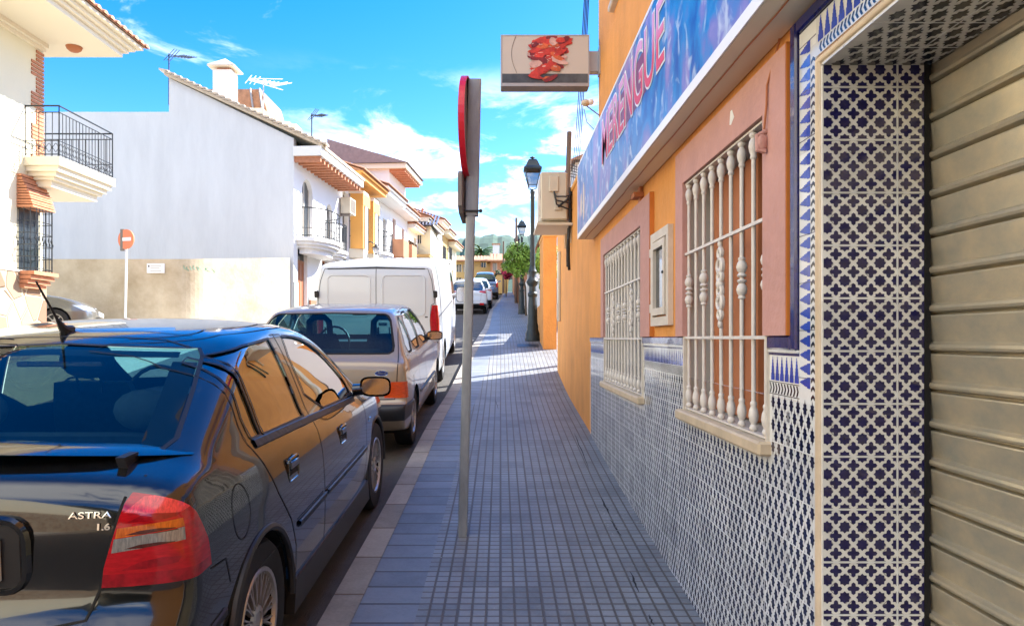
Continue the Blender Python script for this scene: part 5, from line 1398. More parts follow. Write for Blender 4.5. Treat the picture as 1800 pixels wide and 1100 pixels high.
# end of street: beige houses with tiled roof
def end_house(name, lb, x0, x1, Y, ytop, yroof, wm, wins):
    xa, z1 = px(x0, ytop, Y); xb, zr = px(x1, yroof, Y+3)
    t = TH(name, ((xa+xb)/2, Y, 5.3), lb, 'house', 'houses across the end of the street')
    PG = lambda a, b, d: (a, Y+d, b)
    rects = []
    for (a, b, c, d) in wins: rects.append((px(a, 0, Y)[0], px(b, 0, Y)[0], px(0, d, Y)[1], px(0, c, Y)[1]))
    xb = px(x1, 0, Y)[0]
    mb = MB(); wall_open(mb, PG, xa, xb, 4, z1, rects, .25); mb.box(xa, xa+.01, Y, Y+7, 4, z1); mb.box(xb-.01, xb, Y, Y+7, 4, z1); mb.build('wall', M[wm], t)
    for r_ in rects:
        mb = MB(); mb.box(r_[0], r_[1], Y+.15, Y+.2, r_[2], r_[3]); o = mb.build('window', M['greywin'], t)
        mb = MB(); mb.box(r_[0], r_[0]+.08, Y+.1, Y+.149, r_[2], r_[3]); mb.box(r_[1]-.08, r_[1], Y+.1, Y+.149, r_[2], r_[3]); mb.box((r_[0]+r_[1])/2-.04, (r_[0]+r_[1])/2+.04, Y+.1, Y+.149, r_[2], r_[3]); mb.build('frame', M['frame'], o)
    zr = px(0, yroof, Y+3)[1]
    mb = MB(); mb.face([(xa-.3, Y-.5, z1), (xb+.3, Y-.5, z1), (xb+.1, Y+3.5, zr), (xa+.1, Y+3.5, zr)]); mb.face([(xa-.3, Y-.5, z1), (xa+.1, Y+3.5, zr), (xa-.3, Y+7.5, z1)]); mb.face([(xb+.3, Y-.5, z1), (xb+.1, Y+3.5, zr), (xb+.3, Y+7.5, z1)]); mb.box(xa-.3, xb+.3, Y-.5, Y+.0, z1-.1, z1-.002)
    for k in range(int((xb-xa)/.3)): x = xa+k*.3; mb.tube([(x, Y-.40, z1+.0), (x+.0, Y+3.4, zr+.02)], .04, 4)
    mb.build('roof', M['roof'], t, fix=False)
end_house('end_house', 'beige house with tiled roof and balcony door facing down the street', 792, 862, 64, 458, 449, 'yellow', [(801, 812, 465, 478), (814, 819, 465, 478), (845, 855, 461, 470), (800, 812, 488, 500)])
end_house('end_house', 'darker ochre house with tiled roof next to the bougainvillea', 862, 884, 61, 458, 445, 'terracotta', [(866, 874, 462, 476)])
mb = MB(); xs, z_ = px(872, 440, 75); e2 = TH('white_chimney', (xs, 75, 9), 'small white chimney stack showing above the end roofs', 'chimney'); mb.box(xs-.35, xs+.35, 75, 75.6, 6, z_+.6); mb.build('stack', M['white'], e2); mb = MB(); mb.bbox(xs-.45, xs+.45, 74.9, 75.7, z_+.601, z_+.72, .03); mb.build('cap', M['roof'], e2)

# ------------------------------------------------------------ trees and plants
def leaves(mb, c, rx, ry, rz_, n, s, seed, hollow=.30, clump=22):
    rnd = random.Random(seed); cs = []
    for k in range(clump):
        while True:
            q = Vector([rnd.uniform(-1, 1) for _ in range(3)])
            if q.length < 1: break
        q = q.normalized()*(hollow+(1-hollow)*rnd.random()**.6); cs.append((Vector((c[0]+q.x*rx*.8, c[1]+q.y*ry*.8, c[2]+q.z*rz_*.8)), rnd.uniform(.16, .42)))
    for k in range(n):
        cc, cr_ = rnd.choice(cs); d = Vector([rnd.gauss(0, 1) for _ in range(3)]).normalized()*rnd.random()**.4
        p = cc+Vector((d.x*cr_*rx, d.y*cr_*ry, d.z*cr_*rz_))
        nn = (d+Vector((rnd.uniform(-.6, .6), rnd.uniform(-.6, .6), rnd.uniform(0, .9)))).normalized(); u_ = nn.orthogonal().normalized(); u_.rotate(Matrix.Rotation(rnd.uniform(0, 6.28), 3, nn)); w = nn.cross(u_)
        L = s*rnd.uniform(.6, 1.3); mb.face([p-u_*L, p+w*L*.42, p+u_*L, p-w*L*.42])
def tree(name, label, cat, x, y, zb, zc, rx, ry, rz_, lm, n, s, seed, trunk=.07, group=None):
    t = TH(name, (x, y, zb), label, cat, group)
    lx = .32 if cat == 'tree' else 0
    mb = MB(); mb.tube([(x+lx, y, zb-.1), (x+lx*.9, y, (zb+zc)/2), (x, y, zc)], [trunk*.6, trunk*.5, trunk*.35], 8)
    rnd = random.Random(seed)
    for k in range(7):
        a = rnd.uniform(0, 6.28); q = Vector((x+rx*.65*math.cos(a), y+ry*.65*math.sin(a), zc+rz_*rnd.uniform(-.1, .6))); mb.tube([(x, y, zc-rz_*.6), Vector((x, y, zc-rz_*.2)).lerp(q, .5), q], [trunk*.45, trunk*.3, trunk*.12], 5)
    mb.build('trunk', M['bark'], t, smooth=True)
    mb = MB(); leaves(mb, (x, y, zc), rx, ry, rz_, n, s, seed); mb.build('crown', M[lm], t, fix=False)
    return t
Yt = 28.3; X, z = px(913, 455, Yt); tree('orange_tree', 'bright green round crowned street tree around the middle lamp', 'tree', X-.05, Yt, sw(Yt), z, .84, .7, .80, 'leaf', 5200, .065, 5)
Yt = 33; X, z = px(901, 466, Yt); tree('orange_tree', 'smaller green street tree partly behind the round crowned one', 'tree', X, Yt, sw(Yt), z, .55, .6, .5, 'leaf', 2200, .055, 6)
Yt = 16.6; X, z = px(960, 465, Yt); tree('garden_shrub', 'leafy green shrub overhanging the garden wall behind the orange pier', 'shrub', X+.05, Yt, 1.8, z, .42, 1.0, .62, 'leaf', 3600, .05, 8)
Yt = 45; X, z = px(886, 476, Yt); tree('bougainvillea', 'crimson bougainvillea spilling over the wall at the street end', 'shrub', X+.15, Yt+2, sw(Yt), z, .55, .6, .42, 'bougain', 1800, .07, 9)
Yt = 47; X, z = px(874, 480, Yt); tree('green_hedge_bush', 'dark green bush between the bougainvillea and the end houses', 'shrub', X, Yt+6, sw(Yt), z, .7, .6, .8, 'leaf2', 1500, .08, 10)
# palm behind the end houses
Yt = 95; X, z = px(846, 443, Yt); t = TH('palm_tree', (X, Yt, 6), 'palm tree crown rising behind the tiled end house', 'tree')
mb = MB(); mb.tube([(X, Yt, 5), (X, Yt, z)], [.3, .25], 8); mb.build('trunk', M['bark'], t)
mb = MB(); rnd = random.Random(4)
for k in range(46):
    a = rnd.uniform(0, 6.28); up = rnd.uniform(-.3, 1.2); L = rnd.uniform(1.6, 2.2); pr = Vector((X, Yt, z)); 
    pts = [Vector((X+math.cos(a)*L*t_*math.cos(up*(1-t_)), Yt+math.sin(a)*L*t_*math.cos(up*(1-t_)), z+L*math.sin(up)*t_-1.1*t_*t_)) for t_ in frange(0, 1, 6)]
    for p, q in zip(pts, pts[1:]):
        s_ = Vector((-math.sin(a), math.cos(a), 0))*.16; mb.face([p-s_-Vector((0, 0, .1)), p, q, q-s_-Vector((0, 0, .1))]); mb.face([p+s_-Vector((0, 0, .1)), p, q, q+s_-Vector((0, 0, .1))])
mb.build('crown', M['palm'], t, fix=False)
mb = MB(); xs, z_ = px(933, 450, 40)
bk = TH('shading_villa', (xs, 40, 3), 'low white villa on the right, stretched out of view to shade the pavement', 'house')
mb.box(2.2, 6, 21, 44, 2, 6.9); mb.build('wall', M['white'], bk); mb = MB(); mb.face([(2.0, 20.7, 6.91), (2.0, 44.3, 6.91), (4.1, 44.3, 7.8), (4.1, 20.7, 7.8)]); mb.face([(6.2, 20.7, 6.91), (6.2, 44.3, 6.91), (4.1, 44.3, 7.8), (4.1, 20.7, 7.8)]); mb.face([(2, 20.7, 6.91), (6.2, 20.7, 6.91), (4.1, 20.7, 7.8)]); mb.build('roof', M['roof'], bk, fix=False)  # long body added out of view so the upper pavement falls in shade
# ------------------------------------------------------------ cars
def in_poly(p, poly):
    x, y = p; c = False; n = len(poly)
    for i in range(n):
        x1, y1 = poly[i]; x2, y2 = poly[(i+1) % n]
        if (y1 > y) != (y2 > y) and x < (x2-x1)*(y-y1)/(y2-y1)+x1: c = not c
    return c
def smooth_poly(pts, it=2, keep=()):
    for _ in range(it):
        q = []
        for i in range(len(pts)):
            a, b = pts[i], pts[(i+1) % len(pts)]
            q += [(a[0]*.75+b[0]*.25, a[1]*.75+b[1]*.25), (a[0]*.25+b[0]*.75, a[1]*.25+b[1]*.75)]
        pts = q
    return pts
class Body:
    """half body (x>=0), x across, y forward, z up"""
    def __init__(s, prof, W, L, plan, belt, sec_low, sec_up, spine=(.5, .55), nu=230, n=2.6, zbot=.2, k1=15, k2=24):
        s.W, s.L = W, L; s.plan, s.belt, s.sl, s.su = plan, belt, sec_low, sec_up
        P = []
        m = len(prof)
        for i in range(m-1):
            p0, p1, p2, p3 = prof[max(i-1, 0)], prof[i], prof[i+1], prof[min(i+2, m-1)]
            for k in range(12):
                t = k/12
                P.append(tuple(.5*((2*p1[j])+(-p0[j]+p2[j])*t+(2*p0[j]-5*p1[j]+4*p2[j]-p3[j])*t*t+(-p0[j]+3*p1[j]-3*p2[j]+p3[j])*t**3) if j < 2 else p1[j]+(p2[j]-p1[j])*t for j in range(3)))
        P.append(prof[-1])
        e = prof[-1]; f = prof[0]
        for k in range(1, 30): t = k/30; P.append((e[0]+(f[0]-e[0])*t, e[1]+(f[1]-e[1])*t, .03))
        # resample by arc length
        d = [0]
        for a, b in zip(P, P[1:]+P[:1]): d.append(d[-1]+math.hypot(a[0]-b[0], a[1]-b[1]))
        Q = []; j = 0; PP = P+P[:1]
        for i in range(nu):
            t = d[-1]*i/nu
            while d[j+1] < t: j += 1
            u_ = (t-d[j])/max(1e-9, d[j+1]-d[j]); Q.append(tuple(PP[j][k]+(PP[j+1][k]-PP[j][k])*u_ for k in range(3)))
        bm = bmesh.new(); rows = []
        ys, zs = spine
        th = [math.pi/2*i/k1 for i in range(k1+1)]
        for (y, z, c) in Q:
            S = (ys+(y/L)*(L-2*ys), zs); dx, dz = S[0]-y, S[1]-z; D = math.hypot(dx, dz); c_ = min(c, D*.8)
            row = []
            for t in th:
                f_ = math.sin(t)**(2/n); tt = c_*(1-max(0, math.cos(t))**(2/n))
                row.append((f_, tt))
            for i in range(1, k2+1): row.append((1, c_+(D-c_)*i/k2*.999))
            vs = []
            for f_, tt in row:
                yy, zz = y+dx*tt/D, z+dz*tt/D; vs.append(bm.verts.new((f_*s.X(yy, zz), yy, zz)))
            rows.append(vs)
        for a, b in zip(rows, rows[1:]+rows[:1]):
            for i in range(len(a)-1): bm.faces.new((a[i], a[i+1], b[i+1], b[i]))
        bmesh.ops.remove_doubles(bm, verts=bm.verts, dist=2e-4)
        # close the spine
        bmesh.ops.holes_fill(bm, edges=[e_ for e_ in bm.edges if e_.is_boundary and all(v.co.x > .3*W for v in e_.verts)], sides=0)
        bm.normal_update()
        bmesh.ops.recalc_face_normals(bm, faces=bm.faces)
        if sum(f_.normal.x*f_.calc_area() for f_ in bm.faces) < 0: bmesh.ops.reverse_faces(bm, faces=bm.faces)
        bm.normal_update()
        s.bm = bm; s.ref = bm.copy(); s.ref.verts.ensure_lookup_table(); s.ref.faces.ensure_lookup_table(); s.bvh = BVHTree.FromBMesh(s.ref)
        s.lay = bm.faces.layers.int.new('part')
    def X(s, y, z):
        w = s.W*smooth_tab(s.plan, y); b = smooth_tab(s.belt, y)
        return w*(smooth_tab(s.sl, z/b) if z <= b else smooth_tab(s.su, z-b))
    def _cut(s, poly, ax, cond):
        a, b = ax; mx = [min(p[0] for p in poly)-.05, max(p[0] for p in poly)+.05, min(p[1] for p in poly)-.05, max(p[1] for p in poly)+.05]
        for i in range(len(poly)):
            p, q = poly[i], poly[(i+1) % len(poly)]
            lx, hx, ly, hy = min(p[0], q[0])-.05, max(p[0], q[0])+.05, min(p[1], q[1])-.05, max(p[1], q[1])+.05
            fs = []
            for f in s.bm.faces:
                c = f.calc_center_median()
                if cond(c, f.normal) and lx < c[a] < hx and ly < c[b] < hy: fs.append(f)
            if not fs: continue
            co = [0, 0, 0]; co[a], co[b] = p; no = [0, 0, 0]; no[a], no[b] = -(q[1]-p[1]), q[0]-p[0]
            geom = set(fs)
            for f in fs: geom.update(f.edges); geom.update(f.verts)
            bmesh.ops.bisect_plane(s.bm, geom=list(geom), dist=1e-5, plane_co=co, plane_no=no)
    def cut(s, pid, poly, ax=(1, 2), cond=lambda c, n: True, only=None, also=None):
        s._cut(poly, ax, cond)
        if also: s._cut(also[0], also[1], cond)
        for f in s.bm.faces:
            c = f.calc_center_median()
            if cond(c, f.normal) and (only is None or f[s.lay] in only) and in_poly((c[ax[0]], c[ax[1]]), poly) and (not also or in_poly((c[also[1][0]], c[also[1][1]]), also[0])): f[s.lay] = pid
    def emit(s, pid, name, m, parent, side='both', inset=0.0):
        """side: both / r / l"""
        fs = [f for f in s.bm.faces if f[s.lay] in (pid if isinstance(pid, (tuple, list)) else (pid,))]
        if not fs: print('EMPTY PART', name, pid); return None
        vid = {}; V = []; N = []; F = []
        for f in fs:
            g = []
            for v in f.verts:
                if v not in vid:
                    loc, nn, idx, _ = s.bvh.find_nearest(v.co); rf = s.ref.faces[idx]
                    ws = [1/(1e-6+(v.co-w.co).length_squared) for w in rf.verts]; nv = Vector((0, 0, 0))
                    for w_, rv in zip(ws, rf.verts): nv += rv.normal*w_
                    if v.co.x < 1e-3: nv.x = 0
                    nv.normalize(); vid[v] = len(V); V.append(v.co-nv*inset); N.append(nv)
                g.append(vid[v])
            F.append(g)
        VV, NN, FF = [], [], []
        if side in ('both', 'r'): VV += V; NN += N; FF += F
        if side in ('both', 'l'):
            o = len(VV); VV += [Vector((-v.x, v.y, v.z)) for v in V]; NN += [Vector((-v.x, v.y, v.z)) for v in N]; FF += [[o+i for i in g[::-1]] for g in F]
        me = bpy.data.meshes.new(name); me.from_pydata([tuple(v) for v in VV], [], FF); me.materials.append(m)
        me.polygons.foreach_set('use_smooth', [True]*len(FF)); me.update(); me.normals_split_custom_set_from_vertices([tuple(v) for v in NN])
        o = bpy.data.objects.new(name, me); COL.objects.link(o); o.parent = parent; return o
    def proj(s, a, b, ax):
        if ax == (1, 2): o, d = Vector((3, a, b)), Vector((-1, 0, 0))
        elif ax == 'rear': o, d = Vector((a, -3, b)), Vector((0, 1, 0))
        else: o, d = Vector((a, 9, b)), Vector((0, -1, 0))
        h = s.bvh.ray_cast(o, d)
        return (h[0], h[1]) if h[0] else (None, None)
    def ribbon(s, mb, line, w, ax=(1, 2), off=.0015, close=False, side='both', step=.03, thick=0):
        pts = []
        L = list(line)+([line[0]] if close else [])
        for p, q in zip(L, L[1:]):
            n = max(1, int(math.hypot(q[0]-p[0], q[1]-p[1])/step))
            for k in range(n): pts.append((p[0]+(q[0]-p[0])*k/n, p[1]+(q[1]-p[1])*k/n))
        pts.append(L[-1]); H = []
        for a, b in pts:
            h, nn = s.proj(a, b, ax)
            if h is not None: H.append((h, nn))
        for sg in ((1, -1) if side == 'both' else ((1,) if side == 'r' else (-1,))):
            prev = None
            for i, (h, nn) in enumerate(H):
                t = H[min(i+1, len(H)-1)][0]-H[max(i-1, 0)][0]
                if t.length < 1e-7: continue
                bi = nn.cross(t).normalized()*w/2; c = h+nn*off
                q = [(sg*(c-bi).x, (c-bi).y, (c-bi).z), (sg*(c+bi).x, (c+bi).y, (c+bi).z)]
                if thick: c2 = c+nn*thick; q += [(sg*(c2+bi*.7).x, (c2+bi*.7).y, (c2+bi*.7).z), (sg*(c2-bi*.7).x, (c2-bi*.7).y, (c2-bi*.7).z)]
                if prev and (H[i][0]-H[i-1][0]).length < .25:
                    m_ = len(q)
                    if m_ == 2: mb.face([prev[0], prev[1], q[1], q[0]])
                    else:
                        for k in range(1, 4): mb.face([prev[k], prev[(k+1) % 4], q[(k+1) % 4], q[k]])
                prev = q
def wheel(parent, x, y, r, rim_r, w, style, sgn, simple=False):
    mb = MB(); W2_ = w/2
    prof = [(rim_r*1.0, -W2_*.9), (rim_r*1.1, -W2_), (r*.93, -W2_*.98), (r*.985, -W2_*.75), (r, -W2_*.4), (r, W2_*.4), (r*.985, W2_*.75), (r*.93, W2_*.98), (rim_r*1.1, W2_), (rim_r, W2_*.9)]
    mb.lathe(prof, (x, y, r), 36, 'x'); wh_ = mb.build('wheel', M['tyre'], parent, smooth=True)
    xo = x+sgn*W2_*.9; mb = MB(); f = lambda d: xo+sgn*d
    mb.lathe([(rim_r*1.02, 0), (rim_r, sgn*.008), (rim_r*.93, sgn*.006), (rim_r*.90, -sgn*.01)], (xo, y, r), 36, 'x')
    mb.lathe([(rim_r*.34, -sgn*.012), (rim_r*.30, -sgn*.004), (rim_r*.2, sgn*.0), (rim_r*.19, -sgn*.006), (0, -sgn*.006)], (xo, y, r), 24, 'x')
    ns, sw_ = style
    for k in range(ns):
        a = 2*math.pi*k/ns
        for da in ((-.5, .5) if style[0] > 12 else (0,)):
            a0 = a; a1 = a+da*math.pi/ns*.9
            c0, s0, c1, s1 = math.cos(a0), math.sin(a0), math.cos(a1), math.sin(a1); r0, r1 = rim_r*.28, rim_r*.93
            for (ra, rb, aa, ab, wa, wb) in ((r0, (r0+r1)/2, a0, (a0+a1)/2 if da else a0, sw_, sw_*.8), ((r0+r1)/2, r1, (a0+a1)/2 if da else a0, a1, sw_*.8, sw_*1.1)):
                pa_, pb_ = Vector((0, math.cos(aa), math.sin(aa))), Vector((0, math.cos(ab), math.sin(ab))); ta, tb = Vector((0, -math.sin(aa), math.cos(aa))), Vector((0, -math.sin(ab), math.cos(ab)))
                O = Vector((f(-.004), y, r)); B_ = Vector((-sgn*.02, 0, 0))
                A1, A2, B1, B2 = O+pa_*ra-ta*wa, O+pa_*ra+ta*wa, O+pb_*rb-tb*wb, O+pb_*rb+tb*wb
                mb.face([A1, A2, B2, B1]); mb.face([A1, B1, B1+B_, A1+B_]); mb.face([A2, B2, B2+B_, A2+B_])
    for k in range(5): a = 2*math.pi*k/5; mb.ball((f(-.008), y+rim_r*.23*math.cos(a), r+rim_r*.23*math.sin(a)), .008, n=4)
    mb.build('rim', M['rim'], wh_, smooth=True, auto=35)
    mb = MB(); mb.lathe([(rim_r*.97, -sgn*.03), (0, -sgn*.035)], (xo, y, r), 24, 'x'); mb.build('brake_disc', M['dark'], wh_)
def seat(parent, x, y, z, w=.5, h=.62, head=True, m='seat', hole=False):
    mb = MB()
    def slab(pts, w, b=.03):
        A = [(-w/2+b, 0), (-w/2, b), (-w/2, 1), (w/2, 1)]
    for k in range(8):
        t0, t1 = k/8, (k+1)/8
        w0, w1 = w*(1-.35*max(0, t0-.55)**1.3*2), w*(1-.35*max(0, t1-.55)**1.3*2)
        y0, y1 = y+.12*0-.22*t0, y-.22*t1; z0, z1 = z+h*t0, z+h*t1; d = .12-.04*t0
        mb.v += [(x-w0/2, y0, z0), (x+w0/2, y0, z0), (x+w0/2-.02, y0+d, z0), (x-w0/2+.02, y0+d, z0), (x-w1/2, y1, z1), (x+w1/2, y1, z1), (x+w1/2-.02, y1+d, z1), (x-w1/2+.02, y1+d, z1)]
        o = len(mb.v)-8
        for q in ((0, 1, 5, 4), (1, 2, 6, 5), (2, 3, 7, 6), (3, 0, 4, 7)): mb.f.append([o+i for i in q]); mb.m.append(0)
        if k == 7: mb.f.append([o+4, o+5, o+6, o+7]); mb.m.append(0)
    mb.bbox(x-w/2, x+w/2, y, y+.5, z-.1, z+.08, .04)
    s_ = mb.build('seat', M[m], parent, smooth=True, auto=60)
    if head:
        mb = MB(); hz = z+h+.06
        if hole:
            mb.tube([(x-.12, y-.24, hz-.08), (x-.11, y-.25, hz+.08), (x-.06, y-.25, hz+.13), (x+.06, y-.25, hz+.13), (x+.11, y-.25, hz+.08), (x+.12, y-.24, hz-.08)], .035, 8)
        else:
            mb.ball((x, y-.24, hz+.06), .14, .06, .10, n=8)
        mb.build('headrest', M[m], s_, smooth=True)
        mb = MB(); [mb.tube([(x+q, y-.22, z+h-.05), (x+q, y-.24, hz+.02)], .007, 6) for q in (-.06, .06)]; mb.build('headrest_post', M['chrome'], s_)
def mirror(parent, x, y, z, sgn, m, w=.17, h=.125):
    mb = MB(); cx = x+sgn*.11
    n = 9
    for i in range(6):
        t = i/5; k = (1-.5*t*t)**1; yy = y+.09*t
        mb.v += [(cx+w/2*k*math.copysign(abs(math.cos(a))**.6, math.cos(a)), yy, z+h/2*k*math.copysign(abs(math.sin(a))**.6, math.sin(a))) for a in [2*math.pi*q/20 for q in range(20)]]
    for i in range(5):
        for q in range(20): mb.f.append([i*20+q, i*20+(q+1) % 20, (i+1)*20+(q+1) % 20, (i+1)*20+q]); mb.m.append(0)
    mb.f.append([100+q for q in range(20)]); mb.m.append(0)
    mb.tube([(x-sgn*.04, y+.05, z-.03), (x+sgn*.05, y+.045, z-.02)], [.04, .035], 8)
    o = mb.build('side_mirror', m, parent, smooth=True, auto=50)
    mb = MB(); mb.face([(cx+(w/2-.012)*math.copysign(abs(math.cos(a))**.6, math.cos(a)), y+.004, z+(h/2-.012)*math.copysign(abs(math.sin(a))**.6, math.sin(a))) for a in [2*math.pi*q/20 for q in range(20)]]); mb.build('mirror_glass', M['chrome'], o, fix=False)
def arches(B, ys, r, z):
    for y in ys: B.cut(-1, [(y+r*math.cos(t), z+r*math.sin(t)) for t in [2*math.pi*k/28 for k in range(28)]], (1, 2), lambda c, n: c.x > .2 and c.z < 1)
def liner(parent, W, ys, r, z):
    mb = MB()
    for y in ys:
        for sg in (-1, 1):
            mb.lathe([(r*1.01, sg*(W*.985-.02)), (r*1.01, sg*(W-.30)), (0, sg*(W-.30))], (0, y, z), 28, 'x', -20, 200)
    mb.each(.01, 'wheel_well', M['gap'], parent, fix=False)
def put(root, x, y, yaw=0, wb=2.5, off=.7):
    # rest both axles on the road
    z0, z1 = rz(y+off), rz(y+off+wb); pitch = math.atan2(z1-z0, wb)
    root.location = (x, y, z0-off*math.tan(pitch)); root.rotation_euler = (pitch, 0, R(yaw))
def floorpan(parent, W, L, z=.24):
    mb = MB(); mb.bbox(-W+.12, W-.12, .3, L-.3, z, z+.05, .01); mb.build('floor_pan', M['gap'], parent)

# ---- black hatchback with rear wing
M['lens_bright'] = mat('bright_red_lens', (.75, .05, .05), .15, coat=.6, var=.4, vs=70, stretch=(2, 1, .6)); M['lens_dark'] = mat('lens_reflector_shade', (.07, .015, .012), .2, coat=.5, var=.5, vs=60)
M['dullpaint'] = mat('dusty_black_paint', (.022, .021, .020), .42)
bc = thing('parked_car', 'glossy black hatchback with rear wing parked nearest the camera beside the kerb', 'car', group='cars parked along the kerb', local=True)
WB, LB = .865, 4.05
prof = [(.28, .22, .05), (.06, .27, .12), (.0, .42, .15), (.005, .56, .15), (.045, .63, .13), (.075, .70, .12), (.09, .86, .12), (.11, .96, .12), (.16, 1.015, .11), (.25, 1.035, .09), (.36, 1.07, .10), (.55, 1.17, .12), (.78, 1.285, .12), (.96, 1.36, .10), (1.15, 1.400, .075), (1.5, 1.430, .07), (1.8, 1.425, .07), (2.05, 1.385, .075), (2.3, 1.30, .085), (2.65, 1.12, .09), (2.95, .975, .07), (3.15, .93, .08), (3.6, .85, .10), (3.88, .74, .14), (4.0, .60, .2), (4.05, .45, .2), (4.0, .27, .14), (3.75, .22, .05)]
plan = [(0, .955), (.25, .985), (.8, 1.0), (2.4, 1.0), (3.2, .975), (3.7, .93), (4.05, .85)]
belt = [(0, .98), (1, .965), (2, .925), (3, .885), (4, .8)]
slow = [(.2, .92), (.28, .965), (.42, .985), (.62, .995), (.78, .992), (.92, .968), (1.0, .93)]
sup = [(0, .93), (.03, .908), (.15, .862), (.30, .800), (.42, .735), (.50, .66)]
B = Body(prof, WB, LB, plan, belt, slow, sup, nu=300)
side = lambda c, n: c.x > .25 and n.x > .12
arches(B, (.72, 3.22), .345, .315)
bz = lambda y: smooth_tab(belt, y)
# side glass
w_q = [(.36, .985), (.50, 1.10), (.70, 1.21), (.90, 1.285), (.84, 1.15), (.93, .975)]
w_r = [(.99, .985), (.965, 1.14), (1.02, 1.295), (1.12, 1.325), (1.42, 1.355), (1.62, 1.362), (1.67, .955), (1.3, .97)]
w_r0 = [(.80, .995), (.775, 1.08), (.79, 1.20), (.84, 1.285), (.875, 1.30), (.905, .99)]
w_r1 = [(.935, .988), (.905, 1.305), (1.1, 1.332), (1.44, 1.342), (1.51, .965)]
w_f = [(1.66, .955), (1.60, 1.340), (1.80, 1.335), (2.02, 1.295), (2.25, 1.20), (2.46, 1.075), (2.60, .965), (2.58, .915)]
d_r = [(.745, .985), (.80, .90), (.90, .76), (1.06, .60), (1.14, .46), (1.16, .30), (1.66, .30), (1.60, .935), (1.53, 1.382), (1.15, 1.375), (.90, 1.345), (.79, 1.27), (.735, 1.15), (.73, 1.06)]
d_f = [(1.66, .30), (2.70, .30), (2.78, .45), (2.80, .80), (2.74, .91), (2.50, 1.10), (2.27, 1.25), (2.02, 1.345), (1.80, 1.38), (1.53, 1.382), (1.60, .935)]
B.cut(2, d_r, cond=side); B.cut(3, d_f, cond=side)
B.cut(5, w_r0, cond=side); B.cut(5, w_r1, cond=side); B.cut(6, smooth_poly(w_f, 1), cond=side)
rear = lambda c, n: c.y < 1.2 and n.y < .25
rg = [(-.1, 1.045), (.645, 1.045), (.665, 1.07), (.615, 1.20), (.565, 1.305), (.53, 1.332), (-.1, 1.352)]
rgc = lambda c, n: c.y < 1.25 and n.z > .3 and c.z > 1.02
B.cut(7, rg, (0, 2), rgc)
fgc = lambda c, n: c.y > 2.0 and n.z > .3 and c.z > .95 and n.x < .75
B.cut(8, [(-.1, 1.0), (.70, 1.0), (.60, 1.32), (-.1, 1.35)], (0, 2), fgc)
tlz0, tlz1 = .70, .985
tl = [(.600, .705), (.605, .76), (.655, .945), (.672, .975), (2, .975), (2, .72)]
tl_s = [(-.2, .6), (.235, .6), (.225, .72), (.30, .74), (.275, .86), (.19, .965), (.10, 1.1), (-.2, 1.1)]
tlc = lambda c, n: c.y < .6 and c.z < 1.05
tl_side = [(-.2, .69), (.26, .715), (.25, .80), (.215, .89), (.16, .965), (.10, .985), (-.2, .99)]
B.cut(9, tl, (0, 2), tlc, also=(tl_side, (1, 2)))
B.cut(10, [(.640, .873), (.806, .889), (.812, .866), (.635, .845)], (0, 2), tlc, only=(9,))
B.cut(11, [(.632, .843), (.812, .864), (.816, .828), (.626, .804)], (0, 2), tlc, only=(9, 10))
B.cut(14, [(0, .740), (2, .752), (2, .69), (0, .69)], (0, 2), tlc, only=(9,))
B.cut(17, [(.655, .915), (.70, .955), (.80, .955), (.835, .93), (.80, .905)], (0, 2), tlc, only=(9,))
for zc in (.857, .818):
    B.cut(18, [(.66, zc-.004), (.70, zc+.007), (.75, zc+.011), (.79, zc+.009), (.80, zc+.002), (.74, zc-.003)], (0, 2), tlc, only=(10, 11))
B.cut(19, [(.65, .752), (.70, .775), (.76, .785), (.81, .782), (.80, .765), (.72, .755)], (0, 2), tlc, only=(9,))
B.cut(22, [(.665, .888), (.70, .905), (.76, .912), (.80, .905), (.79, .895), (.72, .888)], (0, 2), tlc, only=(9,))

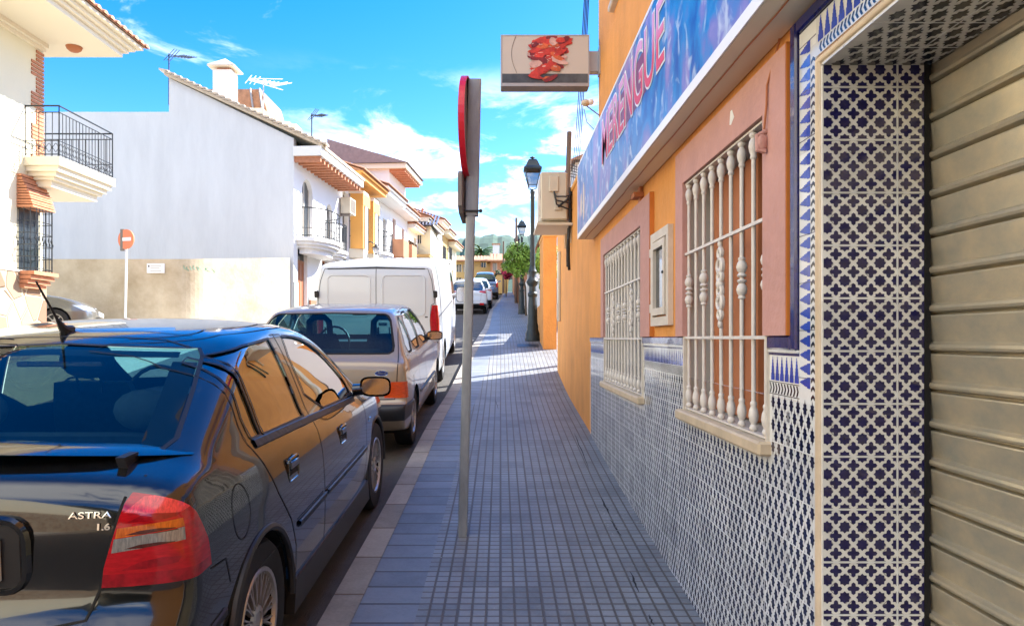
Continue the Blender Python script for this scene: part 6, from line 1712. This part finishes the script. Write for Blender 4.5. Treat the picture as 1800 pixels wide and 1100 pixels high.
B.cut(12, [(-.1, .60), (.40, .60), (.57, .625), (.595, .70), (.65, .955), (.67, 1.01), (.68, 1.035), (-.1, 1.035)], (0, 2), lambda c, n: c.y < .6 and n.y < .1, only=(0,))
B.cut(13, [(-.3, .1), (.40, .1), (.40, .57), (.30, .66), (.10, .69), (-.3, .69)], (1, 2), lambda c, n: c.y < .6, only=(0,))
B.emit(0, 'body', M['blackpaint'], bc)
for sd in 'rl':
    o = B.emit(2, 'rear_door', M['blackpaint'], bc, sd); B.emit(5, 'door_glass', M['glass_side'], o, sd, .006)
    o2 = B.emit(3, 'front_door', M['blackpaint'], bc, sd); B.emit(6, 'door_glass', M['glass_side'], o2, sd, .006)
    for oo, yh, zh in ((o, 1.12, .805), (o2, 2.08, .765)):
        sg = 1 if sd == 'r' else -1
        h, nn = B.proj(yh, zh, (1, 2)); mb = MB(); xx = h.x
        if 1:
            mb.bbox(xx-.004, xx+.012, yh-.06, yh+.06, zh+.002, zh+.040, .006); rr_ = rrect(yh-.072, yh+.072, zh-.046, zh+.048, .02); mb.tube([(xx+.002, a, b) for a, b in rr_+rr_[:1]], .006, 5)
            if sg < 0: mb.v = [(-a, b, c) for a, b, c in mb.v]
        hd = mb.build('door_handle', M['blackpaint'], oo, smooth=True, auto=40)
        mb = MB(); mb.box(xx*sg-.001, xx*sg+.003*sg, yh-.062, yh+.062, zh-.04, zh+.001); mb.build('handle_recess', M['gap'], oo)
    tlo = B.emit((9,), 'tail_light', M['lens_red'], bc, sd, -.004); B.emit(10, 'indicator_lens', M['lens_amber'], tlo, sd, -.004); B.emit(11, 'reversing_lens', M['lens_clear'], tlo, sd, -.005); B.emit(14, 'lower_lens', M['lens_deep'], tlo, sd, -.004); B.emit(17, 'brake_lens', M['lens_bright'], tlo, sd, -.004); B.emit(18, 'bulb_shade', M['lens_dark'], tlo, sd, -.004); B.emit(19, 'reflector_bowl', M['lens_deep'], tlo, sd, -.004); B.emit(22, 'reflector_bowl', M['lens_deep'], tlo, sd, -.004)
B.emit(7, 'rear_glass', M['glass_car'], bc, 'both', .003); B.emit(8, 'windscreen', M['glass_car'], bc, 'both', .003)
tg = B.emit(12, 'tailgate', M['blackpaint'], bc); B.emit(13, 'rear_bumper', M['blackpaint'], bc)
mb = MB()
for l_ in (d_r, d_f): B.ribbon(mb, l_, .006, close=True)
B.ribbon(mb, [(.0, 1.06+.0), (.475, .625)], .006, 'rear') if 0 else None
B.ribbon(mb, [(0, .60), (.40, .60), (.57, .625), (.595, .70), (.65, .955), (.672, 1.00)], .008, 'rear', off=.002)
B.ribbon(mb, [(.60, .70), (.80, .712)], .006, 'rear', off=.002)
B.ribbon(mb, [(.26, .70), (.37, .69), (.40, .60)], .005)
B.ribbon(mb, [(.52+.075*math.cos(t), .80+.095*math.sin(t)) for t in frange(0, 2*math.pi, 24)], .004)
B.ribbon(mb, [(.90, 1.355), (1.2, 1.392), (1.6, 1.402), (1.85, 1.395), (2.05, 1.36)], .008, off=.002)
mb.each(.03, 'panel_gap', M['gap'], bc, fix=False)
mb = MB(); B.ribbon(mb, [(0, 1.375), (.20, 1.373), (.38, 1.362), (.50, 1.335)], .008, 'rear', off=.002); B.ribbon(mb, [(0, 1.395), (.25, 1.392), (.45, 1.375)], .006, 'rear', off=.002)
B.ribbon(mb, rg[1:6]+[(0, 1.352)], .016, 'rear', off=.001)
for w in (w_r0, w_r1, w_f): B.ribbon(mb, smooth_poly(w, 1) if w not in (w_r0, w_r1) else w, .012, close=True, off=.003)
B.ribbon(mb, [(.80, .975), (1.2, .957), (1.6, .938), (2.1, .913), (2.58, .892)], .038, off=.004, thick=.004)
mb.each(.03, 'window_rubber', M['plastic'], bc, fix=False)
# dark screen-print band round the rear glass
mb = MB(); B.ribbon(mb, [(.615, 1.06), (.565, 1.19), (.52, 1.29)], .09, 'rear', off=-.0045); B.ribbon(mb, [(0, 1.328), (.48, 1.315)], .05, 'rear', off=-.0045); mb.build('glass_tint_band', M['gap'], bc, fix=False)
mb = MB(); B.ribbon(mb, [(1.17, .545), (1.64, .545)], .030, off=.001, thick=.010); B.ribbon(mb, [(1.68, .545), (2.75, .545)], .030, off=.001, thick=.010); B.ribbon(mb, [(.0, .47), (.36, .52)], .030, off=.001, thick=.008)
mb.each(.03, 'side_moulding', M['plastic'], bc, fix=False)
mb = MB(); B.ribbon(mb, [(1.18, .562), (1.64, .562)], .006, off=.011); B.ribbon(mb, [(1.69, .562), (2.74, .562)], .006, off=.011); mb.each(.02, 'chrome_strip', M['chrome'], bc, fix=False)
mb = MB()
for sg in (1, -1):
    for k in range(1): mb.prism([(1.10, .17), (2.86, .17), (2.82, .31), (2.0, .30), (1.14, .31)], lambda a, b, d: (sg*(WB*.955+d), a, b), -.06, .028)
mb.each(.01, 'sill_skirt', M['dullpaint'], bc)
mb = MB()
for sg in (1, -1):
    for yc in (.72, 3.22): mb.tube([(sg*(WB*.985+(.004 if yc < 1 else -.02)), yc+.35*math.cos(t), .315+.35*math.sin(t)) for t in frange(-.1, math.pi+.1, 28)], .016, 7)
mb.each(.01, 'arch_lip', M['dullpaint'], bc, smooth=True)
liner(bc, WB, (.72, 3.22), .345, .315); floorpan(bc, WB, LB)
for yy in (.72, 3.22):
    for sg in (1, -1): wheel(bc, sg*(WB-.118), yy, .315, .198, .19, (16, .0042), sg)
# rear wing
mb = MB(); n = 14
sec = [(0, 0), (.05, .009), (.11, .013), (.16, .010), (.172, .003), (.14, -.006), (.07, -.008)]
rows = []
for i in range(-n, n+1):
    t = i/n; x = t*.74; e = abs(t); ysw = .225+.20*e**3; zz = 1.072-.045*e**2.2; k = 1-.75*max(0, e-.8)/.2*1.0
    rows.append([mb.p(x, ysw-.03+a*k, zz+b*k) for a, b in sec])
for a, b in zip(rows, rows[1:]):
    for k in range(len(sec)): mb.f.append([a[k], a[(k+1) % 7], b[(k+1) % 7], b[k]]); mb.m.append(0)
mb.f.append(rows[0]); mb.m.append(0); mb.f.append(rows[-1]); mb.m.append(0)
wg = mb.build('rear_wing', M['blackpaint'], bc, smooth=True, auto=50)
mb = MB()
for sg in (1, -1): mb.prism([(.26, 1.0), (.33, 1.01), (.32, 1.052), (.235, 1.052)], lambda a, b, d: (sg*(.575+d), a, b), 0, .028)
mb.each(.01, 'wing_support', M['plastic'], wg)
# plate, recess, badges
yb = .075
mb = MB(); rr_ = rrect(-.395, .395, .70, .905, .06); mb.tube([(a, yb+.012, b) for a, b in rr_+rr_[:1]], .014, 6); mb.build('plate_recess_frame', M['blackpaint'], tg, smooth=True)
mb = MB(); mb.bbox(-.385, .385, yb+.004, yb+.03, .71, .895, .004); pr_ = mb.build('plate_recess', M['plastic'], tg)
mb = MB(); mb.bbox(-.33, .33, yb-.010, yb+.003, .735, .86, .003); pp = mb.build('number_plate', M['plate'], tg)
def RP(x, y, d):
    h, nn = B.proj(abs(x), y, 'rear'); yy = (h.y if h else .09)-.002-d; return (x, yy, y)
def badge(B_, txt, size, x0, z0, name, m, parent, bold=.0, sx=1.15, depth=.003, al='CENTER', shear=0):
    mb = MB(); text_mb(mb, txt, size, lambda a, b, d: (x0+a, (B_.proj(abs(x0+a), z0+b, 'rear')[0].y)-.003-d, z0+b), bold=bold, depth=depth, sx=sx, align=al, shear=shear); return mb.build(name, m, parent, fix=False)
badge(B, 'ASTRA', .026, .565, .905, 'model_badge', M['chrome'], tg, .0002, 1.5); badge(B, '1.6', .025, .602, .872, 'engine_badge', M['chrome'], tg, .0008, 1.35)
mb = MB(); mb.bbox(-.17, .17, .90, .93, 1.262, 1.282, .004); mb.build('brake_light', M['lens_dark'], bc)
# aerial
mb = MB(); mb.tube([(-.085, 1.12, 1.39), (-.095, 1.09, 1.405), (-.10, 1.06, 1.445)], [.03, .018, .007], 8); mb.tube([(-.10, 1.06, 1.445), (-.12, .965, 1.60)], [.006, .004], 6); mb.build('aerial', M['plastic'], bc, smooth=True)
for sg in (1, -1): mirror(bc, sg*(.835), 2.62, .965, sg, M['blackpaint'], .20, .13)
mb = MB(); mb.box(-.60, .60, 2.55, 2.95, .6, .93); mb.build('dashboard', M['seat'], bc)
for x in (-.36, .36): seat(bc, x, 1.95, .48, .50, .62)
seat(bc, 0, 1.05, .48, 1.22, .52, head=False)
for x in (-.34, .34): 
    mb = MB(); mb.ball((x, .90, 1.09), .13, .06, .085, n=8); mb.build('rear_headrest', M['seat'], bc, smooth=True)
mb = MB(); mb.bbox(-.62, .62, .25, .82, .93, .96, .01); mb.build('parcel_shelf', M['seat'], bc)
mb = MB(); mb.tube([(-.36+.18*math.cos(t), 2.42+.05*math.sin(t), .93+.18*math.sin(t)) for t in frange(0, 2*math.pi, 20)], .014, 6); mb.build('steering_wheel', M['plastic'], bc)
mb = MB(); B.ribbon(mb, [(2.93, .70), (2.96, .70)], .03, off=.001, thick=.008); mb.build('side_indicator', M['lens_clear'], bc, fix=False)
put(bc, -1.745, 1.985, 0, 2.5, .72)

# ---- champagne hatchback
def generic(name, label, spec, x, y, yaw, paint, group='cars parked along the kerb', detail=1):
    c = thing(name, label, spec.get('cat', 'car'), group=group, local=True)
    B = Body(spec['prof'], spec['W'], spec['L'], spec['plan'], spec['belt'], spec['low'], spec['up'], spine=(spec.get('sp', .5), spec.get('spz', .55)), nu=spec.get('nu', 230), n=spec.get('n', 2.8), k1=spec.get('k1', 15), k2=spec.get('k2', 22))
    ax = spec['ax']; r = spec['r']
    arches(B, ax, r+.035, r)
    if 'doors' in spec:
        for i, d in enumerate(spec['doors']): B.cut(20+i, d, cond=side)
    for i, w in enumerate(spec['wins']): B.cut(5, smooth_poly(w, 1) if spec.get('sm', 1) else w, cond=lambda c, n: c.x > .25 and n.x > .12)
    if 'rg' in spec: B.cut(7, smooth_poly(spec['rg'], spec.get('rs', 1)) if 0 else spec['rg'], (0, 2), lambda c, n: c.y < spec['rgy'] and n.y < .2 and n.x < .85)
    if 'fg' in spec: B.cut(8, spec['fg'], (0, 2), lambda c, n: c.y > spec['fgy'] and n.z > .2 and n.x < .8)
    if 'tl' in spec: B.cut(9, spec['tl'], (0, 2), lambda c, n: c.y < .5, also=(spec.get('tls', [(-1, 0), (.25, 0), (.25, 3), (-1, 3)]), (1, 2)))
    if 'bump' in spec: B.cut(13, spec['bump'], (1, 2), lambda c, n: True, only=(0,))
    if 'hl' in spec: B.cut(15, spec['hl'], (0, 2), lambda c, n: c.y > spec['L']-.7, also=(spec['hls'], (1, 2)))
    if 'grl' in spec: B.cut(16, spec['grl'], (0, 2), lambda c, n: c.y > spec['L']-.4)
    B.emit(0, 'body', paint, c)
    for sd in 'rl':
        doors = []
        for i, d in enumerate(spec.get('doors', [])): doors.append(B.emit(20+i, 'door', paint, c, sd))
        if spec['wins']: B.emit(5, 'side_glass', M['glass_side'], c, sd, .005)
        if 'tl' in spec: B.emit(9, 'tail_light', spec.get('tlm', M['lens_red']), c, sd, -.004)
        if 'hl' in spec: B.emit(15, 'headlight', M['headlamp'], c, sd, -.003)
    if 'rg' in spec: B.emit(7, 'rear_glass', spec.get('rgm', M['glass_car']), c, 'both', .003)
    if 'fg' in spec: B.emit(8, 'windscreen', M['glass_car'], c, 'both', .003)
    if 'bump' in spec: B.emit(13, 'bumper', spec.get('bm', M['plastic']), c)
    if 'grl' in spec: B.emit(16, 'grille', M['plastic'], c)
    mb = MB()
    for d in spec.get('doors', []): B.ribbon(mb, d, .006, close=True)
    for w in spec['wins']: B.ribbon(mb, smooth_poly(w, 1) if spec.get('sm', 1) else w, .02, close=True, off=.003)
    if 'rg' in spec: B.ribbon(mb, [p for p in spec['rg'] if p[0] >= 0], .022, 'rear', off=.002); B.ribbon(mb, [(0, spec['rg'][0][1]), spec['rg'][1]], .02, 'rear', off=.002); B.ribbon(mb, [(0, spec['rg'][-1][1]), spec['rg'][-2]], .02, 'rear', off=.002)
    for g_ in spec.get('gaps_r', []): B.ribbon(mb, g_, .008, 'rear', off=.002)
    for g_ in spec.get('gaps_s', []): B.ribbon(mb, g_, .007, off=.002)
    mb.each(.05, 'panel_gap', M['gap'], c, fix=False)
    liner(c, spec['W'], ax, r+.035, r); floorpan(c, spec['W'], spec['L'])
    for yy in ax:
        for sg in (1, -1): wheel(c, sg*(spec['W']-.11), yy, r, r*spec.get('rr', .62), .17, spec.get('spokes', (8, .012)), sg)
    if 'mir' in spec:
        for sg in (1, -1): mirror(c, sg*spec['mir'][0], spec['mir'][1], spec['mir'][2], sg, spec.get('mirm', M['plastic']), spec.get('mw', .18), spec.get('mh', .11))
    put(c, x, y, yaw, ax[1]-ax[0], ax[0])
    return c, B
esc = dict(W=.82, L=3.97, r=.29, ax=(.70, 3.10), n=3.4,
  prof=[(.30, .22, .04), (.10, .26, .05), (.03, .32, .07), (-.02, .40, .07), (-.02, .50, .06), (.05, .53, .06), (.07, .58, .06), (.075, .75, .06), (.10, .88, .06), (.13, .905, .06), (.20, .95, .07), (.45, 1.17, .08), (.62, 1.31, .07), (.74, 1.36, .06), (1.2, 1.385, .05), (1.8, 1.385, .05), (2.15, 1.35, .06), (2.45, 1.16, .07), (2.78, .93, .05), (2.95, .89, .05), (3.5, .82, .06), (3.85, .74, .06), (3.92, .62, .06), (3.97, .45, .07), (3.92, .28, .06), (3.7, .22, .04)],
  plan=[(0, .97), (.4, 1), (3.2, 1), (3.97, .94)], belt=[(0, .90), (4, .86)], low=[(.2, .93), (.35, .98), (.6, 1), (.85, .985), (1, .955)], up=[(0, .955), (.03, .93), (.25, .83), (.42, .73), (.5, .66)],
  doors=[[(1.02, .92), (1.06, .6), (1.12, .28), (1.68, .28), (1.68, .90), (1.64, 1.345), (1.2, 1.335), (1.02, 1.31)], [(1.68, .28), (2.66, .28), (2.68, .9), (2.2, 1.30), (1.64, 1.345), (1.68, .90)]],
  wins=[[(.52, .945), (.72, 1.24), (.94, 1.29), (.98, .935)], [(1.06, .935), (1.04, 1.29), (1.6, 1.315), (1.63, .925)], [(1.73, .925), (1.70, 1.315), (2.10, 1.29), (2.56, .925)]],
  rg=[(-.1, .965), (.62, .965), (.655, .985), (.655, 1.03), (.585, 1.26), (.555, 1.30), (.52, 1.315), (-.1, 1.325)], rgy=.8, fg=[(-.1, .96), (.68, .96), (.56, 1.31), (-.1, 1.34)], fgy=2.0,
  tl=[(.60, .572), (.60, .72), (2, .72), (2, .572)], tls=[(-1, 0), (.17, 0), (.17, 3), (-1, 3)], tlm=M['lens_red'],
  bump=[(-.2, .37), (.62, .37), (.62, .52), (-.2, .52)], gaps_r=[[(0, .56), (.695, .56), (.715, .72), (.72, .88), (.70, 1.0), (.64, 1.30)]], gaps_s=[], mir=(.74, 2.42, .97), mw=.20, mh=.115, rr=.60, spokes=(8, .016))
c2, B2 = generic('parked_car', 'champagne older hatchback parked between the black car and the white van', esc, -1.668, 6.5, 0, M['beigepaint'])
M['lens_orange'] = mat('orange_red_lens', (.62, .07, .01), .2, coat=.5, var=.25, vs=40, stretch=(.5, .5, 4))
for o in c2.children:
    if o.name.startswith('tail_light'): o.data.materials[0] = M['lens_orange']
mb = MB(); [mb.bbox(-.80*q-.0, -.80*q+.01, 0, 0, 0, 0) for q in ()]
for x in (-.36, .36): seat(c2, x, 1.80, .45, .48, .60, hole=True)
seat(c2, 0, .98, .45, 1.2, .50, head=False)
mb = MB(); mb.box(-.58, .58, 2.35, 2.7, .6, .90); mb.build('dashboard', M['seat'], c2)
mb = MB(); mb.bbox(-.62, .62, .28, .75, .86, .885, .01); mb.build('parcel_shelf', M['seat'], c2)
mb = MB(); mb.bbox(-.09, .09, 2.02, 2.05, 1.24, 1.29, .01); mb.build('inner_mirror', M['plastic'], c2)
mb = MB(); mb.tube([(-.36+.19*math.cos(t), 2.22+.05*math.sin(t), .90+.19*math.sin(t)) for t in frange(0, 2*math.pi, 20)], .014, 6); mb.build('steering_wheel', M['plastic'], c2)
def ell(cx, cz, a, b, n=28): return [(cx+a*math.cos(2*math.pi*k/n), cz+b*math.sin(2*math.pi*k/n)) for k in range(n)]
def rear_flat(B_, mb, poly, off): mb.face([(x, B_.proj(abs(x), z, 'rear')[0].y-off, z) for x, z in poly])
mb = MB(); rear_flat(B2, mb, ell(.575, .80, .062, .026), .004); bo = mb.build('badge', M['chrome'], c2, fix=False)
mb = MB(); rear_flat(B2, mb, ell(.575, .80, .057, .0225), .0055); bb_ = mb.build('badge_field', M['tileblue'], bo, fix=False)
mb = MB(); text_mb(mb, 'Ford', .036, lambda a, b, d: (.575+a, B2.proj(.575, .80, 'rear')[0].y-.0068-d, .789+b), bold=.0003, depth=.0005, sx=1.1, shear=.3); mb.build('badge_lettering', M['chrome'], bb_, fix=False)
mb = MB(); B2.ribbon(mb, [(.1, .5), (.69-.3, .5)], .012, off=.001, thick=.005); B2.ribbon(mb, [(1.08, .49), (2.66, .49)], .03, off=.001, thick=.012); mb.each(.03, 'side_moulding', M['plastic'], c2, fix=False)
mb = MB(); B2.ribbon(mb, [(.50, .925), (1.6, .912), (2.62, .905)], .012, off=.003, thick=.003); mb.each(.02, 'chrome_strip', M['chrome'], c2, fix=False)
mb = MB(); B2.ribbon(mb, [(.56+.03*math.cos(t), .66+.06*math.sin(t)) for t in frange(0, 2*math.pi, 16)], .01, off=.002); mb.each(.02, 'air_vent', M['gap'], c2, fix=False)
# ---- white van
van = dict(cat='van', W=.91, L=4.6, r=.32, ax=(.95, 3.75), n=5, sp=.5, spz=.9, k2=26,
  prof=[(.35, .25, .04), (.1, .28, .06), (.0, .36, .08), (.0, .52, .08), (.04, .58, .07), (.045, .9, .07), (.05, 1.3, .07), (.09, 1.65, .08), (.13, 1.80, .07), (.2, 1.85, .05), (.6, 1.875, .05), (2.0, 1.885, .05), (3.0, 1.87, .06), (3.35, 1.78, .07), (3.75, 1.40, .08), (4.0, 1.14, .08), (4.35, 1.02, .10), (4.55, .85, .14), (4.6, .5, .14), (4.5, .28, .1), (4.2, .25, .04)],
  plan=[(0, .985), (.3, 1), (3.6, 1), (4.6, .90)], belt=[(0, 1.05), (5, 1.05)], low=[(.2, .95), (.35, .99), (.6, 1), (1, .99)], up=[(0, .99), (.4, .955), (.7, .905), (.85, .865)],
  wins=[[(3.0, 1.1), (2.98, 1.6), (3.3, 1.6), (3.75, 1.2), (3.75, 1.1)]], fg=[(-.1, 1.18), (.75, 1.18), (.7, 1.74), (-.1, 1.76)], fgy=3.2,
  tl=[(.79, .82), (.77, 1.05), (.80, 1.27), (2, 1.27), (2, .82)], tls=[(-1, 0), (.13, 0), (.13, 3), (-1, 3)], bump=[(-.2, .3), (.25, .3), (.25, .56), (-.2, .56)], bm=M['whitepaint'],
  gaps_r=[[(0, .60), (0, 1.815)], [(0, .60), (.80, .60), (.77, 1.05), (.79, 1.27), (.84, 1.30), (.80, 1.62), (.74, 1.79), (0, 1.815)]], gaps_s=[[(2.9, .4), (2.9, 1.75)], [(3.8, .4), (3.8, 1.1)]], mir=(.93, 3.35, 1.18), mirm=M['whitepaint'], mw=.20, mh=.30, spokes=(6, .02))
c3, B3 = generic('parked_van', 'white panel van with blank double rear doors parked at the kerb', van, -1.79, 10.35, 0, M['whitepaint'])
mb = MB()
for sx in (1, -1):
    for rr_, w_ in ((rrect(.09, .70, 1.12, 1.70, .07), .022),):
        L_ = [(a, b) for a, b in rr_]
        tmp = MB(); B3.ribbon(tmp, L_, w_, 'rear', off=.0005, thick=.009, close=True, side='r' if sx > 0 else 'l')
        o = len(mb.v); mb.v += tmp.v; mb.f += [[o+i for i in f] for f in tmp.f]; mb.m += tmp.m
mb.each(.03, 'door_panel_rib', M['whitepaint'], c3, smooth=True, fix=True)
mb = MB()
for sx in (1, -1):
    for z in (1.43, .70): mb.bbox(sx*.855-.03, sx*.855+.03, .03, .075, z-.05, z+.05, .008)
mb.each(.01, 'hinge', M['plastic'], c3)
mb = MB(); B3.ribbon(mb, [(.05, 1.10), (2.88, 1.10)], .02, off=.001, thick=.004); mb.each(.03, 'side_moulding', M['plastic'], c3, fix=False)
mb = MB(); mb.bbox(-.26, .26, .02, .035, .62, .73, .003); mb.build('number_plate', M['plate'], c3)
mb = MB(); mb.bbox(.03, .15, .02, .05, .98, 1.02, .006); mb.bbox(-.02, .02, .015, .05, .86, .95, .006); mb.each(.01, 'door_handle', M['plastic'], c3)
mb = MB(); B3.ribbon(mb, [(-.0, 1.80), (.70, 1.79)], .02, 'rear', off=.001, thick=.008); mb.build('roof_seal', M['plastic'], c3, fix=False)
# ---- white crossover, white hatch, blue people carrier (small in view)
suv = dict(W=.88, L=4.2, r=.34, ax=(.8, 3.35), nu=150, k1=10, k2=16,
  prof=[(.3, .30, .05), (.05, .36, .14), (.0, .5, .16), (.03, .68, .16), (.08, .85, .16), (.10, 1.0, .15), (.28, 1.16, .13), (.50, 1.38, .12), (.62, 1.50, .09), (1.0, 1.55, .08), (1.8, 1.57, .08), (2.3, 1.50, .09), (2.75, 1.22, .09), (3.1, 1.05, .08), (3.8, .95, .12), (4.12, .75, .18), (4.2, .5, .2), (4.1, .3, .1)],
  plan=[(0, .93), (.5, 1), (3.2, .98), (4.2, .85)], belt=[(0, 1.02), (4, .95)], low=[(.25, .94), (.45, .99), (.7, 1), (1, .95)], up=[(0, .95), (.2, .86), (.42, .72), (.55, .62)],
  wins=[[(.75, 1.1), (1.0, 1.42), (1.5, 1.47), (1.55, 1.05)], [(1.65, 1.05), (1.6, 1.47), (2.2, 1.44), (2.75, 1.05)]],
  rg=[(-.1, 1.08), (.66, 1.08), (.70, 1.2), (.58, 1.44), (-.1, 1.47)], rgy=.7, fg=[(-.1, 1.1), (.68, 1.1), (.58, 1.48), (-.1, 1.5)], fgy=2.2,
  tl=[(.52, 1.0), (.56, 1.06), (2, 1.10), (2, .90), (.75, .95)], tls=[(-1, 0), (.35, 0), (.35, 3), (-1, 3)], bump=[(-.2, .2), (.45, .2), (.45, .46), (-.2, .50)], mir=(.84, 2.75, 1.1), mirm=M['whitepaint'], gaps_r=[[(0, .62), (.6, .62), (.62, .95)]])
def right(x, Y): return (x-880)/1250*Y
sp2 = dict(suv); sp2['rgm'] = M['glass_side']
c4, B4 = generic('parked_car', 'white crossover with slim red lights and a blue reflecting rear window ahead of the van', sp2, right(856, 32)-.88, 32, 0, M['whitepaint'])
mb = MB(); mb.bbox(-.30, .30, .03, .06, .62, .74, .004); mb.build('number_plate', M['plate'], c4)
mb = MB(); mb.bbox(-.75, -.55, .005, .05, .42, .52, .01); mb.bbox(.55, .75, .005, .05, .42, .52, .01); mb.each(.02, 'reflector', M['lens_red'], c4)
sp3 = dict(suv)
c5, B5 = generic('parked_car', 'second white car with high red lights just in front of the white crossover', sp3, right(865, 36.6)-.88, 36.6, 0, M['whitepaint'])
mpv = dict(suv); mpv['prof'] = [(a, b*(1.10 if b > .6 else 1), c) for a, b, c in suv['prof']]; mpv['wins'] = [[(a, b*1.1) for a, b in w] for w in suv['wins']]; mpv['rg'] = [(-.1, 1.16), (.66, 1.16), (.70, 1.25), (.60, 1.60), (-.1, 1.63)]; mpv['tl'] = [(.72, .8), (.72, 1.2), (2, 1.2), (2, .8)]; mpv['fg'] = [(a, b*1.1) for a, b in suv['fg']]; mpv['rgm'] = M['glass_car']
c6, B6 = generic('parked_car', 'steel blue people carrier at the head of the parked row', mpv, right(876.5, 45)-.88, 45, 0, M['bluepaint'])
# yellow skip/container beyond
yc = TH('yellow_container', (.1, 55, 5), 'yellow waste container beyond the blue people carrier', 'container')
X, z = px(881, 497, 52)
mb = MB(); zb_ = rz(52); mb.prism([(-.35, zb_+.1), (.45, zb_+.1), (.55, zb_+1.1), (.3, zb_+1.5), (-.3, zb_+1.5), (-.5, zb_+1.1)], lambda a, b, d: (X+a, 52+d, b), 0, 1.2); yb_ = mb.build('bin_body', M['yellow'], yc)
mb = MB(); mb.bbox(X-.45, X+.45, 51.9, 53.3, zb_+1.5, zb_+1.56, .02); mb.build('lid', M['plastic'], yc)
# silver car in the side lane
sil = dict(W=.87, L=4.2, r=.31, ax=(.8, 3.4), nu=200,
  prof=[(.3, .25, .05), (.05, .3, .14), (.0, .5, .16), (.05, .8, .14), (.12, 1.0, .13), (.35, 1.2, .12), (.6, 1.40, .09), (1.0, 1.48, .08), (1.8, 1.50, .08), (2.3, 1.44, .09), (2.85, 1.18, .09), (3.2, 1.0, .08), (3.55, .93, .09), (3.9, .83, .14), (4.12, .70, .2), (4.2, .52, .22), (4.18, .35, .2), (4.05, .24, .1)],
  plan=[(0, .9), (.5, 1), (3.0, 1), (3.7, .96), (4.2, .80)], belt=[(0, .98), (3, .93), (4.2, .78)], low=[(.2, .94), (.4, .985), (.65, 1), (1, .95)], up=[(0, .95), (.2, .86), (.42, .72), (.55, .62)],
  wins=[[(.8, 1.03), (1.0, 1.34), (1.5, 1.4), (1.55, 1.0)], [(1.65, 1.0), (1.6, 1.4), (2.2, 1.37), (2.8, .99)]],
  rg=[(-.1, 1.03), (.66, 1.03), (.6, 1.36), (-.1, 1.38)], rgy=.7, fg=[(-.1, 1.02), (.70, 1.02), (.58, 1.41), (-.1, 1.43)], fgy=2.2,
  hl=[(.40, .58), (.44, .66), (2, .86), (2, .60)], hls=[(3.62, .78), (3.80, .82), (4.6, .72), (4.6, .55), (4.0, .58)], grl=[(-.1, .30), (.42, .30), (.45, .44), (.30, .47), (-.1, .47)], tl=[(.6, .7), (.6, .95), (2, .95), (2, .7)], mir=(.82, 2.8, .98), mirm=M['silverpaint'], gaps_s=[[(3.1, .3), (3.12, .95)]])
c7, B7 = generic('silver_car', 'silver car nosing out of the side lane behind the cream house', sil, -9.0, 16.4, -90, M['silverpaint'], group=None)
mb = MB(); mb.bbox(-.26, .26, 4.20, 4.215, .50, .60, .003); mb.build('number_plate', M['plate'], c7)
mb = MB(); mb.bbox(-.30, .30, 4.10, 4.165, .655, .685, .006); mb.build('grille_bar', M['chrome'], c7)
# nose points to +X
xn = right(171, 17.0)
yaw = -72; d = Vector((math.sin(R(72)), math.cos(R(72)))) * 4.2
c7.rotation_euler = (R(1), R(-4), R(yaw)); c7.location = (xn-d.x-.25, 16.3, rz(16.6))
